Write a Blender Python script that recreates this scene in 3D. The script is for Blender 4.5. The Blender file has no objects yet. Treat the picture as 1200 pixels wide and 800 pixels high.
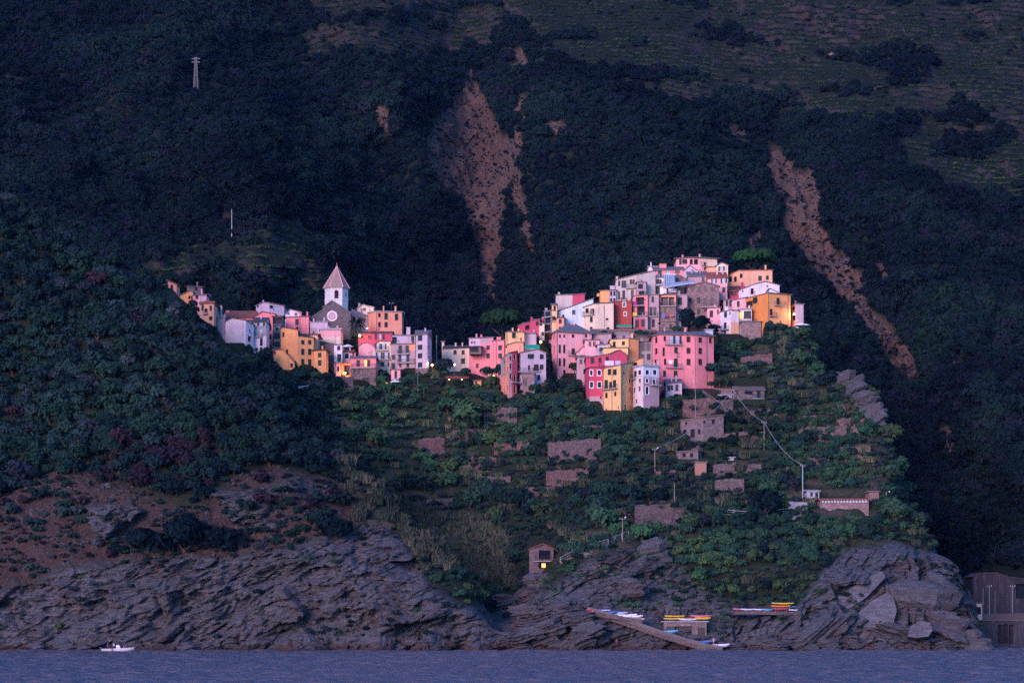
import bpy, bmesh, math, random
import numpy as np
from mathutils import Vector, Matrix

random.seed(7)
rng = np.random.default_rng(7)
SC = bpy.context.scene
COL = SC.collection
R = math.radians

# ------------------------------------------------------------------ camera, sky, sun, exposure
FPX, CZ, HOR = 2823.0, 6.0, 727.0          # focal length in photo pixels, eye height above the sea, horizon row
cd = bpy.data.cameras.new("camera"); cam = bpy.data.objects.new("camera", cd); COL.objects.link(cam)
cam.location = (0, 0, CZ); cam.rotation_euler = (R(90), 0, 0)
cd.sensor_width = 36.0; cd.lens = 36.0 * FPX / 1200.0
cd.shift_y = (HOR - 400.0) / 1200.0
cd.clip_start = 1.0; cd.clip_end = 6000.0
SC.camera = cam

SUN_EL, SUN_AZ = 13.0, 206.0                # low evening sun behind the boat, a little to its left
w = bpy.data.worlds.new("World"); SC.world = w; w.use_nodes = True
nt = w.node_tree; bgn = nt.nodes["Background"]
sky = nt.nodes.new("ShaderNodeTexSky"); sky.sky_type = 'NISHITA'; sky.sun_disc = False
sky.sun_elevation = R(SUN_EL); sky.sun_rotation = R(SUN_AZ)
sky.air_density = 1.0; sky.dust_density = 1.0; sky.ozone_density = 10.0
nt.links.new(sky.outputs[0], bgn.inputs[0]); bgn.inputs[1].default_value = 0.10
sd = bpy.data.lights.new("sun", 'SUN'); sun = bpy.data.objects.new("sun", sd); COL.objects.link(sun)
sd.energy = 0.68; sd.angle = R(25); sd.color = (1.0, 0.52, 0.55)
_az = R(SUN_AZ)
_dir = Vector((math.sin(_az) * math.cos(R(SUN_EL)), math.cos(_az) * math.cos(R(SUN_EL)), math.sin(R(SUN_EL))))
sun.rotation_euler = _dir.to_track_quat('Z', 'Y').to_euler()
SC.view_settings.view_transform = 'Standard'; SC.view_settings.look = 'None'
SC.view_settings.exposure = 2.28; SC.view_settings.gamma = 1.0
SC.render.engine = 'CYCLES'; SC.cycles.sample_clamp_indirect = 2.0
SC.cycles.use_denoising = False
HAZE = 0.000016
SC.cycles.volume_bounces = 0; SC.cycles.max_bounces = 4; SC.cycles.diffuse_bounces = 3; SC.cycles.glossy_bounces = 2

# ------------------------------------------------------------------ small helpers
def P(px, py, Y):
    return Vector(((px - 600.0) * Y / FPX, Y, CZ + (HOR - py) * Y / FPX))
def ZP(py, Y): return CZ + (HOR - py) * Y / FPX
def XP(px, Y): return (px - 600.0) * Y / FPX
def tag(o, label=None, cat=None, group=None, kind=None):
    if label: o['label'] = label
    if cat: o['category'] = cat
    if group: o['group'] = group
    if kind: o['kind'] = kind
    return o
def empty(name, loc, label=None, cat=None, group=None, rz=0.0):
    o = bpy.data.objects.new(name, None); COL.objects.link(o)
    o.location = loc; o.rotation_euler = (0, 0, rz); o.empty_display_size = 0.5
    return tag(o, label, cat, group)
def link(name, me, parent=None, mats=()):
    o = bpy.data.objects.new(name, me); COL.objects.link(o)
    if parent is not None: o.parent = parent
    for m in mats: me.materials.append(m)
    return o
class MB:
    """collects polygons for one mesh"""
    def __init__(s): s.v = []; s.f = []; s.m = []
    def quad(s, a, b, c, d, m=0):
        i = len(s.v); s.v += [tuple(a), tuple(b), tuple(c), tuple(d)]; s.f.append((i, i+1, i+2, i+3)); s.m.append(m)
    def poly(s, pts, m=0):
        i = len(s.v); s.v += [tuple(p) for p in pts]; s.f.append(tuple(range(i, i+len(pts)))); s.m.append(m)
    def hexa(s, b4, t4, m=0):
        """closed solid from a bottom loop and a top loop of equal length"""
        n = len(b4); i = len(s.v); s.v += [tuple(p) for p in b4] + [tuple(p) for p in t4]
        s.f.append(tuple(i+n-1-k for k in range(n))); s.m.append(m)
        s.f.append(tuple(i+n+k for k in range(n))); s.m.append(m)
        for k in range(n):
            s.f.append((i+k, i+(k+1) % n, i+n+(k+1) % n, i+n+k)); s.m.append(m)
    def box(s, c, d, rz=0.0, m=0):
        hx, hy, hz = d[0]/2, d[1]/2, d[2]/2; ca, sa = math.cos(rz), math.sin(rz)
        pt = lambda x, y, z: (c[0]+x*ca-y*sa, c[1]+x*sa+y*ca, c[2]+z)
        q = [(-hx, -hy), (hx, -hy), (hx, hy), (-hx, hy)]
        s.hexa([pt(x, y, -hz) for x, y in q], [pt(x, y, hz) for x, y in q], m)
    def bar(s, a, b, r, n=5, m=0, r2=None):
        a, b = Vector(a), Vector(b); d = (b-a).normalized(); r2 = r if r2 is None else r2
        u = d.orthogonal().normalized(); v = d.cross(u)
        ring = lambda c, q: [c + (u*math.cos(2*math.pi*k/n) + v*math.sin(2*math.pi*k/n))*q for k in range(n)]
        s.hexa(ring(a, r), ring(b, r2), m)
    def tube(s, pts, r, n=4, m=0):
        for a, b in zip(pts[:-1], pts[1:]): s.bar(a, b, r, n, m)
    def build(s, name, mats, parent=None, smooth=False):
        me = bpy.data.meshes.new(name); me.from_pydata(s.v, [], s.f)
        for m in (mats if isinstance(mats, (list, tuple)) else [mats]): me.materials.append(m)
        me.polygons.foreach_set('material_index', s.m)
        if smooth: me.polygons.foreach_set('use_smooth', [True]*len(s.f))
        me.update()
        return link(name, me, parent)
def grid_mesh(name, X, Y, Z, mat, attrs=None, smooth=True):
    """regular grid (rows, cols) of points as one mesh; attrs: name -> (rows, cols, 3) colours"""
    r, c = X.shape
    me = bpy.data.meshes.new(name); n = r*c
    co = np.stack([X, Y, Z], -1).reshape(-1).astype(np.float32)
    idx = np.arange(n).reshape(r, c)
    q = np.stack([idx[:-1, :-1], idx[:-1, 1:], idx[1:, 1:], idx[1:, :-1]], -1).reshape(-1).astype(np.int32)
    nf = (r-1)*(c-1)
    me.vertices.add(n); me.vertices.foreach_set('co', co)
    me.loops.add(nf*4); me.loops.foreach_set('vertex_index', q)
    me.polygons.add(nf); me.polygons.foreach_set('loop_start', np.arange(0, nf*4, 4, dtype=np.int32))
    me.polygons.foreach_set('loop_total', np.full(nf, 4, dtype=np.int32))
    me.polygons.foreach_set('use_smooth', np.full(nf, smooth, dtype=bool))
    for k, a in (attrs or {}).items():
        at = me.attributes.new(k, 'FLOAT_COLOR', 'POINT')
        rgba = np.ones((n, 4), dtype=np.float32); rgba[:, :3] = a.reshape(-1, 3)
        at.data.foreach_set('color', rgba.reshape(-1))
    me.update(); me.validate()
    me.materials.append(mat)
    return link(name, me)

# ------------------------------------------------------------------ noise
def _hash(i, j, k, seed):
    h = (i*374761393 + j*668265263 + k*1274126177 + seed*1013904223) & 0xFFFFFFFF
    h = ((h ^ (h >> 13))*1274126177) & 0xFFFFFFFF
    return ((h ^ (h >> 16)) & 0xFFFFFF) / float(0xFFFFFF)
def vnoise(x, y, z=None, seed=0):
    x = np.asarray(x, float); y = np.asarray(y, float); z = np.zeros_like(x) if z is None else np.asarray(z, float)
    i, j, k = np.floor(x).astype(np.int64), np.floor(y).astype(np.int64), np.floor(z).astype(np.int64)
    fx, fy, fz = x-i, y-j, z-k
    fx, fy, fz = fx*fx*(3-2*fx), fy*fy*(3-2*fy), fz*fz*(3-2*fz)
    out = 0
    for a in (0, 1):
        for b in (0, 1):
            for c in (0, 1):
                out = out + _hash(i+a, j+b, k+c, seed)*np.where(a, fx, 1-fx)*np.where(b, fy, 1-fy)*np.where(c, fz, 1-fz)
    return out*2-1
def fbm(x, y, z=None, o=4, seed=0, g=0.5):
    t = 0; a = 1.0; s = 1.0; n = 0
    for k in range(o):
        t = t + a*vnoise(np.asarray(x)*s, np.asarray(y)*s, None if z is None else np.asarray(z)*s, seed+k*17); n += a; a *= g; s *= 2.03
    return t/n
def sstep(a, b, x):
    t = np.clip((x-a)/(b-a), 0, 1); return t*t*(3-2*t)
def inpoly(poly, x, y):
    x = np.asarray(x); ins = np.zeros(x.shape, bool); n = len(poly)
    for i in range(n):
        x1, y1 = poly[i]; x2, y2 = poly[(i+1) % n]
        if y1 == y2: continue
        c = ((y1 > y) != (y2 > y)) & (x < (x2-x1)*(y-y1)/(y2-y1)+x1)
        ins ^= c
    return ins

# ------------------------------------------------------------------ materials
def new_mat(name):
    m = bpy.data.materials.new(name); m.use_nodes = True
    n = m.node_tree; b = n.nodes["Principled BSDF"]
    b.inputs["Roughness"].default_value = 0.85
    b.inputs["Specular IOR Level"].default_value = 0.25
    return m, n, b
def N(n, t, **kw):
    x = n.nodes.new(t)
    for k, v in kw.items(): setattr(x, k, v)
    return x
def mixc(n, fac, a, b, mode='MIX'):
    x = N(n, "ShaderNodeMix", data_type='RGBA', blend_type=mode)
    for s, v in ((0, fac), (6, a), (7, b)):
        if hasattr(v, 'node'): n.links.new(v, x.inputs[s])
        elif s == 0: x.inputs[0].default_value = v
        else: x.inputs[s].default_value = (v[0], v[1], v[2], 1)
    return x.outputs[2]
def noise(n, scale, detail=4, rough=0.55, co='Object', vec=None, stretch=None):
    t = N(n, "ShaderNodeTexNoise"); t.inputs["Scale"].default_value = scale; t.inputs["Detail"].default_value = detail
    t.inputs["Roughness"].default_value = rough
    if vec is None:
        vec = N(n, "ShaderNodeTexCoord").outputs[co]
    if stretch:
        mp = N(n, "ShaderNodeMapping"); mp.inputs["Scale"].default_value = stretch[0]; mp.inputs["Rotation"].default_value = stretch[1]
        n.links.new(vec, mp.inputs[0]); vec = mp.outputs[0]
    n.links.new(vec, t.inputs["Vector"])
    return t.outputs["Fac"]
def ramp(n, fac, stops):
    r = N(n, "ShaderNodeValToRGB"); n.links.new(fac, r.inputs[0]); e = r.color_ramp.elements
    while len(e) < len(stops): e.new(0.5)
    for k, (p, c) in enumerate(stops):
        e[k].position = p; e[k].color = (c, c, c, 1) if isinstance(c, (int, float)) else (c[0], c[1], c[2], 1)
    return r.outputs[0]
def bump(n, b, h, strength=0.5, dist=0.1):
    x = N(n, "ShaderNodeBump"); x.inputs["Strength"].default_value = strength; x.inputs["Distance"].default_value = dist
    n.links.new(h, x.inputs["Height"]); n.links.new(x.outputs[0], b.inputs["Normal"])
def plain(name, c, rough=0.7, metal=0.0, var=0.18, scale=2.0):
    m, n, b = new_mat(name); b.inputs["Roughness"].default_value = rough; b.inputs["Metallic"].default_value = metal
    f = noise(n, scale, 3)
    n.links.new(mixc(n, f, [v*(1-var) for v in c], [min(1, v*(1+var)) for v in c]), b.inputs["Base Color"])
    return m
def stucco(name, c, wear=0.35, dirt=(0.17, 0.14, 0.13)):
    m, n, b = new_mat(name); b.inputs["Roughness"].default_value = 0.92
    big = noise(n, 0.22, 6, 0.65); fine = noise(n, 1.6, 4, 0.6); run = noise(n, 1.0, 4, 0.6, stretch=((1.1, 1.1, 0.13), (0, 0, 0)))
    base = mixc(n, ramp(n, big, [(0.3, 0.0), (0.72, 1.0)]), [v*0.82 for v in c], [min(1, v*1.10) for v in c])
    base = mixc(n, ramp(n, run, [(0.52, 0.0), (0.78, wear)]), base, dirt)
    base = mixc(n, ramp(n, fine, [(0.55, 0.0), (0.8, wear*0.7)]), base, [v*0.6+0.06 for v in c])
    n.links.new(base, b.inputs["Base Color"]); bump(n, b, fine, 0.25, 0.05)
    return m
def stonework(name, c, sc=1.6, mortar=0.55):
    m, n, b = new_mat(name); b.inputs["Roughness"].default_value = 0.95
    tc = N(n, "ShaderNodeTexCoord"); mp = N(n, "ShaderNodeMapping"); mp.inputs["Scale"].default_value = (1.0, 1.0, 1.7)
    n.links.new(tc.outputs["Object"], mp.inputs[0])
    v = N(n, "ShaderNodeTexVoronoi"); v.inputs["Scale"].default_value = sc; n.links.new(mp.outputs[0], v.inputs["Vector"])
    ve = N(n, "ShaderNodeTexVoronoi", feature='DISTANCE_TO_EDGE'); ve.inputs["Scale"].default_value = sc; n.links.new(mp.outputs[0], ve.inputs["Vector"])
    sep = N(n, "ShaderNodeSeparateColor"); n.links.new(v.outputs["Color"], sep.inputs[0])
    cc = mixc(n, sep.outputs[0], [x*0.55 for x in c], [min(1, x*1.45) for x in c])
    cc = mixc(n, noise(n, 0.35, 5, 0.6), cc, [x*0.8 for x in (c[0]*1.1, c[1]*0.95, c[2])], 'MIX')
    e = ramp(n, ve.outputs["Distance"], [(0.0, 0.0), (0.09, 1.0)])
    cc = mixc(n, e, [x*mortar for x in c], cc)
    n.links.new(cc, b.inputs["Base Color"]); bump(n, b, e, 0.6, 0.08)
    return m
def tiles(name, c):
    m, n, b = new_mat(name); b.inputs["Roughness"].default_value = 0.9
    wv = N(n, "ShaderNodeTexWave", wave_type='BANDS', bands_direction='X'); wv.inputs["Scale"].default_value = 1.4
    wv.inputs["Distortion"].default_value = 0.6; wv.inputs["Detail"].default_value = 2
    tc = N(n, "ShaderNodeTexCoord"); n.links.new(tc.outputs["Object"], wv.inputs["Vector"])
    base = mixc(n, noise(n, 1.3, 5, 0.7), [v*0.55 for v in c], [min(1, v*1.4) for v in c])
    n.links.new(mixc(n, wv.outputs["Fac"], [v*0.6 for v in c], base), b.inputs["Base Color"]); bump(n, b, wv.outputs["Fac"], 0.6, 0.08)
    return m
def emit(name, c, s):
    m, n, b = new_mat(name); b.inputs["Base Color"].default_value = (*c, 1)
    b.inputs["Emission Color"].default_value = (*c, 1); b.inputs["Emission Strength"].default_value = s
    return m
def foliage(name, cols, hue_spread=True):
    """cols: colours along the per-plant random value; leaves vary inside a plant too"""
    m, n, b = new_mat(name); b.inputs["Roughness"].default_value = 0.8; b.inputs["Specular IOR Level"].default_value = 0.03
    oi = N(n, "ShaderNodeObjectInfo")
    k = len(cols); st = [(i/(k-1) if k > 1 else 0.0, c) for i, c in enumerate(cols)]
    base = ramp(n, oi.outputs["Random"], st)
    geo = N(n, 'ShaderNodeNewGeometry'); pt_ = noise(n, 0.016, 4, 0.6, vec=geo.outputs['Position'])
    base = mixc(n, 1.0, base, ramp(n, pt_, [(0.34, (0.5, 0.52, 0.62)), (0.5, (0.95, 0.95, 1.0)), (0.66, (1.55, 1.6, 1.25))]), 'MULTIPLY')
    f = noise(n, 2.2, 3, 0.6)
    base = mixc(n, f, mixc(n, 1.0, base, (0.55, 0.55, 0.6), 'MULTIPLY'), mixc(n, 1.0, base, (1.45, 1.45, 1.35), 'MULTIPLY'))
    n.links.new(base, b.inputs["Base Color"])
    return m

# ------------------------------------------------------------------ near land: heights through surveyed points
def eta(Y): return np.interp(Y, [440, 484, 510, 560, 640, 720, 800], [-60, 0, 120, 260, 420, 520, 600])
CT = []
def cp(px, *pts):
    for p in pts:
        if len(p) == 2: CT.append((px, p[1], ZP(p[0], p[1])))          # (photo row, distance)
        else: CT.append((px, p[1], p[2]))                              # ('z', distance, height)
for px in (-420, -300, -150, 0, 100, 200, 300, 400, 480, 540, 590, 640, 700, 760, 830, 900, 960, 1010, 1060, 1110):
    cp(px, ('z', 484, -0.6), ('z', 470, -6.0), ('z', 440, -9))
for px in (-420, -200, 0):
    cp(px, (700, 490), (650, 497), (605, 505), (560, 520), (450, 545), (350, 570), (240, 600), ('z', 640, 96), ('z', 690, 90))
cp(100, (700, 489), (650, 496), (590, 507), (545, 520), (450, 545), (370, 568), (300, 590), ('z', 640, 86), ('z', 690, 80))
cp(200, (700, 488), (640, 498), (600, 505), (560, 515), (480, 540), (400, 565), (342, 588), ('z', 625, 82), ('z', 690, 74))
cp(255, (395, 580), ('z', 622, 79))
cp(300, (700, 488), (640, 497), (590, 508), (550, 520), (500, 540), (440, 568), (412, 622), (372, 645), ('z', 690, 72))
cp(350, (700, 487), (640, 496), (600, 504), (560, 520), (520, 545), (490, 562), ('z', 590, 55), (440, 624), (390, 650), ('z', 690, 66))
cp(400, (700, 487), (640, 497), (610, 510), (560, 530), (530, 548), ('z', 575, 40), ('z', 600, 51), (455, 627), (405, 648), (375, 662), ('z', 705, 62))
cp(450, (710, 486), (660, 494), (625, 505), (595, 518), (575, 530), ('z', 555, 30), ('z', 580, 37), ('z', 605, 53), (454, 630), (390, 662), ('z', 705, 55))
cp(500, (720, 485), (685, 492), (652, 502), (625, 512), ('z', 540, 18), ('z', 565, 26), ('z', 585, 38), (535, 605), (456, 632), (420, 650), ('z', 700, 50))
cp(550, (738, 485), (705, 494), (682, 502), ('z', 525, 12), ('z', 550, 19), (600, 577), (525, 604), (455, 632), (430, 645), ('z', 700, 46))
cp(590, ('z', 500, 1.5), ('z', 520, 6), (675, 540), (615, 563), (560, 585), (505, 605), (470, 618), (430, 642), ('z', 690, 50))
cp(640, (735, 487), (705, 498), (676, 507), (673, 512), (645, 535), (605, 560), (550, 580), (490, 605), (455, 620), (400, 646), (372, 664), ('z', 705, 58))
cp(700, (740, 486), (712, 495), (690, 500), (650, 508), (600, 535), (550, 560), (495, 591), (460, 606), (430, 622), (390, 643), (352, 668), ('z', 715, 66))
cp(760, (745, 486), (725, 495), (690, 503), (640, 515), (600, 535), (550, 562), (505, 585), (480, 597), (430, 622), (380, 648), (330, 677), ('z', 720, 72))
cp(830, (750, 486), (735, 493), (700, 503), (650, 515), (600, 535), (550, 562), (500, 585), (462, 604), (430, 620), (390, 641), (350, 665), (314, 687), ('z', 725, 75))
cp(900, (745, 485), (718, 491), (712, 500), (680, 507), (640, 518), (600, 537), (550, 560), (500, 582), (450, 606), (400, 632), (365, 655), (330, 676), ('z', 720, 68))
cp(945, (720, 489), (680, 500), (640, 516), (605, 535), (560, 558), (500, 584), (440, 612), (395, 640), ('z', 665, 62), ('z', 700, 50))
cp(1000, (720, 489), (660, 506), (605, 535), (540, 562), (490, 585), (458, 600), ('z', 630, 45), ('z', 680, 34))
cp(1040, (700, 494), (640, 515), (580, 545), (505, 580), ('z', 612, 34), ('z', 660, 22))
cp(1080, (700, 497), (645, 520), (610, 540), ('z', 570, 18), ('z', 630, 10))
cp(1125, (735, 491), (690, 505), (670, 515), ('z', 540, 8), ('z', 600, 0))
cp(1160, ('z', 484, -4), (758, 494), ('z', 510, -2), ('z', 560, -4))
for px in (1200, 1300, 1420):
    cp(px, ('z', 470, -9), ('z', 500, -9), ('z', 540, -8), ('z', 600, -6), ('z', 690, -4))
CT = np.array(CT, float)
U0 = np.stack([CT[:, 0], eta(CT[:, 1])], 1)
def _phi(r2): return 0.5*r2*np.log(r2+1e-9)
_n = len(CT)
_K = _phi(((U0[:, None]-U0[None])**2).sum(-1)) + np.eye(_n)*8.0
_A = np.zeros((_n+3, _n+3)); _A[:_n, :_n] = _K; _A[:_n, _n] = 1; _A[:_n, _n+1:] = U0; _A[_n, :_n] = 1; _A[_n+1:, :_n] = U0.T
_W = np.linalg.solve(_A, np.concatenate([CT[:, 2], np.zeros(3)]))
def tps(px, Y):
    u = np.stack([px, eta(Y)], -1).reshape(-1, 2); out = np.empty(len(u))
    for s in range(0, len(u), 20000):
        q = u[s:s+20000]; out[s:s+20000] = _phi(((q[:, None]-U0[None])**2).sum(-1)) @ _W[:_n] + _W[_n] + q @ _W[_n+1:]
    return out.reshape(px.shape)

cols = np.concatenate([np.arange(-400, -10, 5.0), np.arange(-10, 1215, 1.7), np.arange(1215, 1420, 8.0)])
rows = np.concatenate([np.arange(468, 483, 1.5), np.arange(483, 516, 0.11), np.arange(516, 560, 0.45), np.arange(560, 640, 0.8), np.arange(640, 722, 1.6)])
# coarse evaluation, then bilinear refinement
cc_ = np.concatenate([np.arange(-400, -10, 10.0), np.arange(-10, 1215, 6.8), np.arange(1215, 1428, 16.0)])
rc_ = np.concatenate([np.arange(468, 516, 1.0), np.arange(516, 726, 2.5)])
_pc, _yc = np.meshgrid(cc_, rc_); _zc = tps(_pc, _yc)
def bil(px, Y, A=_zc):
    i = np.clip(np.searchsorted(cc_, px)-1, 0, len(cc_)-2); j = np.clip(np.searchsorted(rc_, Y)-1, 0, len(rc_)-2)
    u = np.clip((px-cc_[i])/(cc_[i+1]-cc_[i]), 0, 1); v = np.clip((Y-rc_[j])/(rc_[j+1]-rc_[j]), 0, 1)
    return A[j, i]*(1-u)*(1-v)+A[j, i+1]*u*(1-v)+A[j+1, i]*(1-u)*v+A[j+1, i+1]*u*v
LPX, LY = np.meshgrid(cols, rows)
LZ = bil(LPX, LY)
LX = (LPX-600)*LY/FPX
LPY = HOR-(LZ-CZ)*FPX/LY
# what the ground is made of
_wob = fbm(LX*0.05, LZ*0.05, LY*0.05, 4, 3)*26
cliff_l = np.interp(LPX, [-400, 0, 60, 150, 250, 330, 400, 440, 470, 500, 540, 580, 600, 640, 690, 740, 790, 830, 870, 930, 980, 1040, 1090, 1130, 1160],
                    [680, 690, 668, 660, 652, 642, 628, 606, 628, 680, 702, 712, 676, 690, 646, 630, 660, 700, 706, 700, 650, 640, 650, 600, 590])
rock = sstep(-8, 8, LPY+_wob*0.7-cliff_l)*(LY < 530)
_isl = sstep(0.10, 0.24, fbm(LX*0.07, LZ*0.10, LY*0.06, 4, 97))*sstep(545, 600, LPY)*(LPX < 470)*(LY < 530)
rock = np.maximum(rock, _isl)
earth = sstep(-14, 14, LPY+_wob-np.interp(LPX, [-400, 0, 60, 150, 230, 300, 330, 420, 440, 480], [560, 566, 556, 565, 590, 560, 550, 575, 620, 720]))*(1-rock)*(LPX < 470)*(LY < 560)
earth2 = sstep(0.16, 0.42, fbm(LX*0.06, LY*0.06, LZ*0.09, 4, 21))*(LPX > 430)*(1-rock)
earth = np.clip(earth+0.75*earth2, 0, 1)
brown = sstep(610, 660, LPX)*sstep(900, 840, LPX)*sstep(-0.3, 0.25, fbm(LX*0.05, LZ*0.07, LY*0.05, 3, 93))*sstep(752, 715, LPY)+0.3*sstep(-0.05, 0.4, fbm(LX*0.04, LZ*0.06, LY*0.05, 3, 94))*(LPX < 600)
# layered cliffs: beds that dip, weather back and crack
def beds(X, Y, Z, ang, seed, per=2.4):
    a = R(ang)
    wv = fbm(X*0.022, Z*0.035, Y*0.02, 2, seed)*6.0+fbm(X*0.15, Z*0.2, Y*0.1, 2, seed+5)*0.9
    s = Z*math.cos(a)-X*math.sin(a)+wv; t = X*math.cos(a)+Z*math.sin(a)
    d = 0
    for k, (p, amp) in enumerate(((per*2.6, 4.0), (per, 3.0), (per*0.42, 1.7))):
        q = s/p; i = np.floor(q).astype(np.int64); f = q-i; o = np.zeros_like(i)
        hgt = _hash(i, o+7, o, seed+k)
        L = p*(1.6+3.0*_hash(i, o+3, o, seed+k+9)); c = t/L+_hash(i, o+5, o, seed+k+3)*9; ci = np.floor(c).astype(np.int64); cf = c-ci
        blk = _hash(i, ci, o, seed+k+40)
        joint = sstep(0.0, 0.07, cf)*(1-sstep(0.93, 1.0, cf))
        d = d+amp*(hgt*0.8+blk*0.75)*(0.6+0.4*joint)*(1-sstep(0.86, 0.99, f))*(0.7+0.3*sstep(0.0, 0.12, f))+amp*0.25*f
    return d
def facets(u, v, seed):
    """angular blocks: every cell is a tilted plane of its own"""
    i, j = np.floor(u).astype(np.int64), np.floor(v).astype(np.int64); z = np.zeros_like(i)
    best = np.full(u.shape, 9.0); out = np.zeros(u.shape)
    for a in (-1, 0, 1):
        for b in (-1, 0, 1):
            I, J = i+a, j+b
            cu, cv = I+_hash(I, J, z, seed), J+_hash(I, J, z, seed+1); d = (u-cu)**2+(v-cv)**2
            val = (_hash(I, J, z, seed+2)-0.5)*1.1+(u-cu)*(_hash(I, J, z, seed+3)-0.5)*1.8+(v-cv)*(_hash(I, J, z, seed+4)-0.5)*1.8
            out = np.where(d < best, val, out); best = np.minimum(best, d)
    return out
ang_l = np.interp(LPX, [0, 200, 330, 480, 560, 600, 700, 850, 940, 1060, 1090, 1150], [18, 22, 16, 24, 12, 20, 22, 14, 34, 34, 12, 10])
d_ = np.zeros_like(LX)
for a in (-22, 10, 22, 36):
    wgt = np.clip(1-np.abs(ang_l-a)/14.0, 0, 1)
    sel = (wgt > 0) & (rock > 0.01)
    dd = np.zeros_like(LX); dd[sel] = beds(LX[sel], LY[sel], LZ[sel], a, 100+a); d_ += dd*wgt
_r = rock > 0.01; fc = np.zeros_like(LX)
_aa = np.radians(ang_l[_r]); _s = LZ[_r]*np.cos(_aa)-LX[_r]*np.sin(_aa)+fbm(LX[_r]*0.1, LZ[_r]*0.1, None, 2, 71)*1.5; _t = LX[_r]*np.cos(_aa)+LZ[_r]*np.sin(_aa)
fc[_r] = facets(_t/12, _s/6.5, 501)*4.4+facets(_t/4.6, _s/2.3, 511)*2.4+facets(_t/1.9, _s/0.9, 521)*1.0
d_ = d_*0.62+fc-3.2+fbm(LX*0.09, LZ*0.09, LY*0.09, 4, 55)*2.6+fbm(LX*0.5, LZ*0.5, LY*0.5, 3, 56)*0.5
rw = rock*sstep(-3, 0.6, LZ)
rough = fbm(LX*0.12, LY*0.12, LZ*0.12, 5, 9)*1.6+fbm(LX*0.03, LY*0.03, LZ*0.03, 3, 10)*1.5
town = sstep(596, 612, LY)*((LPX > 230) & (LPX < 960))
rough = rough+earth*(fbm(LX*0.35, LY*0.35, LZ*0.35, 4, 15)*1.3+fbm(LX*1.1, LY*1.1, LZ*1.1, 2, 16)*0.5)
LZ2 = LZ+rough*(1-rw)*(1-0.8*town)*(LY > 488)
# hand-built terraces under the village step the slope
ter = ((LPX > 430) & (LPX < 1040) & (LPY > 455) & (LPY < 660) & (LY > 508))*(1-rock)*sstep(-0.25, 0.05, fbm(LX*0.02, LY*0.02, LZ*0.02, 2, 77))
zz = (LZ2+fbm(LX*0.03, LY*0.03, None, 2, 5)*3)/2.7; ff = zz-np.floor(zz)
LZ2 = LZ2+ter*2.7*(sstep(0.62, 0.98, ff)-ff)*0.9
LY2 = LY-d_*rw*0.85
LZ2 = LZ2-d_*rw*0.12
LX2 = LX+fbm(LX*0.2, LZ*0.2, LY*0.2, 2, 12)*0.8*rw
LPX2 = 600+LX2*FPX/LY2; LPY2 = HOR-(LZ2-CZ)*FPX/LY2
def land_at(px, py):
    """first place where the sight line through a photo pixel meets the near land -> (X, Y, Z) or None"""
    i = int(np.clip(np.searchsorted(cols, px), 0, len(cols)-1))
    c = LPY2[:, i]; hit = np.nonzero(c <= py)[0]
    if not len(hit): return None
    j = hit[0]; return LX2[j, i], LY2[j, i], LZ2[j, i]
def land_z(X, Y):
    px = 600+X*FPX/Y
    i = int(np.clip(np.searchsorted(cols, px), 0, len(cols)-1)); j = int(np.clip(np.searchsorted(rows, Y), 0, len(rows)-1))
    return float(LZ2[j, i])

# ------------------------------------------------------------------ the mountain behind
mpx = np.concatenate([np.arange(-420, -12, 10.0), np.arange(-12, 1214, 2.6), np.arange(1214, 1660, 10.0)])
mpy = np.concatenate([np.arange(-330, -10, 7.0), np.arange(-10, 130, 1.15), np.arange(130, 250, 1.6), np.arange(250, 500, 2.4), np.arange(500, 775, 3.2)])
MPX, MPY = np.meshgrid(mpx, mpy)
def prof(px_keys, table):
    ys = [r[0] for r in table]
    cs = [np.interp(MPX, px_keys, r[1]) for r in table]
    out = np.zeros_like(MPX)
    for k in range(len(ys)-1):
        a, b = ys[k], ys[k+1]; s = (MPY >= a) & (MPY <= b); t = (MPY-a)/(b-a)
        out = np.where(s, cs[k]*(1-t)+cs[k+1]*t, out)
    return out
MY = prof([-420, 0, 300, 560, 760, 1000, 1200, 1660], [
    (-340, [1480, 1480, 1520, 1560, 1560, 1600, 1600, 1600]),
    (0,    [1080, 1080, 1130, 1180, 1190, 1210, 1200, 1200]),
    (120,  [950, 960, 1000, 1060, 1030, 1050, 1060, 1060]),
    (240,  [840, 850, 890, 970, 930, 930, 930, 930]),
    (340,  [770, 780, 810, 900, 870, 860, 830, 820]),
    (440,  [735, 740, 755, 800, 800, 790, 750, 740]),
    (560,  [715, 715, 725, 745, 750, 720, 660, 640]),
    (680,  [700, 700, 700, 700, 700, 660, 592, 560]),
    (780,  [690, 690, 690, 680, 680, 630, 556, 530])])
def crease(pts, w, depth, power=1.0):
    p = np.array(pts, float)
    best = np.full(MPX.shape, 1e9)
    for a, b in zip(p[:-1], p[1:]):
        d = b-a; t = np.clip(((MPX-a[0])*d[0]+(MPY-a[1])*d[1])/(d@d), 0, 1)
        best = np.minimum(best, np.hypot(MPX-a[0]-t*d[0], MPY-a[1]-t*d[1]))
    return depth*np.exp(-(best/w)**2*0.5)
MY = MY+crease([(545, 60), (550, 160), (560, 260), (580, 380), (590, 480)], 52, 60)
MY = MY+crease([(860, 110), (915, 220), (975, 310), (1040, 400), (1070, 450)], 50, 30)
MY = MY+crease([(330, 40), (400, 160), (480, 290), (520, 360)], 42, 32)
MY = MY-crease([(440, 60), (480, 150), (520, 270), (545, 360)], 30, 32)
MY = MY-crease([(640, 80), (640, 200), (680, 300), (640, 370)], 45, 46)
MY = MY-crease([(780, 160), (840, 270), (900, 360), (960, 450)], 48, 46)
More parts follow.
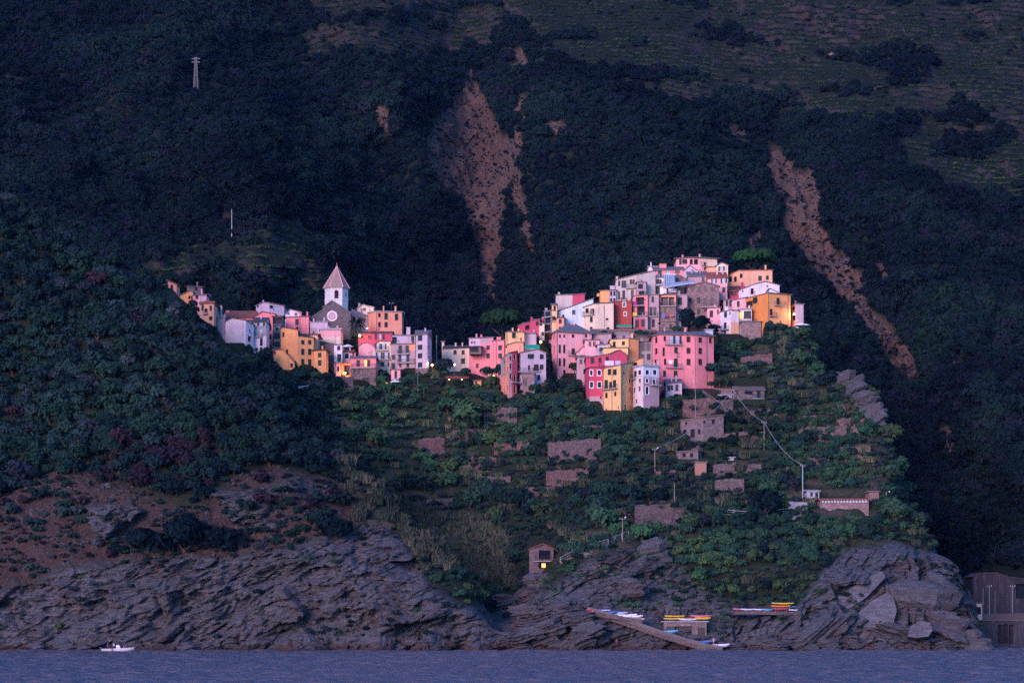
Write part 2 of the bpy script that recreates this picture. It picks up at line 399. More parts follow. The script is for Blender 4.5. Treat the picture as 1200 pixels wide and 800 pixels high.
MY = MY-crease([(1000, 200), (1080, 330), (1140, 450), (1190, 560)], 50, 46)
MY = MY-crease([(200, 60), (250, 160), (330, 260)], 50, 40)
MY = MY+fbm(MPX*0.013, MPY*0.016, None, 5, 31)*38*sstep(760, 640, MPY)
def sc_poly(polys, wob=9):
    wx = MPX+fbm(MPX*0.06, MPY*0.06, None, 4, 61)*wob; wy = MPY+fbm(MPX*0.06, MPY*0.06, None, 4, 62)*wob
    m = np.zeros(MPX.shape, bool)
    for q in polys: m |= inpoly(q, wx, wy)
    return m.astype(float)
SCARS = [
 [(548, 88), (557, 98), (568, 110), (586, 150), (600, 160), (602, 185), (597, 215), (592, 235), (588, 262), (585, 300), (584, 332), (578, 348), (566, 332), (558, 300), (551, 270), (538, 240), (522, 215), (506, 195), (497, 160), (503, 140), (520, 130), (535, 108)],
 [(600, 112), (614, 110), (616, 140), (608, 190), (618, 250), (632, 298), (622, 292), (609, 250), (600, 205), (602, 150)],
 [(897, 172), (912, 170), (932, 194), (956, 203), (964, 230), (960, 250), (979, 278), (991, 298), (1012, 320), (1017, 335), (1013, 345), (1038, 376), (1068, 406), (1084, 437), (1062, 440), (1034, 410), (1012, 380), (994, 354), (980, 334), (960, 322), (943, 302), (923, 270), (915, 250), (918, 235), (903, 200)],
 [(850, 140), (868, 144), (878, 160), (862, 156)], [(884, 268), (892, 272), (886, 296), (877, 296)], [(640, 150), (662, 146), (658, 162), (645, 170)],
 [(435, 118), (450, 124), (462, 150), (452, 162), (440, 140)], [(1026, 304), (1036, 300), (1040, 322), (1030, 322)], [(1108, 395), (1118, 402), (1126, 430), (1114, 424)],
 [(600, 60), (614, 58), (618, 74), (604, 76)], [(706, 262), (716, 262), (712, 278), (704, 278)], [(1102, 500), (1112, 504), (1120, 522), (1106, 520)]]
scar = sc_poly(SCARS)
TERR = [(560, -340), (1660, -340), (1660, 232), (1200, 236), (1105, 226), (1060, 188), (1010, 150), (960, 126), (880, 112), (800, 120), (710, 92), (640, 62), (600, 30)]
TERR2 = [(330, -10), (600, -10), (600, 30), (560, 55), (440, 70), (360, 60), (300, 20)]
TERR3 = [(200, 215), (280, 225), (330, 262), (400, 275), (430, 300), (420, 330), (300, 345), (150, 320), (160, 300), (260, 290), (230, 250)]
terr = sc_poly([TERR], 22); terr2 = sc_poly([TERR2, TERR3], 22)
terr = terr*(1-sstep(0.20, 0.32, fbm(MPX*0.015, MPY*0.045, None, 3, 83)))
terr = np.clip(terr+terr2*0.8*(fbm(MPX*0.02, MPY*0.05, None, 3, 84) > -0.1), 0, 1)
MZ = CZ+(HOR-MPY)*MY/FPX
MX = (MPX-600)*MY/FPX
MZ = MZ+fbm(MX*0.05, MY*0.05, MZ*0.05, 4, 33)*3.0*(1-terr*0.8)
MZ = MZ-scar*2.0+scar*(fbm(MX*0.25, MY*0.1, MZ*0.12, 4, 35)*6.0+fbm(MX*0.8, MY*0.3, MZ*0.5, 3, 36)*2.4)
TH = 3.5
zz = (MZ+fbm(MX*0.012, MY*0.012, None, 2, 91)*4)/TH; ff = zz-np.floor(zz)
MZ = MZ+terr*TH*(sstep(0.60, 0.92, ff)-ff)*0.97
MFF = ff
edge = sstep(-330, -250, MPY)
def mount_at(px, py):
    i = int(np.clip(np.searchsorted(mpx, px), 0, len(mpx)-1)); j = int(np.clip(np.searchsorted(mpy, py), 0, len(mpy)-1))
    return float(MX[j, i]), float(MY[j, i]), float(MZ[j, i]), i, j

# ------------------------------------------------------------------ ground materials
def ground_mat(name, veg, earth_c, rock_c, terr_wall, grass):
    m, n, b = new_mat(name); b.inputs["Roughness"].default_value = 0.95; b.inputs["Specular IOR Level"].default_value = 0.15
    at = N(n, "ShaderNodeAttribute", attribute_name='surf'); sp = N(n, "ShaderNodeSeparateColor"); n.links.new(at.outputs["Color"], sp.inputs[0])
    n1 = noise(n, 0.12, 6, 0.62); n2 = noise(n, 0.9, 5, 0.65); n3 = noise(n, 3.0, 3, 0.6)
    vg = mixc(n, n1, [v*0.6 for v in veg], [v*1.5 for v in veg])
    ea = mixc(n, n2, [v*0.55 for v in earth_c], [v*1.5 for v in earth_c])
    ea = mixc(n, ramp(n, n3, [(0.62, 0.0), (0.75, 1.0)]), ea, (0.20, 0.17, 0.15))
    st = noise(n, 0.8, 8, 0.75, stretch=((0.35, 1.0, 2.6), (0, R(-22), 0)))
    rk = mixc(n, ramp(n, st, [(0.34, 0.0), (0.66, 1.0)]), [v*0.35 for v in rock_c], [v*1.75 for v in rock_c])
    rk = mixc(n, ramp(n, n1, [(0.52, 0.0), (0.70, 0.6)]), rk, (0.10, 0.070, 0.062))
    c = mixc(n, sp.outputs[0], vg, ea)
    c = mixc(n, sp.outputs[2], c, rk)
    geo = N(n, "ShaderNodeNewGeometry"); sx = N(n, "ShaderNodeSeparateXYZ"); n.links.new(geo.outputs["Normal"], sx.inputs[0])
    steep = ramp(n, sx.outputs["Z"], [(0.45, 1.0), (0.75, 0.0)])
    gm = N(n, "ShaderNodeMath", operation='MULTIPLY'); n.links.new(steep, gm.inputs[0]); n.links.new(sp.outputs[1], gm.inputs[1])
    tread = mixc(n, n2, [v*0.6 for v in grass], [v*1.3 for v in grass])
    c = mixc(n, sp.outputs[1], c, tread)
    c = mixc(n, gm.outputs[0], c, mixc(n, n3, [v*0.5 for v in terr_wall], [v*1.4 for v in terr_wall]))
    # rust-brown weed and wet band just above the water
    gp = N(n, "ShaderNodeSeparateXYZ"); n.links.new(geo.outputs["Position"], gp.inputs[0])
    wz = N(n, "ShaderNodeMath", operation='MULTIPLY_ADD'); n.links.new(n1, wz.inputs[0]); wz.inputs[1].default_value = -1.6; n.links.new(gp.outputs["Z"], wz.inputs[2])
    mr = N(n, "ShaderNodeMapRange"); n.links.new(wz.outputs[0], mr.inputs[0]); mr.inputs[1].default_value = -0.6; mr.inputs[2].default_value = 0.9; mr.inputs[3].default_value = 0.85; mr.inputs[4].default_value = 0.0
    c = mixc(n, mr.outputs[0], c, (0.075, 0.035, 0.02))
    n.links.new(c, b.inputs["Base Color"])
    ad = N(n, "ShaderNodeMath", operation='ADD'); n.links.new(n2, ad.inputs[0]); n.links.new(st, ad.inputs[1])
    bump(n, b, ad.outputs[0], 1.0, 0.7)
    return m
M_LAND = ground_mat("hillside ground", (0.022, 0.029, 0.014), (0.070, 0.043, 0.036), (0.098, 0.094, 0.098), (0.10, 0.075, 0.068), (0.034, 0.056, 0.024))
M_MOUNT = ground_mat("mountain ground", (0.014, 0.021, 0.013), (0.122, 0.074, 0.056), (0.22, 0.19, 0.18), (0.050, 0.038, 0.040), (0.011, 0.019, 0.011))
zer = np.zeros_like(LX)
LAND = tag(grid_mesh("hillside", LX2, LY2, LZ2, M_LAND, {'surf': np.stack([np.clip(earth+0.9*brown*rock, 0, 1), ter*0.55, rock*(1-0.62*brown)], -1)}), kind='structure')
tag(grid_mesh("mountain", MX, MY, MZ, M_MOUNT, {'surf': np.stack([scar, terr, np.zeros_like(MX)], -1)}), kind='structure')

# ------------------------------------------------------------------ sea
m, n, b = new_mat("sea water")
b.inputs["Base Color"].default_value = (0.125, 0.098, 0.105, 1); b.inputs["Roughness"].default_value = 0.34; b.inputs["IOR"].default_value = 1.33
b.inputs["Specular IOR Level"].default_value = 0.36
w1 = noise(n, 0.35, 5, 0.6, stretch=((0.7, 1.0, 1.0), (0, 0, R(12)))); w2 = noise(n, 1.6, 4, 0.6, stretch=((0.6, 1.0, 1.0), (0, 0, R(-8))))
ad = N(n, "ShaderNodeMath", operation='MULTIPLY_ADD'); n.links.new(w2, ad.inputs[0]); ad.inputs[1].default_value = 0.35; n.links.new(w1, ad.inputs[2])
bump(n, b, ad.outputs[0], 1.0, 1.3)
M_SEA = m
sx_ = np.concatenate([np.linspace(-900, -190, 30), np.linspace(-170, 190, 620), np.linspace(220, 900, 30)])
sy_ = np.concatenate([np.linspace(-250, 180, 40), np.linspace(190, 560, 560), np.linspace(580, 700, 8)])
SX, SY = np.meshgrid(sx_, sy_)
nearw = sstep(195, 215, SY)*sstep(560, 540, SY)*sstep(-180, -160, SX)*sstep(200, 180, SX)
SZ = nearw*(fbm(SX*0.30, SY*0.42, None, 4, 140)*0.62+fbm(SX*0.06+SY*0.02, SY*0.09, None, 2, 141)*0.16)
tag(grid_mesh("sea", SX, SY, SZ, M_SEA), kind='structure')

# ------------------------------------------------------------------ evening haze
mh = bpy.data.materials.new("evening haze"); mh.use_nodes = True; nh = mh.node_tree; nh.nodes.clear()
oh_ = nh.nodes.new("ShaderNodeOutputMaterial"); pv = nh.nodes.new("ShaderNodeVolumePrincipled"); nh.links.new(pv.outputs[0], oh_.inputs["Volume"])
pv.inputs["Color"].default_value = (0.22, 0.42, 1.0, 1); pv.inputs["Density"].default_value = HAZE; pv.inputs["Anisotropy"].default_value = 0.0
hb = MB(); hb.box((0, 700, 340), (2100, 2200, 710)); hz = hb.build("haze", mh); tag(hz, kind='stuff', label='thin blue evening haze over the whole bay', cat='haze')

# ------------------------------------------------------------------ foliage meshes
def crown_data(seed, n_lobes=11, n_leaf=780, leaf=0.2, flat=0.8, spread=0.62, lobe=0.5, base=0.12):
    """a crown about one unit in radius made of many small leaf sprays on uneven lobes"""
    g = np.random.default_rng(seed); V = []; lob = []
    for k in range(n_lobes):
        a = g.uniform(0, 2*math.pi); r = spread*math.sqrt(g.uniform(0, 1)); h = base+0.45+(1-r*r)*0.55*g.uniform(0.3, 1.0)
        lob.append((r*math.cos(a), r*math.sin(a), h*flat*1.25, lobe*g.uniform(0.65, 1.15)))
    lob.append((0, 0, base+0.55*flat, 0.62))
    F = []
    per = n_leaf//len(lob)
    for cx, cy, cz, rr in lob:
        d = g.normal(size=(per, 3)); d /= np.linalg.norm(d, axis=1)[:, None]; d[:, 2] = np.where(d[:, 2] < -0.45, -d[:, 2], d[:, 2])
        rad = rr*(1-0.28*g.random(per)**2+0.14*g.random(per)**4*2)
        c = np.array([cx, cy, cz])+d*rad[:, None]*np.array([1, 1, flat])
        nrm = d+g.normal(size=(per, 3))*0.45; nrm /= np.linalg.norm(nrm, axis=1)[:, None]
        t = np.cross(nrm, g.normal(size=(per, 3))); t /= np.linalg.norm(t, axis=1)[:, None]; bt = np.cross(nrm, t)
        s = leaf*g.uniform(0.55, 1.2, per)[:, None]
        for i in range(per):
            o = len(V); p = c[i]
            V += [tuple(p-t[i]*s[i]), tuple(p+bt[i]*s[i]*0.6), tuple(p+t[i]*s[i]), tuple(p-bt[i]*s[i]*0.6)]; F.append((o, o+1, o+2, o+3))
    return V, F
def mesh_of(name, V, F, mat):
    me = bpy.data.meshes.new(name); me.from_pydata(V, [], F); me.materials.append(mat); me.update(); return me
def reed_data(seed, n=120, h=1.6, lean=0.25):
    g = np.random.default_rng(seed); V = []; F = []
    for k in range(n):
        a = g.uniform(0, 6.28); r = 1.0*math.sqrt(g.uniform(0, 1)); x, y = r*math.cos(a), r*math.sin(a)
        hh = h*g.uniform(0.45, 1.0); lx, ly = g.normal(0, lean, 2)*hh; wv = g.uniform(0.06, 0.13); b = g.uniform(0, 6.28); wx, wy = wv*math.cos(b), wv*math.sin(b)
        o = len(V); V += [(x-wx, y-wy, -0.1), (x+wx, y+wy, -0.1), (x+lx*0.5+wx, y+ly*0.5+wy, hh*0.65), (x+lx*0.5-wx, y+ly*0.5-wy, hh*0.65), (x+lx*1.3, y+ly*1.3, hh)]
        F += [(o, o+1, o+2, o+3), (o+3, o+2, o+4)]
    return V, F
M_BARK = plain("bark", (0.06, 0.045, 0.035), 0.95)
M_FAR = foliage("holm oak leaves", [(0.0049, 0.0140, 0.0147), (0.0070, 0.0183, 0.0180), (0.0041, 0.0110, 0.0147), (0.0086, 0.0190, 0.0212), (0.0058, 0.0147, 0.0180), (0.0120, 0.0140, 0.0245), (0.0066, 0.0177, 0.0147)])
M_NEAR = foliage("maquis leaves", [(0.0091, 0.0254, 0.0229), (0.0120, 0.0325, 0.0247), (0.0143, 0.0360, 0.0305), (0.0068, 0.0202, 0.0210), (0.0182, 0.0386, 0.0438), (0.0109, 0.0290, 0.0191), (0.0211, 0.0254, 0.0381)])
M_DARKLEAF = foliage("dark carob leaves", [(0.0052, 0.0141, 0.0181), (0.0063, 0.0180, 0.0204)])
M_RUST = foliage("reddened smoke bush leaves", [(0.0273, 0.0160, 0.0235), (0.0211, 0.0160, 0.0252), (0.0322, 0.0224, 0.0252)])
M_LUSH = foliage('green garden leaves', [(0.020, 0.058, 0.040), (0.030, 0.076, 0.040), (0.016, 0.044, 0.040), (0.046, 0.080, 0.034), (0.024, 0.066, 0.042)])
M_YEL = foliage("yellow green leaves", [(0.13, 0.13, 0.03), (0.10, 0.115, 0.03)])
M_PALE = foliage("pale grey green leaves", [(0.0310, 0.0480, 0.0504), (0.0248, 0.0400, 0.0420), (0.0403, 0.0528, 0.0630)])
M_REED = foliage('dry reeds', [(0.105, 0.118, 0.068), (0.048, 0.066, 0.038), (0.12, 0.11, 0.072), (0.040, 0.064, 0.040)])
M_VINE = foliage('vine leaves', [(0.030, 0.056, 0.030), (0.038, 0.064, 0.030), (0.024, 0.048, 0.028)])
M_PINE = foliage("umbrella pine needles", [(0.018, 0.055, 0.022), (0.024, 0.062, 0.024)])
CROWNS = [crown_data(100+k, n_lobes=9+k, flat=(0.8, 0.95, 0.7, 1.1, 0.85)[k]) for k in range(5)]
SHRUBS = [crown_data(200+k, n_lobes=6, n_leaf=300, leaf=0.26, flat=0.62, spread=0.7, lobe=0.5, base=0.0) for k in range(3)]
REEDS = [reed_data(300+k) for k in range(3)]
VINES = [crown_data(400+k, n_lobes=4, n_leaf=90, leaf=0.3, flat=0.5, spread=0.8, lobe=0.45, base=0.0) for k in range(2)]
def family(name, data, mat): return [mesh_of(name, V, F, mat) for V, F in data]
trunk_me = {}
def trunk_mesh(k):
    if k in trunk_me: return trunk_me[k]
    g = random.Random(k); mb = MB(); p = Vector((0, 0, -0.6)); r = 0.11
    pts = [p]; 
    for i in range(3): p = p+Vector((g.uniform(-.06, .06), g.uniform(-.06, .06), 0.42)); pts.append(p)
    for i, (a, b) in enumerate(zip(pts[:-1], pts[1:])): mb.bar(a, b, r*(1-0.2*i), 6, 0, r*(1-0.2*(i+1)))
    for i in range(5):
        a = i*1.256+g.uniform(-.3, .3); e = pts[-1]+Vector((math.cos(a)*0.5, math.sin(a)*0.5, g.uniform(0.25, 0.5)))
        mb.bar(pts[2 if i % 2 else 3], e, 0.05, 5, 0, 0.02)
    me = bpy.data.meshes.new("trunk"); me.from_pydata(mb.v, [], mb.f); me.materials.append(M_BARK); me.update(); trunk_me[k] = me
    return me
FAM = {'far': family("crown", CROWNS, M_FAR), 'near': family("crown", CROWNS, M_NEAR), 'dark': family("crown", CROWNS[:3], M_DARKLEAF),
       'rust': family("crown", CROWNS[1:3], M_RUST), 'lush': family("crown", CROWNS, M_LUSH), 'yel': family("crown", CROWNS[:2], M_YEL), 'pale': family("crown", CROWNS[2:5], M_PALE),
       'sh_near': family("shrub", SHRUBS, M_NEAR), 'sh_lush': family("shrub", SHRUBS, M_LUSH), 'sh_pale': family("shrub", SHRUBS, M_PALE), 'sh_rust': family("shrub", SHRUBS[:2], M_RUST),
       'sh_far': family("shrub", SHRUBS, M_FAR), 'reed': family("reed", REEDS, M_REED), 'vine': family("vine", VINES, M_VINE)}
def make_tree(x, y, z, s, fam, label, group, name='tree', k=None, sz=1.0):
    k = random.randrange(len(FAM[fam])) if k is None else k
    t = empty(name, (x, y, z), label, 'tree', group, random.uniform(0, 6.28)); t.scale = (s, s, s*sz)
    link('trunk', trunk_mesh(k), t); link('crown', FAM[fam][k], t)
    return t
def make_shrub(x, y, z, s, fam, label, group, name='shrub', cat='shrub'):
    o = link(name, random.choice(FAM[fam])); o.location = (x, y, z); o.rotation_euler = (0, 0, random.uniform(0, 6.28)); o.scale = (s, s, s)
    return tag(o, label, cat, group)
def scatter_stuff(name, label, cat, pts, fam):
    """one mass of plants: points that carry copies of the family's meshes (kind = stuff)"""
    if not pts: return
    A = np.array(pts, np.float32)                       # x y z scale rot variant
    me = bpy.data.meshes.new(name); me.vertices.add(len(A)); me.vertices.foreach_set('co', A[:, :3].reshape(-1))
    for nm, col in (('scl', 3), ('rot', 4), ('var', 5)):
        at = me.attributes.new(nm, 'FLOAT', 'POINT'); at.data.foreach_set('value', np.ascontiguousarray(A[:, col]))
    o = link(name, me); tag(o, label, cat, kind='stuff')
    ng = bpy.data.node_groups.new(name+' scatter', 'GeometryNodeTree')
    ng.interface.new_socket('Geometry', in_out='INPUT', socket_type='NodeSocketGeometry'); ng.interface.new_socket('Geometry', in_out='OUTPUT', socket_type='NodeSocketGeometry')
    gi = ng.nodes.new('NodeGroupInput'); go = ng.nodes.new('NodeGroupOutput'); jn = ng.nodes.new('GeometryNodeJoinGeometry')
    def attr(nm):
        a = ng.nodes.new('GeometryNodeInputNamedAttribute'); a.data_type = 'FLOAT'; a.inputs['Name'].default_value = nm; return a.outputs['Attribute']
    cx = ng.nodes.new('ShaderNodeCombineXYZ'); ng.links.new(attr('rot'), cx.inputs[2])
    for k, src in enumerate(SRC[fam]):
        ip = ng.nodes.new('GeometryNodeInstanceOnPoints'); oi = ng.nodes.new('GeometryNodeObjectInfo'); oi.inputs['Object'].default_value = src
        oi.inputs['As Instance'].default_value = True
        cm = ng.nodes.new('FunctionNodeCompare'); cm.data_type = 'FLOAT'; cm.operation = 'EQUAL'; ng.links.new(attr('var'), cm.inputs['A']); cm.inputs['B'].default_value = float(k); cm.inputs['Epsilon'].default_value = 0.1
        ng.links.new(gi.outputs[0], ip.inputs['Points']); ng.links.new(cm.outputs[0], ip.inputs['Selection']); ng.links.new(oi.outputs['Geometry'], ip.inputs['Instance'])
        ng.links.new(cx.outputs[0], ip.inputs['Rotation']); ng.links.new(attr('scl'), ip.inputs['Scale']); ng.links.new(ip.outputs[0], jn.inputs[0])
    ng.links.new(jn.outputs[0], go.inputs[0])
    md = o.modifiers.new('scatter', 'NODES'); md.node_group = ng
    return o

# ------------------------------------------------------------------ building materials
WALLC = {'white': (0.76, 0.64, 0.66), 'cream': (0.80, 0.59, 0.43), 'pink': (0.80, 0.25, 0.26), 'rose': (0.66, 0.38, 0.36), 'salmon': (0.78, 0.31, 0.20), 'orange': (0.82, 0.36, 0.14),
         'deeporange': (0.80, 0.28, 0.07), 'yellow': (0.86, 0.50, 0.22), 'crimson': (0.56, 0.065, 0.12), 'red': (0.36, 0.062, 0.045), 'lilac': (0.54, 0.41, 0.47), 'grey': (0.32, 0.29, 0.30),
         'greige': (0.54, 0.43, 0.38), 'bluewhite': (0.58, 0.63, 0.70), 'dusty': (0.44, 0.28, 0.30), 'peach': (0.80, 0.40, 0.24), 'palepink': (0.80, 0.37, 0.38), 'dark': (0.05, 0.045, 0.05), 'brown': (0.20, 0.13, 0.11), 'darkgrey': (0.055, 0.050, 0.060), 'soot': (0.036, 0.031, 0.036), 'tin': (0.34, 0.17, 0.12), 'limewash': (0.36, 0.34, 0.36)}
WM = {k: stucco(k+" plaster", c, 0.55) for k, c in WALLC.items()}
WM['drystone'] = stonework('dry stone', (0.135, 0.10, 0.095), 1.3, 0.4); WM['pinkdry'] = stonework('reddish dry stone', (0.155, 0.095, 0.085), 1.3, 0.4)
WM['stone'] = stonework("rubble stone", (0.20, 0.152, 0.145)); WM['pinkstone'] = stonework("reddish rubble stone", (0.26, 0.175, 0.162)); WM['darkstone'] = stonework("dark church stone", (0.16, 0.135, 0.13), 2.0)
RM = {'slate': tiles("grey slate tiles", (0.20, 0.18, 0.19)), 'red': tiles("red clay tiles", (0.34, 0.11, 0.075)), 'brown': tiles("old brown tiles", (0.23, 0.16, 0.14)), 'dark': tiles("dark weathered tiles", (0.10, 0.085, 0.09)),
      'pale': tiles("pale concrete sheets", (0.42, 0.40, 0.42)), 'spire': tiles("spire tiles", (0.42, 0.28, 0.22))}
M_FRAME = plain("pale window frame", (0.55, 0.52, 0.50), 0.7); M_SHUT = plain("green shutter paint", (0.010, 0.030, 0.026), 0.55); M_SHUT2 = plain("brown shutter paint", (0.035, 0.018, 0.016), 0.6); M_SHUT3 = plain("grey blue shutter paint", (0.16, 0.20, 0.24), 0.6)
m, n, b = new_mat("window glass"); b.inputs["Base Color"].default_value = (0.012, 0.014, 0.02, 1); b.inputs["Roughness"].default_value = 0.3; b.inputs["Specular IOR Level"].default_value = 0.15; M_GLASS = m
M_CURT = plain("pale curtain", (0.42, 0.44, 0.52), 0.9); M_LIT = emit("lit window", (1.0, 0.42, 0.12), 0.35)
M_IRON = plain("dark iron railing", (0.035, 0.035, 0.04), 0.5); M_SLAB = plain("balcony concrete", (0.36, 0.32, 0.31), 0.9); M_WOOD = plain("weathered wood", (0.17, 0.12, 0.09), 0.85); M_PIPE = plain("copper drainpipe", (0.16, 0.10, 0.09), 0.6)
M_WHITE = plain("white paint", (0.74, 0.74, 0.76), 0.6, var=0.06)
def clothm(name, c): return plain(name, c, 0.9, var=0.12, scale=1.0)
M_GREENAWN = clothm("green awning cloth", (0.02, 0.30, 0.17)); M_REDAWN = clothm("dark red awning cloth", (0.16, 0.03, 0.04)); M_LAMP = emit("lamp glass", (1.0, 0.42, 0.10), 2.2); M_LAMPW = emit("white lamp glass", (1.0, 0.60, 0.40), 2.2)

def house(label, pts, top, base, back=9.0, roof='flat', rmat='slate', mat='white', W=(), B=(), C=(), reg=(), tops=None, rise=2.0, D=(), par=0.0, oh=0.35, name='house', cat='house', found=6.0, group=None, inset=3.0, clear=True, snap=False):
    """pts: (photo column, distance) of the front corners from left to right; top, base: photo rows of eave and foot"""
    if snap:
        q = land_at((pts[0][0]+pts[-1][0])/2, base)
        dy = q[1]-min(p[1] for p in pts)+0.5; pts = [(a, y+dy) for a, y in pts]
    yr = sum(p[1] for p in pts)/len(pts)
    F = [Vector((XP(p, Y), Y, 0)) for p, Y in pts]
    O = Vector((sum(f.x for f in F)/len(F), yr, ZP(base, yr)))
    h = empty(name, O, label, cat, group)
    zb = ZP(base, yr)-found; zt0 = ZP(top, yr)
    mats = [WM[mat]]; mi = {mat: 0}
    def midx(k):
        if k not in mi: mi[k] = len(mats); mats.append(WM[k])
        return mi[k]
    def hit(px):
        for s in range(len(F)-1):
            if pts[s][0] <= px <= pts[s+1][0] or (s == len(F)-2 and px > pts[s+1][0]) or (s == 0 and px < pts[0][0]):
                A, Bv = F[s], F[s+1]; d = Bv-A; k = (px-600)/FPX
                t = (k*A.y-A.x)/(d.x-k*d.y); L = d.length
                return s, t*L, A.y+t*d.y
    # tops along the front
    TP = [[] for _ in range(len(F)-1)]
    for s in range(len(F)-1):
        L = (F[s+1]-F[s]).length
        if tops:
            tx = [q[0] for q in tops]; ty = [q[1] for q in tops]
            brk = sorted(set([pts[s][0], pts[s+1][0]]+[x for x in tx if pts[s][0] < x < pts[s+1][0]]))
            for x in brk:
                _, u, Y = hit(min(max(x, pts[s][0]+1e-4), pts[s+1][0]-1e-4)); TP[s].append((min(max(u, 0), L), ZP(float(np.interp(x, tx, ty)), yr)))
        else: TP[s] = [(0.0, zt0), (L, zt0)]
    wall = MB(); wins = [[] for _ in F]
    for wd in W:
        cx, y0, y1, ww, kd = wd
        s, u, Y = hit(cx); wm = 1.38*ww*Y/FPX/max(0.35, abs((F[s+1]-F[s]).normalized().x))
        wins[s].append([u-wm/2, u+wm/2, ZP(y1+0.25, Y), ZP(y0-0.25, Y), kd])
    for s in range(len(F)-1):
        A, Bv = F[s]-Vector((O.x, O.y, 0)), F[s+1]-Vector((O.x, O.y, 0)); d = (Bv-A); L = d.length; d = d/L; nrm = Vector((d.y, -d.x, 0))
        if nrm.y > 0: nrm = -nrm
        pt = lambda u, z, o=0.0: A+d*u+nrm*o+Vector((0, 0, z-O.z))
        zmin = min(z for _, z in TP[s])
        rr = []
        for (xa, xb, ya, yb, mk) in reg:
            if xb <= pts[s][0] or xa >= pts[s+1][0]: continue
            ua = hit(max(xa, pts[s][0]+1e-3))[1]; ub = hit(min(xb, pts[s+1][0]-1e-3))[1]
            rr.append((max(0, ua), min(L, ub), ZP(yb, yr), ZP(ya, yr), midx(mk)))
        holes = []
        for q in wins[s]:
            q[0] = max(0.08, q[0]); q[1] = min(L-0.08, q[1]); q.append(q[3] < zmin-0.05 and q[2] > zb+0.2 and q[1]-q[0] > 0.2)
            if q[5] and not any(q[0] < k[1] and q[1] > k[0] and q[2] < k[3] and q[3] > k[2] for k in holes): holes.append(q)
            else: q[5] = False
        us = sorted(set([0, L]+[v for q in holes for v in q[:2]]+[v for r_ in rr for v in r_[:2]]))
        zs = sorted(set([zb, zmin]+[v for q in holes for v in q[2:4]]+[min(max(v, zb), zmin) for r_ in rr for v in r_[2:4]]))
        for i in range(len(us)-1):
            if us[i+1]-us[i] < 1e-4: continue
            for j in range(len(zs)-1):
                if zs[j+1]-zs[j] < 1e-4: continue
                uc, zc = (us[i]+us[i+1])/2, (zs[j]+zs[j+1])/2
                if any(q[0] < uc < q[1] and q[2] < zc < q[3] for q in holes): continue
                k = 0
                for r_ in rr:
                    if r_[0] < uc < r_[1] and r_[2] < zc < r_[3]: k = r_[4]
                wall.quad(pt(us[i], zs[j]), pt(us[i+1], zs[j]), pt(us[i+1], zs[j+1]), pt(us[i], zs[j+1]), k)
        for (u0, z0), (u1, z1) in zip(TP[s][:-1], TP[s][1:]):
            if z0 > zmin+1e-3 or z1 > zmin+1e-3:
                k = 0
                for r_ in rr:
                    if r_[0] < (u0+u1)/2 < r_[1] and r_[3] > zmin-0.01: k = r_[4]
                wall.poly([p for p, c in ((pt(u0, zmin), 1), (pt(u1, zmin), 1), (pt(u1, z1), z1 > zmin+1e-3), (pt(u0, z0), z0 > zmin+1e-3)) if c], k)
        for q in holes:
            dp = -1.1 if q[4] == 'b' else -0.2
            a_, b_, c_, e_ = (q[0], q[2]), (q[1], q[2]), (q[1], q[3]), (q[0], q[3])
            for (p0, p1) in ((a_, b_), (b_, c_), (c_, e_), (e_, a_)): wall.quad(pt(*p0), pt(*p1), pt(*p1, dp), pt(*p0, dp), 0)
        for q in wins[s]:
            u0, u1, z0, z1, kd, cut = q
            if u1-u0 < 0.1: continue
            dp = (-1.1 if kd == 'b' else -0.15) if cut else 0.03
            fr = MB(); t = 0.16 if kd == 'f' else 0.03
            o1, o0 = 0.045, dp-0.02
            solid = lambda a, b_, c, e, lo, hi: fr.hexa([pt(a, c, lo), pt(b_, c, lo), pt(b_, c, hi), pt(a, c, hi)], [pt(a, e, lo), pt(b_, e, lo), pt(b_, e, hi), pt(a, e, hi)])
            lo, hi = (-0.01, 0.05)
            solid(u0-t, u0, z0-t, z1+t, lo, hi); solid(u1, u1+t, z0-t, z1+t, lo, hi); solid(u0, u1, z1, z1+t, lo, hi); solid(u0-0.04, u1+0.04, z0-t-0.03, z0, lo, 0.13)
            wo = fr.build('window', M_WHITE if kd == 'f' else WM[mat], h)
            def slab(nm, a, b_, c, e, lo, hi, mm):
                k = MB(); k.hexa([pt(a, c, lo), pt(b_, c, lo), pt(b_, c, hi), pt(a, c, hi)], [pt(a, e, lo), pt(b_, e, lo), pt(b_, e, hi), pt(a, e, hi)]); return k.build(nm, mm, wo)
            um = (u0+u1)/2
            if kd in ('g', 'n'):
                sm = M_SHUT if kd == 'g' else M_SHUT2
                slab('shutter', u0+0.01, um-0.015, z0+0.01, z1-0.01, dp, dp+0.07, sm); slab('shutter', um+0.015, u1-0.01, z0+0.01, z1-0.01, dp, dp+0.07, sm)
            else:
                slab('pane', u0+0.003, u1-0.003, z0+0.003, z1-0.003, dp-0.03, dp, {'l': M_LIT, 'w': M_CURT, 'o': M_CURT, 'p': M_GLASS}.get(kd, M_GLASS))
                if kd in ('o', 'p', 'q'):
                    hw = (u1-u0)*0.5
                    if u0-hw > -0.3: slab('shutter', u0-hw, u0-0.02, z0, z1, 0.055, 0.10, M_SHUT)
                    if u1+hw < L+0.3: slab('shutter', u1+0.02, u1+hw, z0, z1, 0.055, 0.10, M_SHUT)
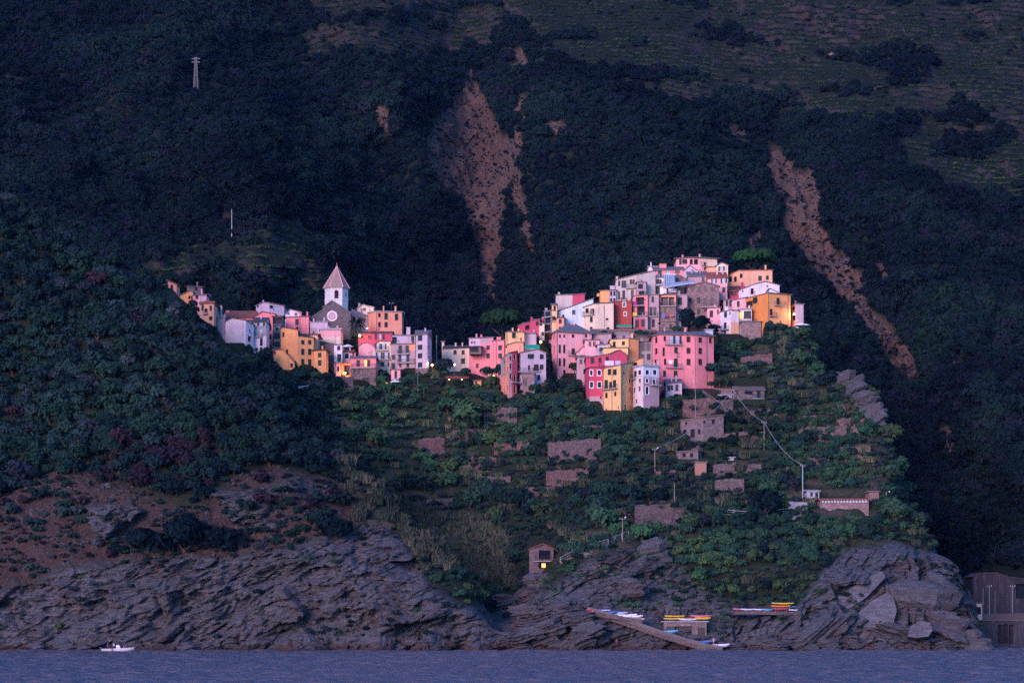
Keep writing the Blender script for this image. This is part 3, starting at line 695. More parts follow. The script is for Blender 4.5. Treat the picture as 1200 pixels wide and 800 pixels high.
        for bal in B:
            if not (pts[s][0]-0.5 <= (bal[0]+bal[1])/2 < pts[s+1][0]+0.5): continue
            dpt = bal[3] if len(bal) > 3 else 1.0
            ua, ub = hit(bal[0])[1], hit(bal[1])[1]; zf = ZP(bal[2], yr)
            sb = MB(); sb.hexa([pt(ua, zf-0.2, 0.004), pt(ub, zf-0.2, 0.004), pt(ub, zf-0.2, dpt), pt(ua, zf-0.2, dpt)], [pt(ua, zf, 0.004), pt(ub, zf, 0.004), pt(ub, zf, dpt), pt(ua, zf, dpt)])
            bo = sb.build('balcony', M_SLAB, h)
            rl = MB(); zr = zf+0.95
            path = [pt(ua+0.05, zr, 0.02), pt(ua+0.05, zr, dpt-0.05), pt(ub-0.05, zr, dpt-0.05), pt(ub-0.05, zr, 0.02)]
            rl.tube(path, 0.035, 4)
            nb = max(2, int(abs(ub-ua)/0.22))
            for i in range(nb+1):
                p = path[1].lerp(path[2], i/nb); rl.bar(p-Vector((0, 0, 0.95)), p, 0.022, 4)
            for e_ in (0, 3):
                for i in (0.3, 0.65):
                    p = path[e_].lerp(path[1 if e_ == 0 else 2], i); rl.bar(p-Vector((0, 0, 0.95)), p, 0.022, 4)
            rl.build('railing', M_IRON, bo)
    # the other walls
    OO = Vector((O.x, O.y, 0)); A, Bv = F[0]-OO, F[-1]-OO; bk = Vector((0, back, 0))
    zl, zr_ = TP[0][0][1]-O.z, TP[-1][-1][1]-O.z; zz0 = zb-O.z
    v = lambda p, z: Vector((p.x, p.y, z))
    wall.quad(v(A+bk, zz0), v(A, zz0), v(A, zl), v(A+bk, zl)); wall.quad(v(Bv, zz0), v(Bv+bk, zz0), v(Bv+bk, zr_), v(Bv, zr_))
    wall.quad(v(Bv+bk, zz0), v(A+bk, zz0), v(A+bk, zl), v(Bv+bk, zr_))
    # roof
    rf = MB(); allt = []
    for s in range(len(F)-1):
        d = (F[s+1]-F[s]).normalized()
        for (u, z) in TP[s]:
            p = F[s]-OO+d*u; q = (Vector((p.x, p.y, z-O.z)))
            if not allt or (q-allt[-1]).length > 0.02: allt.append(q)
    th = 0.2
    if roof in ('flat', 'extrude'):
        q = [p.copy() for p in allt]
        e0 = (q[0]-q[1]).normalized()*oh; e1 = (q[-1]-q[-2]).normalized()*oh; q[0] += e0; q[-1] += e1
        f = Vector((0, -oh, 0.003)); bb = Vector((0, back+oh*0.5, 0.003)); up = Vector((0, 0, th))
        for a_, b_ in zip(q[:-1], q[1:]):
            rf.hexa([a_+f, b_+f, b_+bb, a_+bb], [a_+f+up, b_+f+up, b_+bb+up, a_+bb+up])
        if par > 0:
            for a_, b_ in zip(q[:-1], q[1:]):
                g = Vector((0, -0.05, th+0.004)); g2 = Vector((0, 0.2, th+0.004)); pu = Vector((0, 0, par))
                rf.hexa([a_+g, b_+g, b_+g2, a_+g2], [a_+g+pu, b_+g+pu, b_+g2+pu, a_+g2+pu])
    else:
        fe = [p+Vector((0, -oh, 0.0)) for p in allt]; n_ = len(fe)
        fe[0].x -= oh*0.8; fe[-1].x += oh*0.8
        be = [Vector((p.x, max(p.y for p in allt)+back+oh*0.6, p.z)) for p in fe]
        ins = inset if roof == 'hip' else 0.0
        xs0, xs1 = fe[0].x+ins, fe[-1].x-ins
        ym = (min(p.y for p in fe)+max(p.y for p in be))/2 if roof != 'shed' else max(p.y for p in be)
        rg = [Vector((min(max(p.x, xs0), xs1), ym, p.z+rise)) for p in fe]
        for i in range(n_-1):
            rf.quad(fe[i], fe[i+1], rg[i+1], rg[i]); rf.quad(fe[i]-Vector((0, 0, th)), fe[i+1]-Vector((0, 0, th)), fe[i+1], fe[i])
            if roof != 'shed': rf.quad(rg[i], rg[i+1], be[i+1], be[i])
            rf.quad(fe[i]-Vector((0, 0, th)), be[i]-Vector((0, 0, th)), be[i+1]-Vector((0, 0, th)), fe[i+1]-Vector((0, 0, th)))
        for e_ in (0, -1):
            if roof == 'hip': rf.poly([fe[e_], rg[e_], be[e_]])
            elif roof == 'shed': rf.poly([fe[e_], rg[e_], be[e_]])
            else:
                a_, c_, g_ = allt[e_], allt[e_]+bk, Vector((allt[e_].x, ym, allt[e_].z+rise-0.1)); wall.poly([v(a_, a_.z), v(c_, a_.z), g_])
        if roof == 'shed': rf.quad(be[0], be[-1], rg[-1], rg[0])
    wall.build('wall', mats, h)
    ro = rf.build('roof', RM[rmat], h)
    g_ = random.Random(int(pts[0][0]*13+base*7)); wpx_ = pts[-1][0]-pts[0][0]
    if not C and name == 'house' and wpx_ > 9 and not tops and not snap:
        C = [(pts[0][0]+wpx_*g_.uniform(.15, .85), g_.uniform(1.2, 2.0), top-(rise*2.2 if roof not in ('flat', 'extrude') else 1)-g_.uniform(2.2, 3.6)) for _ in range(1 if wpx_ < 18 else 2)]
    for (cx, wpx, ytop) in C:
        Yc = yr+back*0.35; x = XP(cx, Yc)-O.x; wd = wpx*Yc/FPX; zt = ZP(ytop, Yc)-O.z; z0 = zt0-O.z-0.4
        ck = MB(); ck.box((x, Yc-O.y, (z0+zt)/2), (wd, 0.6, zt-z0)); ck.box((x, Yc-O.y, zt+0.08), (wd+0.16, 0.76, 0.12)); ck.build('chimney', WM[mat], ro)
    for dx in D:
        s, u, Y = hit(dx); d = (F[s+1]-F[s]).normalized(); nr = Vector((d.y, -d.x, 0)); nr = -nr if nr.y > 0 else nr
        p = F[s]-OO+d*u+nr*0.09; dk = MB(); dk.bar(v(p, zz0+found-0.5), v(p, ZP(top, yr)-O.z), 0.06, 5); dk.build('drainpipe', M_PIPE, h)
    if clear and not name.startswith('ruin'): CAPS.append((pts[0][0], pts[-1][0], min(p[1] for p in pts), max(p[1] for p in pts)+back, base, top, snap))
    if clear: CLEAR.append((pts[0][0]-1.5, pts[-1][0]+1.5, top-10, base-3))
    return h
def wv(xs, ys, w_, k): return [(x, a, b_, w_, k) for x in xs for a, b_ in ys]
CLEAR = []; CAPS = []

# ------------------------------------------------------------------ the village, left group
house('small pink tower house alone at the far left among dark trees', [(196.7, 640), (207, 641)], 332.5, 348, 6, 'extrude', 'red', 'salmon', W=[(201.3, 334, 339.5, 2.2, 'd')], tops=[(196.7, 329.5), (207, 333)])
house('low orange cottage with a gable left of the village', [(210.6, 636), (226, 634)], 346, 355, 8, 'extrude', 'slate', 'orange', W=wv([222, 225], [(347, 350)], 1.8, 'd'), tops=[(210.6, 346), (222, 341.5), (226, 343)])
house('pale loggia house attached to the orange gabled cottage', [(226.3, 633), (241.8, 632)], 345, 355.5, 7, 'shed', 'slate', 'palepink', W=[(230.8, 346.5, 350, 2.6, 'd'), (237.5, 347.5, 354, 3.6, 'w')], rise=1.2)
house('narrow peach house stepping down below the orange cottage', [(235, 628), (250.4, 627)], 356, 376, 8, 'flat', 'red', 'peach', W=[(237.5, 357, 363.5, 2.2, 'g'), (247, 358, 364, 2.2, 'g'), (241.5, 361.5, 366, 2.4, 'd'), (247, 371, 375, 3.2, 'd')], B=[(238.5, 244, 367.5, .8)], par=0.5)
house('ruined stone hut on the slope above the orange cottage', [(219, 664), (236.5, 665)], 335.5, 341, 5, 'shed', 'brown', 'stone', rise=0.8, W=[(230, 337, 340, 2, 'd')])
house('slim lilac house with a roof terrace at the left edge of the village', [(254.8, 633), (263.5, 632)], 372.5, 394, 8, 'flat', 'pale', 'lilac', C=[(259.5, 1.6, 359), (256, 1.3, 366)], par=0.6)
house('long low house under a red roof behind the big white house', [(263, 650), (299, 651)], 371.5, 380, 8, 'side', 'red', 'pink', rise=2.2, C=[(267, 4, 364.5)])
house('big white house with a blank gable wall and two arches at its foot', [(264, 630), (288, 623), (297, 626)], 376, 410.5, 11, 'extrude', 'dark', 'white', W=[(292.2, 394, 399.8, 2.6, 'd'), (292.8, 386.2, 388.6, 1.4, 'd'), (293, 407.5, 411.5, 3.2, 'd')],
      tops=[(264, 374.8), (271.5, 372), (288, 377.3), (297, 380.8)])
house('grey and white house with a balcony beside the big white gable', [(297.2, 628), (312, 627)], 376.5, 411, 9, 'side', 'dark', 'white', W=[(306, 377.5, 381.5, 3.2, 'o'), (306, 385.3, 392, 2.6, 'w'), (306.3, 396.6, 405, 2.4, 'd'), (306, 407, 411, 2.2, 'd'), (300.5, 407.8, 411, 3, 'd')],
      reg=[(297.2, 312, 376, 394, 'grey')], B=[(297.3, 308, 394.3, .8)], rise=1.6)
house('glazed attic loggia on top of the big white house', [(285.5, 634), (296.6, 633)], 375, 381.5, 6, 'shed', 'dark', 'dark', W=[(291, 376, 380.6, 4.4, 'w')], rise=0.8, name='loggia', cat='loggia')
house('lilac house with a grey roof at the top left of the village', [(300, 668), (315, 666), (333, 668)], 358, 368, 9, 'extrude', 'slate', 'lilac', W=[(302.2, 358, 360, 1.3, 'd'), (317.8, 358, 361, 2.6, 'd'), (323.5, 359.5, 364, 4.4, 'w')], tops=[(300, 358), (308, 354.7), (333, 358.2)], C=[(308.5, 1.4, 352.5)])
house('bright pink house with a wide gable left of the orange row', [(297.2, 648), (322.5, 645)], 371, 412, 10, 'extrude', 'red', 'pink', W=wv([316.8], [(382.3, 387), (391.8, 396.8), (404, 409)], 2.3, 'd'), tops=[(297.2, 371), (307, 365.2), (322.5, 369)])
house('dark timber veranda between two pink houses', [(319.5, 640), (331, 640)], 370, 381.5, 5, 'shed', 'dark', 'brown', W=[(325, 372.3, 379, 9, 'b')], rise=0.7, name='veranda', cat='veranda')
house('narrow grey house with green shutters beside the tall orange house', [(321.3, 637), (328.9, 637)], 381.3, 409, 8, 'flat', 'slate', 'grey', W=[(324.6, 384, 387.6, 2.2, 'd'), (323.2, 390, 396.6, 2.4, 'g'), (326.4, 390, 396.6, 2.4, 'g'), (323.4, 400.5, 406.5, 2.4, 'g'), (326.8, 400.5, 406.5, 2.4, 'g')], B=[(318.5, 333, 407, 1.0)])
house('tall orange house whose roof slants down to the right', [(329, 634), (349.2, 629), (367.5, 631)], 390, 431, 10, 'extrude', 'dark', 'orange', tops=[(329, 383.6), (331, 382.6), (349.2, 388), (349.4, 395), (367.5, 396)],
      W=[(332.2, 389.6, 394.4, 2.0, 'g'), (336.3, 409.6, 415, 2.2, 'd')]+wv([354.8, 363], [(398.6, 403.2), (408.8, 415.6)], 2.8, 'g')+[(354.8, 420.6, 427, 2.8, 'g'), (363, 420.9, 430, 2.9, 'g')])
house('low orange annex with a lean-to roof in front of the tall orange house', [(320.8, 628), (345, 626.5)], 410.5, 432, 7, 'extrude', 'slate', 'orange', W=[(321.9, 411.3, 415, 1.9, 'd'), (346-0.8-3.5, 426, 430, 2.4, 'd')], tops=[(320.8, 409.8), (331, 409.5), (345, 425)])
house('roof terrace hut with a grey roof above the orange facade', [(346.5, 634.5), (372.3, 634.2)], 391.5, 397, 7, 'shed', 'dark', 'peach', W=[(359.5, 391.8, 395.3, 6.5, 'd')], rise=1.0, name='roof_hut', cat='roof hut')
house('narrow orange house under a dark flat roof at the right end of the orange row', [(367.7, 630), (382.2, 629)], 410.5, 433, 8, 'flat', 'dark', 'orange', W=wv([374.7], [(413.5, 418.4), (422, 428)], 3.1, 'g'), oh=0.7)
house('pinkish attic with an open loggia above the narrow orange house', [(368.6, 640), (375, 640)], 395, 411, 6, 'flat', 'brown', 'peach', W=[(370.5, 398, 402.6, 2.4, 'd'), (373.6, 396.5, 402.6, 1.5, 'd')])
house('pink house with white chimneys left of the church', [(335, 655), (361.8, 653)], 371.5, 392, 9, 'flat', 'slate', 'pink', W=[(348.2, 373.8, 380.6, 3.1, 'g'), (348.5, 383, 385.3, 2.2, 'd')], C=[(352, 2.6, 366.5), (360.2, 1.9, 366)], D=[351.6])
house('white top storey with a small gable over the pink house', [(334.5, 661), (352.5, 660)], 366.5, 372, 7, 'extrude', 'slate', 'white', W=[(338, 366, 368.4, 1.8, 'd'), (346.7, 366.8, 369.4, 2.2, 'd')], tops=[(334.5, 367.4), (340, 362.6), (352.5, 366.3)])

# ---- church
def church():
    Y = 662.0; base = 406.0
    F0, F1 = XP(363.4, Y), XP(411, Y); O = Vector(((F0+F1)/2, Y, ZP(base, Y)))
    h = empty('church', O, 'dark stone church with a round rose window and a pale bell tower', 'church')
    L = lambda px, py, dy=0.0: Vector((XP(px, Y)-O.x, dy, ZP(py, Y)-O.z))
    prof_ = [(363.4, 374), (377, 364.2), (378, 360.6), (389.3, 352.8), (411, 366.8)]
    wl = MB(); dep = 26.0
    for (a, ya), (c, yc) in zip(prof_[:-1], prof_[1:]):
        f = [L(a, base+14), L(c, base+14), L(c, yc), L(a, ya)]; wl.quad(*f); wl.quad(*[p+Vector((0, dep, 0)) for p in reversed(f)])
    for px, py in (prof_[0], prof_[-1]):
        wl.quad(L(px, base+14), L(px, py), L(px, py, dep), L(px, base+14, dep))
    wl.build('wall', WM['darkstone'], h)
    rf = MB()
    for (a, ya), (c, yc) in zip(prof_[:-1], prof_[1:]):
        q = [L(a, ya, -0.3), L(c, yc, -0.3), L(c, yc, dep), L(a, ya, dep)]; rf.hexa([p+Vector((0, 0, .004)) for p in q], [p+Vector((0, 0, .3)) for p in q])
    rf.build('roof', RM['slate'], h)
    # rose window: stone rings, spokes and the pale rose pane
    c = L(389.3, 370.3); r0 = 6.2*Y/FPX
    def ring(ra, rb, y0, y1, mb, n=28):
        for i in range(n):
            a0, a1 = 2*math.pi*i/n, 2*math.pi*(i+1)/n
            p = lambda r, a, y: c+Vector((r*math.cos(a), y, r*math.sin(a)))
            mb.hexa([p(ra, a0, y0), p(rb, a0, y0), p(rb, a1, y0), p(ra, a1, y0)], [p(ra, a0, y1), p(rb, a0, y1), p(rb, a1, y1), p(ra, a1, y1)])
    rm = MB(); ring(r0*0.70, r0, -0.18, 0.1, rm); ring(r0*0.24, r0*0.34, -0.10, 0.1, rm, 14)
    for i in range(12):
        a = 2*math.pi*i/12; d = Vector((math.cos(a), 0, math.sin(a))); rm.bar(c+d*r0*0.33+Vector((0, -0.05, 0)), c+d*r0*0.72+Vector((0, -0.05, 0)), 0.05, 4)
    rw_ = rm.build('rose_window', WM['white'], h)
    pn = MB(); pn.poly([c+Vector((r0*0.72*math.cos(2*math.pi*i/24), -0.03, r0*0.72*math.sin(2*math.pi*i/24))) for i in range(24)]); pn.build('pane', plain("rose window glass", (0.42, 0.20, 0.22), 0.4), rw_)
    # hexagonal bell tower behind the facade
    Yt = 671.0; cx = XP(393.3, Yt)-O.x; rad = 13.6*Yt/FPX; cy = Yt+rad-O.y
    zt = lambda py: ZP(py, Yt)-O.z
    hx = lambda r, z: [Vector((cx+r*math.cos(R(60*i+4)), cy+r*math.sin(R(60*i+4)), z)) for i in range(6)]
    tw = MB(); rb = rad
    tw.hexa(hx(rb, zt(420)), hx(rb, zt(336.6)))
    for z in (338.0, 350.6): tw.hexa(hx(rb+0.14, zt(z)-0.12), hx(rb+0.14, zt(z)+0.12))
    two = tw.build('bell_tower', stucco("tower plaster", (0.68, 0.62, 0.57), 0.25), h)
    sp = MB(); b0 = hx(rb+0.45, zt(336.6)); apex = Vector((cx+0.1, cy, zt(309.5))); b1 = hx(rb+0.45, zt(336.0))
    sp.hexa(b0, b1)
    for i in range(6): sp.poly([b1[i], b1[(i+1) % 6], apex])
    spo = sp.build('spire', RM['spire'], two)
    rd = MB()
    for i in range(6): rd.bar(b1[i], apex, 0.16, 5, 0, 0.08)
    rd.bar(apex, apex+Vector((0, 0, 0.9)), 0.05, 4); rd.build('spire', WM['palepink'], two).name = 'ridge_tiles'
    # arched belfry openings on the faces that look to the sea
    fz = [(a, hx(rb+0.02, 0)[a], hx(rb+0.02, 0)[(a+1) % 6]) for a in range(6)]
    for a, p, q in fz:
        mid = (p+q)/2; nr = Vector((mid.x-cx, mid.y-cy, 0)).normalized()
        if nr.y > 0.1: continue
        d = (q-p).normalized(); wv_ = 2.2*Yt/FPX; zs_, ze = zt(349.3), zt(341.6)
        arc = [(-wv_, zs_), (wv_, zs_), (wv_, ze)]+[(wv_*math.cos(t), ze+wv_*math.sin(t)) for t in (0.5, 1.05, 1.57, 2.1, 2.64)]+[(-wv_, ze)]
        if nr.y > -0.85: 
            if nr.x > 0:
                k = MB(); cz = zt(343.5); k.bar(Vector((mid.x, mid.y, cz))-nr*0.05, Vector((mid.x, mid.y, cz))+nr*0.12, 0.62, 16); k.build('clock', WM['grey'], two)
            continue
        k = MB(); k.hexa([mid+d*u+Vector((0, 0, z))-nr*0.04 for u, z in arc], [mid+d*u+Vector((0, 0, z))+nr*0.03 for u, z in arc]); k.build('bell_opening', plain("dark belfry", (0.012, 0.012, 0.016), 0.9), two)
        k = MB(); pr = [mid+d*u*1.12+Vector((0, 0, z))+nr*0.06 for u, z in arc[1:]]+[mid-d*wv_*1.12+Vector((0, 0, zs_))+nr*0.06]; k.tube(pr, 0.09, 4); k.build('arch_surround', WM['palepink'], two)
    CLEAR.append((362, 412, 310, 404)); CAPS.append((363, 411, 662, 690, 400, 356, False)); CAPS.append((379, 408, 670, 690, 372, 330, False))
church()
house('lilac walled building standing before the church front', [(363.2, 651), (384, 650)], 377.5, 394, 8, 'flat', 'pale', 'lilac', reg=[(363, 372, 384, 394, 'dusty')], W=[(367.5, 388, 391.5, 1.6, 'd')], found=9)
house('cream annex with a flat roof under the rose window', [(375, 647), (399.6, 646)], 386.6, 404, 8, 'flat', 'pale', 'palepink', par=0.3, reg=[(375, 399.6, 395, 404, 'cream')])
house('bare purple grey stone house below the cream church annex', [(375.5, 640), (391.2, 638.5)], 401, 436, 9, 'extrude', 'brown', 'stone', tops=[(375.5, 400.5), (391.2, 403.6)], W=[(380, 431, 434.5, 1.5, 'd')])
house('slim white house with blue shuttered windows beside bare stone', [(391.4, 637), (401, 637)], 404, 425, 8, 'flat', 'slate', 'white', W=[(397, 405.3, 410, 2.7, 'd'), (397.6, 415, 423.6, 3.5, 'f')])
house('small pink house with a red tiled roof above the lit archway', [(401.3, 639), (413, 640)], 412, 426, 7, 'shed', 'red', 'palepink', W=[(406.3, 414.3, 420, 3.6, 'f')], rise=1.4)
house('archway house glowing orange from a lamp inside', [(399, 636.5), (410.5, 636)], 425.5, 442, 8, 'flat', 'slate', 'orange', W=[(406.6, 428, 439.5, 5.6, 'b')], name='house')
house('pale pink house front left of the lit archway', [(393.5, 635.5), (399, 635.5)], 425, 444, 6, 'flat', 'slate', 'palepink', W=[(396.4, 430, 435, 1.8, 'd')])
house('pink house over a grey stone ground floor with a green door', [(410.6, 634), (440.5, 633)], 419, 453.5, 9, 'side', 'slate', 'pink', rise=1.0, reg=[(410.6, 440.5, 430.6, 453.5, 'stone')],
      W=[(419.8, 421.8, 429, 3.0, 'g'), (428.5, 421.8, 429, 2.4, 'l'), (432, 421.8, 429, 2.6, 'g'), (417.8, 431.3, 436.5, 2.5, 'p'), (426, 431.3, 436, 2.0, 'd'), (431.8, 431.3, 436, 2.0, 'd'), (428.8, 442, 453, 6.6, 'g')], B=[(412, 440, 430.6, .5)])
house('red house with small round window and purple roof under the orange house', [(420, 654), (459.5, 652)], 390, 404, 8, 'side', 'dark', 'crimson', rise=0.9, W=[(424.5, 393.2, 397, 2.2, 'd'), (433.6, 393.4, 396.8, 3.0, 'd'), (440.6, 391.5, 397.6, 2.0, 'g'), (445.4, 391.5, 397.6, 2.0, 'w'), (449.6, 392, 397.6, 2.0, 'g')])
house('pink house with a rounded gable right of the palm tree', [(420.5, 647), (440, 645)], 409, 420, 8, 'extrude', 'slate', 'palepink', tops=[(420.5, 404.5), (424.5, 402.2), (429.5, 401.4), (434, 403), (440, 408.6)], W=[(436.4, 412, 416.6, 2.4, 'w')])
house('cream house with three rows of wide shuttered windows', [(440, 643), (458, 642)], 400, 437.5, 9, 'extrude', 'brown', 'cream', tops=[(440, 402.6), (444, 399.8), (458, 400.4)],
      W=[(443, 403, 409, 2.3, 'o'), (449.6, 403, 409, 2.3, 'o'), (444.3, 412.8, 420.4, 2.9, 'o'), (452.6, 412.8, 420.4, 2.9, 'o'), (444.3, 424, 429, 2.9, 'o'), (452.4, 424, 429, 2.9, 'o'), (452.5, 434, 437.5, 2.4, 'd')], B=[(440, 456, 410.4, .8), (440, 458, 421.2, .8)])
house('grey lilac house with stacked balconies', [(458.2, 641), (486.6, 640)], 403.2, 440, 9, 'flat', 'slate', 'dusty', W=[(461.3, 416, 421, 3, 'g'), (469.2, 405, 414.2, 3.2, 'g'), (477.2, 405, 413, 3.0, 'g'), (469, 416, 423.6, 3.0, 'g'), (473.2, 416, 423.4, 4, 'w'), (478, 416, 423.4, 2.6, 'g'), (461, 425.5, 432, 3, 'g'), (469, 426, 430, 2.4, 'g'), (478, 426, 430, 2.6, 'g'), (476.6, 434.5, 439.5, 3.4, 'n')],
      B=[(465.5, 480, 414.6, .9), (465.5, 486, 424.8, .9)], reg=[(458.2, 486.6, 432, 446, 'stone'), (479, 486.6, 403, 411, 'salmon')])
house('small pink house with a dark door below the grey lilac house', [(458.4, 634), (469, 634)], 433.2, 446.5, 5, 'flat', 'brown', 'palepink', W=[(463.8, 434.6, 443, 2.2, 'g')])
house('tall lilac house with four green shuttered windows at the right end of the left group', [(486.8, 638), (500.8, 636), (504.6, 640)], 392, 438, 10, 'side', 'slate', 'lilac', rise=1.8, W=wv([492.3], [(393.2, 399), (404, 409.4), (414.2, 419.6), (424.8, 430.4)], 4.0, 'g')+wv([502.6], [(393.5, 397.5), (405, 411), (416, 421)], 1.4, 'd'), D=[487.4], reg=[(486.8, 505, 432, 446, 'stone')])
house('lilac roof terrace block with a dark opening behind the balconied house', [(459, 648), (486.4, 648)], 393, 404, 7, 'flat', 'slate', 'lilac', W=[(461.6, 395, 402, 5, 'b'), (483.6, 394, 401.5, 2.6, 'g')], C=[(478.5, 4.5, 384)])
house('orange block of flats with a grey metal roof above the red house', [(431.4, 667), (441, 663), (471, 665)], 365, 387.5, 10, 'shed', 'pale', 'salmon', rise=1.4, W=wv([444.6], [(367, 371.3), (377.6, 383)], 2.2, 'd')+wv([452.4], [(367, 374), (377.6, 383.2)], 2.9, 'g')+[(464.6, 367.8, 375, 2.9, 'g')], D=[441.2])
house('lilac house with a pyramid roof just right of the church', [(409.8, 670), (431, 669)], 370.2, 388, 9, 'hip', 'slate', 'dusty', W=[(415, 371.8, 375.4, 2.2, 'd'), (422, 372, 376.8, 2.2, 'p'), (427, 372, 378, 2.0, 'd')], rise=2.6, inset=5)
house('cream house peeking over the roofs right of the church', [(418.4, 679), (438, 678)], 361, 372, 8, 'extrude', 'pale', 'cream', tops=[(418.4, 361.4), (425, 357.3), (438, 360.5)], W=[(427.2, 361, 364, 2.4, 'd')], C=[(421, 2.2, 355.8)])
# ---- between the two groups
house('cream house with a dark roof in the saddle beside the lit square', [(519.8, 657), (550, 655)], 407.4, 433, 8, 'side', 'dark', 'cream', rise=1.2, W=[(533.3, 410.4, 415, 2.7, 'g'), (542.7, 410.4, 415.2, 2.7, 'g'), (542.6, 420, 425.8, 3.4, 'g')])
house('narrow cream stair tower at the left end of the cream house', [(517.8, 659), (520.6, 659)], 400.4, 420, 4, 'flat', 'slate', 'cream')
house('pink house with a lilac top storey in the saddle', [(549.6, 654), (578, 652)], 396, 446, 10, 'flat', 'slate', 'pink', reg=[(549.6, 563, 395, 409, 'lilac'), (563, 576, 395, 403, 'dusty')], W=wv([572], [(404.8, 409.4), (414.2, 419.6)], 3.0, 'g')+[(559.4, 426, 430.6, 2.4, 'd'), (553, 400, 402, 1.4, 'd'), (556, 400, 402, 1.4, 'd')])
house('dark blue glazed veranda hung on the pink saddle house', [(550, 649.5), (564, 649.5)], 405.5, 413.5, 3.5, 'shed', 'dark', 'brown', W=[(555, 406.8, 411.8, 8, 'd')], rise=0.5, found=0.3, name='veranda', cat='veranda')
house('pink wing with two green shuttered windows right of the saddle house', [(578.2, 650), (591, 649)], 399, 446, 9, 'flat', 'slate', 'pink', W=wv([586.2], [(404.6, 410), (414.2, 419.6)], 3.3, 'g'), D=[581.6], C=[(584.5, 5, 395.4)])
house('tiny orange kiosk below the dark red restaurant awning', [(555, 634), (564, 634)], 446, 452, 4, 'flat', 'brown', 'orange', W=[(558, 447, 451, 1.6, 'd')], name='kiosk', cat='kiosk')

# ------------------------------------------------------------------ the village, right group
house('yellow house with a green shutter above the umbrella pine slope', [(592.2, 648), (595, 646), (614.4, 647)], 389.4, 402, 8, 'flat', 'slate', 'yellow', W=[(602.2, 389.8, 396, 3.2, 'g'), (610.5, 396, 399, 1.2, 'd')], D=[594.6])
house('plain salmon wall house below the yellow house', [(594, 641), (613.4, 640)], 402, 416, 8, 'extrude', 'slate', 'salmon', tops=[(594, 404), (604, 401.2), (613.4, 401.6)])
house('crimson house with a terrace and chimney above the umbrella pine', [(607, 660), (621, 657), (632.8, 657)], 378, 393, 9, 'extrude', 'slate', 'crimson', tops=[(607, 381), (612, 378.8), (620.8, 378.4), (621, 375.6), (632.8, 375)], W=[(618, 381, 386, 3.6, 'd'), (626.5, 387.4, 391, 2.0, 'd'), (629.5, 377, 381, 2.2, 'd')], C=[(623, 2.4, 372), (636, 2.2, 372)])
house('lilac terrace wall block right of the yellow house', [(614.6, 650), (628.5, 650)], 391, 401, 5, 'flat', 'slate', 'lilac', par=0.2)
house('narrow cream house between crimson house and balcony tower', [(631.8, 655), (638, 655)], 379, 401, 8, 'flat', 'slate', 'cream', W=[(633.3, 379, 381.4, 3, 'd'), (636, 389.2, 393, 2.4, 'g')])
house('tower house of stacked dark balconies on the left edge of the hill', [(638.1, 657), (646.6, 655)], 364.5, 398, 8, 'flat', 'slate', 'grey', W=wv([642], [(365.5, 370), (372.4, 378.4), (381.4, 387.6)], 4.6, 'd')+[(643.5, 391, 398, 4, 'n')], B=[(637.5, 646.6, 371.6, .9), (637.5, 646.6, 379.6, .9), (637.5, 646.6, 389, .9)], reg=[(638, 647, 390, 400, 'crimson')], C=[(640, 3, 361.5)])
house('tall yellow strip house with balcony doors', [(646.8, 655), (652.6, 655)], 356.6, 388, 8, 'shed', 'slate', 'yellow', rise=1.4, W=[(650, 358.5, 364, 2.0, 'd'), (648.6, 370.5, 375, 3.0, 'd')], B=[(646.8, 652, 376, .7)])
house('grey lilac top house with a crimson wing on the ridge left', [(651.6, 667), (670.6, 666), (685.2, 666)], 345.8, 366, 9, 'flat', 'slate', 'greige', reg=[(670.8, 685.2, 344, 366, 'crimson')], tops=[(651.6, 345.6), (670.6, 345.6), (685.2, 344.6)], C=[(655, 2, 343)])
house('pale blue house under a long slanting roof', [(653, 658), (663.6, 656), (695.2, 655)], 362, 379, 9, 'extrude', 'brown', 'bluewhite', tops=[(653, 364), (662, 362), (695.2, 350.6)], W=[(672.4, 363.4, 368.2, 2.8, 'd'), (660, 369, 373, 2, 'd')])
house('big cream house with a dark slanting roof in the middle of the hill', [(683.8, 655), (697, 652), (719, 653)], 358, 393, 10, 'extrude', 'dark', 'cream', tops=[(683.8, 359.4), (697, 356.6), (719, 355)], W=[(688, 361.4, 366.6, 2.6, 'd'), (694, 361.8, 367.8, 3.4, 'b'), (693, 371, 377.4, 2.4, 'g'), (693, 383.2, 388, 2.2, 'g'), (711.4, 373, 374.8, 2.4, 'd'), (712.6, 383.6, 385.6, 2.4, 'd')], B=[(684, 697, 369, .8)], D=[708])
house('pink house with a grey hipped roof and rows of tall narrow windows', [(647.2, 640), (652.6, 636), (693.4, 640)], 389.6, 446, 12, 'hip', 'slate', 'palepink', rise=3.0, inset=4.8, oh=0.6, reg=[(647, 652.6, 389, 446, 'pink')],
      W=wv([649.2], [(391.6, 396), (404.4, 414.6), (420.6, 429.6), (434.6, 443)], 1.6, 'd')+wv([656, 661.2], [(404, 413.4), (420, 428.8)], 2.1, 'g')+wv([656.2, 661.4], [(392.2, 395.2)], 1.8, 'd')+[(661.4, 433.6, 442.6, 2.0, 'd'), (671.6, 392, 395.2, 2.6, 'd'), (686.8, 392.2, 395, 2.4, 'd'), (671.8, 408.4, 415.6, 3.0, 'g')], B=[(665, 679, 416.6, 1.0)], D=[652.8])
house('pink stair house with a small gable right of the hipped pink house', [(675.4, 634), (689, 633)], 411, 444, 8, 'extrude', 'slate', 'palepink', tops=[(675.4, 413), (684, 406), (689, 405)], W=[(684.8, 424, 430, 1.8, 'd')], reg=[(675, 681, 417, 444, 'dusty')])
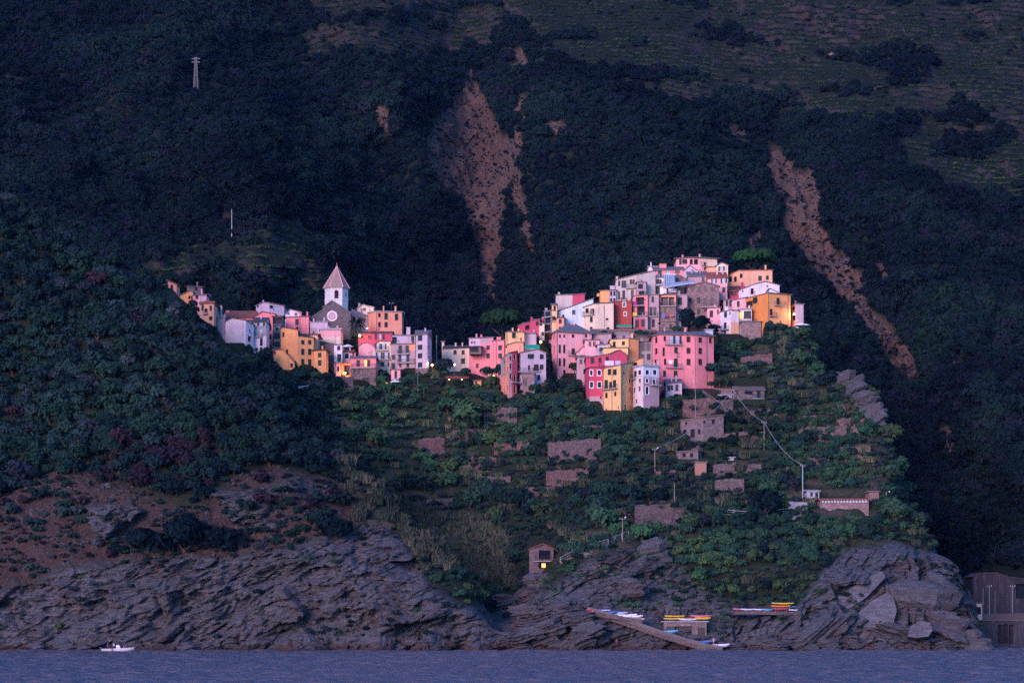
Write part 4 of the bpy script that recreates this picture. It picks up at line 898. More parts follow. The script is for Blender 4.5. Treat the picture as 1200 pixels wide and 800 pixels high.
house('small dusty pink house with twin windows under a flat dark roof', [(685.4, 631), (702.6, 630)], 398, 418, 8, 'shed', 'slate', 'palepink', rise=1.2, W=wv([691.4, 696.4], [(400.4, 405.6)], 2.4, 'd'))
house('bare grey lean-to roof building below the big cream house', [(694.5, 642), (716.5, 640)], 391, 402, 8, 'shed', 'brown', 'dusty', rise=2.4, C=[(708, 1.6, 388.6)])
house('blood red house with two small white framed windows', [(719.2, 657), (740.2, 656)], 353.2, 381.5, 9, 'flat', 'slate', 'red', W=[(731.6, 354.6, 358.8, 2.2, 'f'), (732.6, 365.8, 369.6, 1.6, 'f')])
house('small yellow house on the upper left of the hill', [(703.4, 672), (714, 671)], 340.6, 358, 8, 'flat', 'brown', 'orange', C=[(701, 3, 347.5)])
house('small lilac house with dark windows next to the small yellow house', [(714.2, 671), (722, 671)], 339.4, 358, 8, 'shed', 'dark', 'lilac', rise=0.6, W=wv([716.2, 720], [(341.6, 346.4), (349.6, 353)], 1.8, 'd'), C=[(717.5, 5.5, 335.4)])
house('long greige house with green shutters on the upper left ridge', [(721.8, 672), (746, 670), (768, 671)], 326, 356, 9, 'extrude', 'brown', 'greige', tops=[(721.8, 327.4), (746, 322.6), (768, 317.2)], W=[(725.6, 329, 335, 1.8, 'g'), (729.8, 329, 337, 2.0, 'g'), (732.4, 329, 337, 2.0, 'g'), (739.4, 327.6, 332.6, 1.8, 'n'), (742.4, 327.6, 332.6, 1.8, 'n'), (725.4, 342, 351, 1.8, 'g'), (731, 340.6, 350.6, 2.4, 'g'), (741, 340, 347.6, 2.2, 'd')], B=[(733.8, 745, 337.6, 1.0)], C=[(723, 2.4, 324.6)])
house('pink house with stacked dark loggias and laundry', [(742, 658), (759, 656)], 346.4, 374, 9, 'flat', 'slate', 'pink', W=[(750, 348.5, 356.6, 7, 'b'), (751, 359.4, 369.6, 6.4, 'b'), (755.6, 350.6, 352, 1.2, 'd')], B=[(743, 755, 358, .9), (743, 759, 370, .9)])
house('crimson vaulted ground floor under the loggia house', [(742.6, 655), (759, 654)], 371, 389, 8, 'flat', 'slate', 'dusty', W=[(746.5, 375, 383.6, 3.4, 'n'), (753.4, 374.6, 382.6, 3.0, 'n')], reg=[(744, 756, 373, 386, 'crimson')])
house('slim dusty house with green shutters in the middle of the stone row', [(759.2, 657), (772.6, 656)], 345.6, 390, 9, 'flat', 'slate', 'dusty', W=[(765, 347.6, 354, 2.2, 'g'), (763, 360, 369.6, 2.4, 'g'), (767.4, 360, 369.6, 2.4, 'd'), (765.8, 374.4, 383, 2.4, 'n')], B=[(759.4, 771, 370.6, .7)], D=[772.4])
house('stone house with a framed double loggia and laundry below', [(772.8, 657), (792.2, 656)], 345.2, 392, 9, 'flat', 'brown', 'pinkstone', reg=[(774, 792, 346, 359, 'salmon')], W=[(779, 348.2, 357.8, 6, 'b'), (787, 348.2, 357.8, 4.2, 'b'), (780, 361.6, 366, 2.0, 'd'), (779, 379.6, 384.6, 4.4, 'd'), (786.6, 379.4, 383.8, 3.4, 'd')], B=[(774, 791, 358.4, .7)], D=[773.4])
house('dusty house with green shutters right of the framed loggia', [(792.4, 659), (805.4, 658)], 345.8, 392, 9, 'flat', 'pale', 'dusty', W=[(796.8, 348.8, 357.2, 3.6, 'g'), (796.6, 362, 368, 3.2, 'g')])
house('rough stone house with a low gable and many small windows', [(805.6, 662), (842.6, 660)], 342, 387, 10, 'extrude', 'brown', 'pinkstone', tops=[(805.6, 335.6), (825.6, 330.4), (842.6, 336)], W=[(811, 336.2, 341, 2.6, 'd'), (819.2, 336.2, 341, 2.2, 'd'), (826.6, 336.2, 341, 2.0, 'd'), (835.4, 337, 341.4, 2.0, 'd'), (809.6, 349.8, 354.4, 2.6, 'd'), (818.8, 348.4, 355, 2.8, 'g'), (826.6, 350, 355.6, 2.6, 'd'), (834.6, 349.6, 355.6, 2.4, 'd'), (818.8, 361.8, 368, 2.4, 'g'), (833, 363.4, 371.6, 2.6, 'n'), (843-1.4, 363, 367.6, 1.4, 'd')], B=[(821.6, 842, 359.6, 1.1)])
house('pink terrace house hanging below the dark wooden balcony', [(829, 654), (844, 653)], 361, 386, 7, 'flat', 'brown', 'palepink', W=[(833.6, 364, 371.4, 3.0, 'n'), (841.4, 363, 368, 1.6, 'd')])
house('white terrace house with a green door high on the hill', [(757.4, 673), (777.6, 671)], 326, 347, 8, 'flat', 'slate', 'white', W=[(764.6, 327.4, 332, 3, 'd'), (770.8, 327, 332.4, 2.4, 'd'), (774, 327.6, 332.4, 2.0, 'd'), (770.2, 335.8, 344.4, 4.2, 'g'), (760.6, 336, 341, 3.4, 'd')], B=[(757.6, 777, 334.4, .8)])
house('terrace room with washing lines left of the white terrace house', [(746.4, 667), (757.2, 667)], 331, 347, 7, 'flat', 'slate', 'dusty', W=[(750.6, 333, 338, 4, 'd'), (752, 341, 345, 4.6, 'd')], B=[(744.4, 757, 346, .9)])
house('pink house with a long grey roof just under the summit', [(765.8, 680), (801.4, 678)], 316, 328, 10, 'side', 'slate', 'pink', rise=1.6, W=[(773.2, 317.2, 324, 3.0, 'g'), (793.8, 315.6, 320, 4.0, 'b'), (783, 318, 321, 3.4, 'w')], C=[(776.8, 8, 309.8)])
house('white flat roofed attic on the ridge above the pink house', [(760, 684), (771, 684)], 312.6, 318, 6, 'flat', 'pale', 'white')
house('grey stone gable beside the blue glazed veranda', [(792, 672), (806, 670)], 330, 346, 9, 'extrude', 'slate', 'stone', tops=[(792, 321), (799, 324), (806, 330)])
house('blank grey plaster gable below the summit house', [(801.2, 678), (818, 677)], 323, 330, 9, 'extrude', 'slate', 'lilac', tops=[(801.2, 317), (808, 311.2), (818, 318)])
house('flat roofed summit house with a pillared terrace', [(792.6, 690), (808, 688), (822, 688), (840.4, 690)], 302.8, 316, 10, 'flat', 'brown', 'palepink', W=[(797.4, 304, 309.6, 2.0, 'g'), (801, 304, 309, 2.0, 'd'), (804, 304, 309, 2.0, 'd'), (810, 304, 309.6, 2.8, 'b'), (815.6, 304, 309.6, 3.4, 'b'), (826, 307.6, 310.6, 2.2, 'd')], reg=[(822, 841, 300, 312, 'cream')], oh=0.8, B=[(808, 822, 311, .8)])
house('small cream gabled house with a double shuttered window near the summit', [(838.6, 682), (853, 681)], 311, 322, 9, 'extrude', 'slate', 'cream', tops=[(838.6, 311.6), (845.4, 308), (853, 311.2)], W=[(845.6, 312.4, 317.4, 2.6, 'o')])
house('low peach wing joined to the small gabled house', [(827.8, 683), (838.4, 682)], 312.2, 320, 7, 'shed', 'red', 'peach', rise=1.2)
house('pale house under a bright red tile roof', [(829, 670), (852, 668)], 325.4, 352, 9, 'side', 'red', 'palepink', rise=2.2, W=[(836.8, 326, 332, 2.2, 'o'), (848.2, 325.2, 331.4, 2.6, 'o'), (848.2, 336.8, 342.6, 2.6, 'g')])
house('mottled slate roofed house left of the red tile roof', [(806, 674), (829, 673)], 323.5, 334, 9, 'side', 'slate', 'dusty', rise=2.0, W=[(824, 325, 329.6, 2, 'd')])
house('long peach house with red roof tiles behind the white gable', [(851.6, 685), (866, 682), (905, 682)], 318.6, 341, 10, 'extrude', 'red', 'peach', tops=[(851.6, 321.6), (866, 317.8), (905, 317.2)], W=[(856, 324.4, 330, 2.4, 'd'), (861.8, 324.4, 330, 2.2, 'd'), (868.6, 321, 325.4, 2.4, 'd'), (890.6, 323.4, 328.8, 3.0, 'g'), (899.2, 323.2, 327.6, 2.4, 'g')], C=[(897, 1.8, 311.4)])
house('house with a purple red lean-to roof under the peach house', [(852, 671), (876, 669)], 340.6, 366, 8, 'shed', 'red', 'crimson', rise=2.6, W=[(860, 342, 346, 5, 'd'), (854, 343, 349, 2.2, 'g')])
house('white gabled house behind the orange house', [(866, 668), (886, 663), (913.4, 664)], 338, 352, 10, 'extrude', 'slate', 'white', tops=[(866, 338.6), (897, 331), (913.4, 335)], W=[(881.6, 338, 344.6, 2.2, 'd'), (870.4, 340.2, 342, 1.2, 'd'), (899, 334.6, 336, 1.4, 'd')])
house('small pale blue extension on the roof of the orange house', [(901.4, 657), (915.6, 656)], 345, 350, 6, 'extrude', 'slate', 'bluewhite', tops=[(901.4, 338.6), (903, 338.6), (915.6, 345)])
house('small white house with one green shutter left of the orange house', [(858, 658), (875.4, 656)], 352, 372, 8, 'extrude', 'slate', 'palepink', tops=[(858, 351.6), (875.4, 349)], W=[(865.2, 353, 359.4, 2.2, 'g')])
house('narrow dark house with shutters left of the small white house', [(848, 661), (858, 660)], 350.6, 372, 8, 'shed', 'slate', 'dusty', rise=1.0, W=[(852, 352, 358, 2, 'g'), (856, 352, 359, 2, 'd')])
house('big orange corner house on the right end of the hill', [(874.8, 655), (900.2, 644), (926.4, 648)], 346.4, 381, 11, 'flat', 'brown', 'deeporange', reg=[(900.2, 927, 345, 381, 'orange')], W=[(885, 348.6, 355.2, 3.4, 'g'), (911.8, 349.2, 358.6, 3.2, 'g'), (903.6, 362, 371.8, 2.8, 'g'), (878.4, 353, 359.5, 4.6, 'n')], B=[(906, 919, 359.6, 1.0), (902, 909, 372.6, .8)], D=[900.4, 923.4], oh=0.5)
house('tall white house front with balconies below the orange house', [(844, 652), (857, 648), (866, 649)], 364.6, 400, 9, 'flat', 'slate', 'white', W=[(850.2, 365.6, 371.6, 2.4, 'g'), (855.4, 365.6, 368, 1.2, 'd'), (849.8, 378, 385, 2.2, 'g'), (849.6, 388, 396, 1.6, 'd')], B=[(846, 855, 386, .9)], reg=[(856.6, 866, 378, 400, 'peach')])
house('white house with a covered balcony and green blind', [(866.2, 650), (881, 649)], 362.6, 378, 8, 'flat', 'slate', 'white', W=[(868, 366, 373, 4, 'l'), (876, 364.4, 373, 6, 'g')], B=[(863, 880, 375.6, 1.2)], reg=[])
house('rough stone substructure under the covered balcony', [(868.6, 648), (892, 646.5)], 377.4, 402, 7, 'flat', 'slate', 'pinkstone', W=[(876, 394, 397, 3, 'd')], par=0.0)
house('little grey house with a lamp and terrace right of the orange house', [(927.6, 652), (932.4, 650), (941.6, 651)], 356.6, 384, 7, 'flat', 'slate', 'peach', reg=[(932.4, 942, 355, 384, 'lilac')], W=[(930, 359.4, 363.4, 2.0, 'd'), (930.4, 370, 375, 2.4, 'd')], C=[(932, 1.4, 353)])
# ---- lower front row of the right group
house('lilac house with a shallow gable and a balcony above a stone arch', [(606, 626), (610.4, 622), (639.8, 624)], 413, 447, 10, 'extrude', 'brown', 'lilac', tops=[(606, 414.6), (610.4, 414.2), (629.5, 409.8), (639.8, 413.4)], W=[(622, 415, 420, 5.4, 'g'), (634.8, 415.2, 420.4, 3.4, 'g'), (634.8, 427.2, 432.6, 3.2, 'g'), (628.4, 427, 435, 4.2, 'n'), (631.4, 439.2, 445, 2.6, 'd'), (620, 428, 436, 1.8, 'd')], B=[(605, 624, 436.4, 1.2), (624.6, 632.6, 435.2, .6)])
house('tall narrow house row in orange, grey and crimson facing the valley', [(587, 627), (596.4, 619), (605.8, 621)], 416, 468, 9, 'extrude', 'brown', 'salmon', tops=[(587, 419), (596.4, 415.4), (605.8, 412.4)], reg=[(587, 592.6, 412, 440, 'grey'), (596.4, 600.2, 412, 447, 'lilac'), (600.2, 605.8, 410, 466, 'crimson'), (596.4, 600.2, 447, 466, 'palepink')],
      W=wv([591], [(420, 426), (431, 437), (443, 448), (456, 462)], 1.4, 'd')+wv([594.4], [(419, 424), (430, 436), (452, 458)], 1.5, 'd')+wv([598.2], [(417.6, 421.6), (426, 432), (438, 443)], 1.8, 'g')+wv([603], [(416, 421), (440, 447), (452, 460)], 2.0, 'n'), B=[(587.6, 611, 448.8, 1.0)])
house('rubble stone arch carrying the terrace of the lilac house', [(611.5, 620), (626.4, 619)], 437.6, 452, 5, 'flat', 'slate', 'pinkstone', W=[(615.6, 452-8, 451.5, 3, 'd')], found=4)
house('crimson house with white framed windows above a stone base', [(686.4, 612), (691, 607), (708, 607)], 430.4, 476, 11, 'shed', 'dark', 'crimson', rise=1.0, reg=[(686, 708, 465, 480, 'dusty')], W=[(692.4, 434, 439.4, 3.0, 'f'), (702.2, 434, 439.4, 2.8, 'f'), (693, 447.6, 453.8, 3.0, 'f'), (702.4, 447.6, 453.8, 3.0, 'f'), (704, 464.6, 466.6, 1.2, 'd')])
house('upper crimson storey with a curved gable and roof terrace', [(686.8, 617), (714, 614), (734.6, 615)], 418, 431, 9, 'extrude', 'slate', 'crimson', tops=[(686.8, 418.4), (714, 415.6), (722, 411.6), (727, 411), (734.6, 416.4)], W=[(694.4, 419.2, 425.6, 3.0, 'g'), (703.2, 419, 425.6, 2.6, 'g'), (711.6, 418, 422, 2.6, 'd')])
house('tall yellow corner house with balcony doors at the foot of the village', [(707.8, 601), (727.4, 595), (741.6, 603)], 430.5, 489.5, 11, 'extrude', 'brown', 'yellow', tops=[(707.8, 431), (727.4, 430), (741.6, 423.4)], reg=[(737, 741.6, 420, 484, 'orange')],
      W=[(714.2, 432.6, 439, 2.8, 'g'), (720.4, 432.8, 439.2, 3.2, 'g'), (710.4, 445.2, 455, 3.0, 'g'), (715.6, 447.4, 455.2, 2.6, 'g'), (720.2, 445.4, 455, 2.8, 'g'), (710.6, 460.4, 466, 2.2, 'g'), (721, 459, 463.8, 2.0, 'd'), (710.6, 479, 481, 1.0, 'd'), (724.6, 476, 478.6, 1.0, 'd'), (737.8, 444.4, 449, 1.8, 'd'), (738.4, 455, 459, 1.6, 'd'), (738.6, 464.4, 466.6, 1.3, 'd'), (732.8, 474.6, 482, 2.0, 'd'), (731.2, 436, 439, 1.8, 'd')], B=[(706.6, 725, 456, 1.0)], D=[717.4, 729])
house('ochre wing with a slanting roof behind the yellow corner house', [(741.6, 604), (753.4, 602)], 424, 440, 8, 'extrude', 'slate', 'orange', tops=[(741.6, 423.6), (753.4, 419.6)], W=[(744.6, 424.6, 428.6, 3, 'd')])
house('white house with a pale blue top storey beside the yellow corner house', [(741.8, 602), (753.8, 597), (772.4, 600)], 430.4, 480, 10, 'flat', 'pale', 'white', reg=[(753.8, 772.4, 442.4, 482, 'dusty'), (753.8, 772.4, 428, 442.4, 'bluewhite')],
      W=[(749.6, 434, 438.8, 2.4, 'f'), (749.6, 444, 447.6, 1.6, 'd'), (749.4, 453, 458, 1.6, 'd'), (745.8, 468, 472, 1.4, 'd'), (743.6, 454.6, 459.4, 1.4, 'd'), (758.6, 433.8, 438.6, 3.2, 'f'), (767.4, 433.8, 438.6, 3.2, 'f'), (758.4, 444, 448, 2.4, 'f'), (766.6, 444.6, 450, 2.4, 'f'), (758.4, 453.4, 461.6, 2.8, 'f'), (744.4, 435, 441, 2.4, 'd')], B=[(761.6, 773, 451.4, 1.0), (740.6, 746.4, 443, .9)], par=0.4)
house('ochre house with a flat roof in the middle of the lower row', [(715, 624), (736.6, 621), (748.4, 623)], 397.4, 420, 9, 'flat', 'slate', 'yellow', reg=[(736.6, 749, 396, 420, 'orange')], W=[(719.8, 400.4, 407.8, 2.4, 'd'), (730.6, 400.2, 404, 2.6, 'd')], C=[(740.6, 2.6, 391.6)], D=[736.8])
house('low yellow terrace wall in front of the ochre house', [(707, 619.5), (736, 618)], 407.8, 418, 6, 'flat', 'slate', 'yellow', par=0.0)
house('grey house with two tall dark windows left of the tall pink house', [(748.6, 625), (764.4, 624)], 400.8, 432, 9, 'flat', 'dark', 'grey', W=[(754.2, 402, 411, 3.4, 'd'), (760, 402, 411, 3.4, 'd'), (753.4, 415.4, 419, 2.6, 'd'), (760.2, 414.6, 421.4, 3.0, 'g')])
house('tall pink apartment house with four balconies', [(765, 619), (776, 615), (816, 616.5), (836.4, 620)], 392.4, 464, 12, 'hip', 'slate', 'pink', rise=1.6, inset=3, oh=0.6, found=5,
      W=wv([769], [(395, 401.6), (408.4, 414.6)], 2.0, 'd')+wv([779], [(394, 399)], 2.0, 'd')+[(768, 421.6, 428.6, 1.6, 'd'), (771, 421.6, 428.6, 1.6, 'w'), (777.8, 407.4, 417, 1.8, 'd'), (779.4, 420.4, 427, 2.0, 'd'), (778.8, 434.4, 441, 2.6, 'g')]
      +[(786.6, 393.6, 403.4, 3.8, 'w'), (793.6, 393.6, 403.6, 3.6, 'o'), (792.2, 407, 413.6, 3.2, 'g'), (792, 420.2, 430.2, 3.4, 'g'), (791.8, 434.4, 441.6, 3.4, 'g')]+wv([806.8], [(394.4, 400.6), (407.6, 414), (420.6, 427.6)], 3.4, 'n')+wv([820.6], [(395.6, 401.2), (407.8, 414.4), (420.6, 427.4)], 3.6, 'n')+[(832.4, 395.6, 401.8, 2.8, 'n')],
      B=[(778.6, 797, 404.6, 1.2), (774.4, 792.4, 418, 1.1), (780, 798, 431.6, 1.1)], D=[814.6, 828], C=[(803, 2.2, 384.6)])
house('glazed roof room on the right wing of the tall pink house', [(826.5, 626), (835.4, 626)], 386.6, 394, 6, 'flat', 'pale', 'bluewhite', W=[(831, 387.6, 392.6, 6, 'w')], name='roof_room', cat='roof room')
house('small lilac annex with a sloping roof at the foot of the tall pink house', [(780.8, 609), (799, 608)], 448, 464, 7, 'shed', 'slate', 'lilac', rise=1.8, W=[(783.8, 451.6, 457.4, 2.6, 'g'), (787.4, 451.6, 456.6, 2.0, 'g'), (793.2, 450.6, 457.8, 2.6, 'g')])
# ---- lone houses on the slope below
house('stone farmhouse with a tiled roof on the slope right of the path', [(860, 606), (867, 602), (896, 604)], 456.4, 475, 8, 'side', 'brown', 'stone', rise=1.2, W=[(863.6, 458, 464, 1.6, 'd'), (877.4, 458.4, 461.6, 7.4, 'd'), (889, 458.2, 466.4, 3.4, 'g')], B=[(881, 895, 467, .8)], snap=True)
house('long stone house with a tilted roof in the middle of the slope', [(798, 591), (824, 587), (848, 589)], 489, 517, 8, 'extrude', 'brown', 'stone', tops=[(798, 492.4), (824, 489.4), (848, 486.6)], W=[(802.6, 503.4, 511.6, 2.8, 'd'), (811.6, 503, 512, 3.2, 'd'), (836, 491.6, 496, 2.6, 'd'), (804, 494.6, 497, 1.6, 'd'), (825, 493, 495.6, 2.0, 'd'), (819.4, 503, 508, 2, 'd')], snap=True)
house('square stone house with a flat grey roof above the orange shed', [(793, 578), (818, 574), (823, 578)], 528.2, 546, 8, 'shed', 'slate', 'stone', rise=0.7, W=[(801.6, 531, 535, 2.6, 'd'), (810.4, 531, 535, 2.6, 'd')], oh=0.4, snap=True)
house('little orange tin shed below the square stone house', [(814.6, 570), (827.8, 570)], 541.6, 558, 4, 'flat', 'slate', 'tin', name='shed', cat='shed', found=2, snap=True)
house('tiny white hut beside the vine pergola', [(853.4, 581), (860, 581)], 536.2, 540, 3, 'flat', 'pale', 'limewash', name='hut', cat='hut', found=1, snap=True)
house('low open hut with a red roof beside the stone farmhouse', [(839, 606), (861, 606)], 455.6, 459, 4, 'shed', 'red', 'stone', rise=0.8, name='hut', cat='hut', snap=True)
house('white flat roofed terrace hut below the red roofed hut', [(842.6, 601), (858, 601)], 463, 466.4, 4, 'flat', 'pale', 'limewash', name='hut', cat='hut', snap=True)
house('small white hut with a dark door left of the long red roof', [(945.6, 551), (960, 551)], 574.6, 586, 5, 'shed', 'pale', 'limewash', rise=0.5, W=[(957, 577, 585, 2.4, 'd'), (951, 577, 581, 2.0, 'd')], name='hut', cat='hut', snap=True)
house('long low stone building with a dark red roof above a retaining wall', [(961, 549), (1018, 547)], 584.4, 607, 7, 'shed', 'red', 'pinkstone', rise=0.6, W=wv([964+k*3.6 for k in range(15)], [(585.4, 588.4)], 2.0, 'w'), reg=[(961, 1018, 583, 589, 'brown')], oh=0.5, snap=True)
house('dark red cabin at the right end of the long low building', [(1018.4, 549), (1030, 549)], 576, 586.4, 6, 'flat', 'brown', 'brown', name='cabin', cat='cabin', snap=True)
house('little stone cottage with a red gable roof and lit window above the cove', [(620.4, 509.5), (625.6, 507.5), (648.8, 509)], 643, 672, 6.5, 'extrude', 'red', 'stone', tops=[(620.4, 643.4), (636, 637.4), (648.8, 642.8)], W=[(638.2, 644.8, 654.6, 10, 'd'), (637.6, 658.6, 665.6, 9.6, 'd'), (637, 660, 664.4, 3.4, 'l')], B=[(626, 648, 656.8, .7)], oh=0.6, snap=True)
house('stone boathouse with two dark doorways under the kayak deck', [(778, 491), (828, 489.5)], 728.4, 746, 8, 'flat', 'pale', 'stone', W=[(800.5, 733.6, 743.4, 15, 'b'), (822, 735, 744, 6, 'd'), (785.6, 734, 743, 7, 'd')], name='boathouse', cat='boathouse', snap=True)
house('roofless stone ruin on the high terraces at the upper right', [(957, 1135), (975, 1130), (994, 1136)], 66, 76, 8, 'extrude', 'brown', 'stone', tops=[(957, 63), (962, 61), (966, 67), (975, 64), (984, 69), (994, 67)], W=[(970, 68, 71, 2, 'd'), (980, 69, 72, 2, 'd')], name='ruin', cat='ruin', clear=False)
house('small stone hut at the very top edge of the mountain terraces', [(379, 1155), (395, 1155)], 8.6, 14.5, 5, 'shed', 'brown', 'stone', rise=0.8, name='hut', cat='hut', clear=False)

house('low rubble terrace wall between the upper stone houses and the ochre house', [(703, 646), (742, 645), (768, 646)], 388, 402, 4, 'flat', 'brown', 'pinkstone', par=0.3, name='retaining_wall', cat='wall')
house('grey tin roofed shed below the blood red house', [(722, 643.5), (741, 643)], 391.5, 400, 4, 'shed', 'pale', 'dusty', rise=0.9, W=[(731, 393.5, 397, 2.2, 'd')], name='shed', cat='shed')
house('flat slate roof terrace behind the tall pink house', [(770, 640), (800, 640)], 388.5, 396, 6, 'shed', 'red', 'dusty', rise=1.0)

house('low dusty house with a slate roof between the pink stair house and the crimson gable', [(676, 627), (690, 626)], 418, 432, 6, 'shed', 'slate', 'dusty', rise=1.2, W=[(681, 421, 426, 2.2, 'd'), (686, 421, 426, 2.0, 'g')])
house('narrow lilac house squeezed behind the crimson gable and the ochre wing', [(700, 622), (715, 621)], 404, 418, 6, 'flat', 'slate', 'lilac', W=wv([704, 709], [(407, 412)], 2.2, 'g'), B=[(702, 711, 412.6, .7)])
house('small stone house with a terrace left of the conical dark tree', [(774, 648), (791, 647)], 377, 392, 5, 'flat', 'brown', 'pinkstone', W=[(778, 380, 386, 2.4, 'd'), (786, 380, 385, 2.4, 'n')], B=[(775, 790, 388, .8)])
house('slim salmon house between the balcony tower and the pale blue house', [(652, 651), (661, 650)], 372, 392, 6, 'shed', 'brown', 'salmon', rise=1.0, W=wv([656.5], [(374, 379), (383, 388)], 2.4, 'g'))

# ------------------------------------------------------------------ walls, paths and landing
def ground(px, py, fallback=600.0):
    h = land_at(px, py); return Vector(h) if h is not None else P(px, py, fallback)
WALLS = []
def dry_wall(label, px0, px1, t0, t1, b0, b1, mat='stone', thick=1.2, name='retaining_wall', Y0=None, Y1=None, jit=0.18, seg=1.1):
    A = ground(px0, b0) if Y0 is None else P(px0, b0, Y0); Bv = ground(px1, b1) if Y1 is None else P(px1, b1, Y1)
    ya, yb = A.y-0.5, Bv.y-0.5; A = P(px0, b0, ya); Bv = P(px1, b1, yb); g = random.Random(int(px0*7+b0))
    za, zb_ = ZP(t0, ya), ZP(t1, yb); O = (A+Bv)/2; L = (Bv-A).length; n_ = max(3, int(L/seg)); mb = MB(); d = (Bv-A)
    off = [(g.uniform(-.12, .12), g.uniform(-jit, jit)) for _ in range(n_+1)]
    for i in range(n_):
        t, u = i/n_, (i+1)/n_; p, q = A+d*t-O, A+d*u-O; zt, zu = za+(zb_-za)*t-O.z+off[i][1], za+(zb_-za)*u-O.z+off[i][1]+g.uniform(-.08, .08)
        f0, f1 = off[i][0], off[i+1][0]
        mb.hexa([(p.x, p.y-0.35+f0, p.z-2.2), (q.x, q.y-0.35+f1, q.z-2.2), (q.x, q.y+thick, q.z-2.2), (p.x, p.y+thick, p.z-2.2)], [(p.x, p.y+f0, zt), (q.x, q.y+f1, zu), (q.x, q.y+thick, zu), (p.x, p.y+thick, zt)])
    mat = {'stone': 'drystone', 'pinkstone': 'pinkdry'}.get(mat, mat); o = mb.build(name, WM[mat]); o.location = O; tag(o, label, 'wall', 'dry stone walls of the terraces')
    WALLS.append((px0, px1, min(ya, yb), max(ya, yb)+1, max(b0, b1)-2, min(t0, t1), True))
    for q in range(max(2, int((px1-px0)/11))):
        t = g.uniform(0.02, .98); c_ = A.lerp(Bv, t); c_.y -= g.uniform(.6, 1.6); fm = g.choice(('sh_lush', 'sh_near', 'sh_near', 'sh_pale'))
        if g.random() < .35: c_ = Vector((c_.x, A.y+thick+.6, za+(zb_-za)*t-.5))
        make_shrub(c_.x, c_.y, c_.z-.3, g.uniform(.5, 1.25), fm, {'sh_lush': 'fresh green', 'sh_near': 'dull green', 'sh_pale': 'pale'}[fm]+' shrub growing along the '+label[:52].rsplit(' ', 1)[0], 'shrubs along the terrace walls')
    return o
dry_wall('broad dry stone wall below the tall narrow house row', 567, 606, 478, 477, 494, 491)
dry_wall('large sloping dry stone wall below the crimson and yellow houses', 642, 704, 518, 513, 538, 536)
dry_wall('reddish terrace wall in the green valley below the saddle houses', 490, 521, 514, 512, 528, 527, 'pinkstone')
dry_wall('short terrace wall below the cream shuttered house', 420, 444, 511.5, 510, 521, 519, 'pinkstone')
dry_wall('upper valley terrace wall near the pole by the lilac house', 400, 432, 494, 496, 501, 503, 'stone')
dry_wall('wall with a handrail near the right edge of the promontory', 936, 992, 500, 499, 514, 511)
dry_wall('long stone wall below the orange tin shed', 836, 892, 543, 543, 558, 557)
dry_wall('lower tumbled stone wall among dry reeds', 838, 872, 562, 560, 578, 577)
dry_wall('rounded bastion of dry stone above the sea cliff', 744, 804, 592, 590, 618, 612)
dry_wall('stepped stone wall left of the rounded bastion', 695, 742, 600, 594, 609, 606)
dry_wall('grey street wall below the tall orange house', 349, 372, 452, 451, 461, 460, 'grey')
dry_wall('stone wall in front of the lit archway', 395, 414, 441, 440, 454.5, 454.5)
dry_wall('pinkish garden wall right of the long stone house', 849, 862, 508, 507, 516, 515, 'pinkstone')
dry_wall('pale garden wall below the stone farmhouse', 866, 897, 505.5, 506.5, 514, 515, 'pinkstone')
dry_wall('pale concrete wall left of the white hut', 924, 946, 588, 587, 604, 602, 'grey')
dry_wall('terrace wall under the small lilac annex', 800, 838, 468, 466, 480, 478, 'pinkstone')
dry_wall('retaining wall of the path beside the stone farmhouse', 828, 859, 470, 468, 486, 482, 'stone')
dry_wall('terrace wall at the foot of the cliff pasture right of the stone hut', 985, 1020, 524, 522, 536, 533, 'pinkstone')
dry_wall('high terrace wall below the white house front', 868, 905, 418, 414, 428, 424, 'pinkstone')
dry_wall('middle terrace wall in the valley left of the reeds', 540, 575, 545, 542, 553, 550)
dry_wall('valley terrace wall below the big sloping wall', 640, 690, 552, 549, 561, 557, 'pinkstone')
dry_wall('long valley terrace wall below the big round tree', 525, 570, 504, 501, 512, 509)
gw = random.Random(21); n_w = 0
while n_w < 22:
    x_, y_, w_ = gw.uniform(470, 1000), gw.uniform(485, 598), gw.uniform(22, 52)
    if any(a-4 < x_+w_ and x_ < c+4 and b-6 < y_ < d+8 for a, c, b, d in CLEAR) or any(w2[0]-6 < x_+w_ and x_ < w2[1]+6 and abs(w2[4]-y_) < 11 for w2 in WALLS) or land_at(x_, y_) is None or land_at(x_+w_, y_) is None: continue
    if abs(land_at(x_, y_)[1]-land_at(x_+w_, y_)[1]) > 9: continue
    h_ = gw.uniform(3.5, 6.0); o = dry_wall('low dry stone terrace wall half hidden by bushes on the slope below the village', x_, x_+w_, y_-h_, y_-h_+gw.uniform(-1, 1), y_, y_+gw.uniform(-1, 1), gw.choice(('stone', 'pinkstone')), name='terrace_wall'); o['group'] = 'low terrace walls among the bushes'; n_w += 1
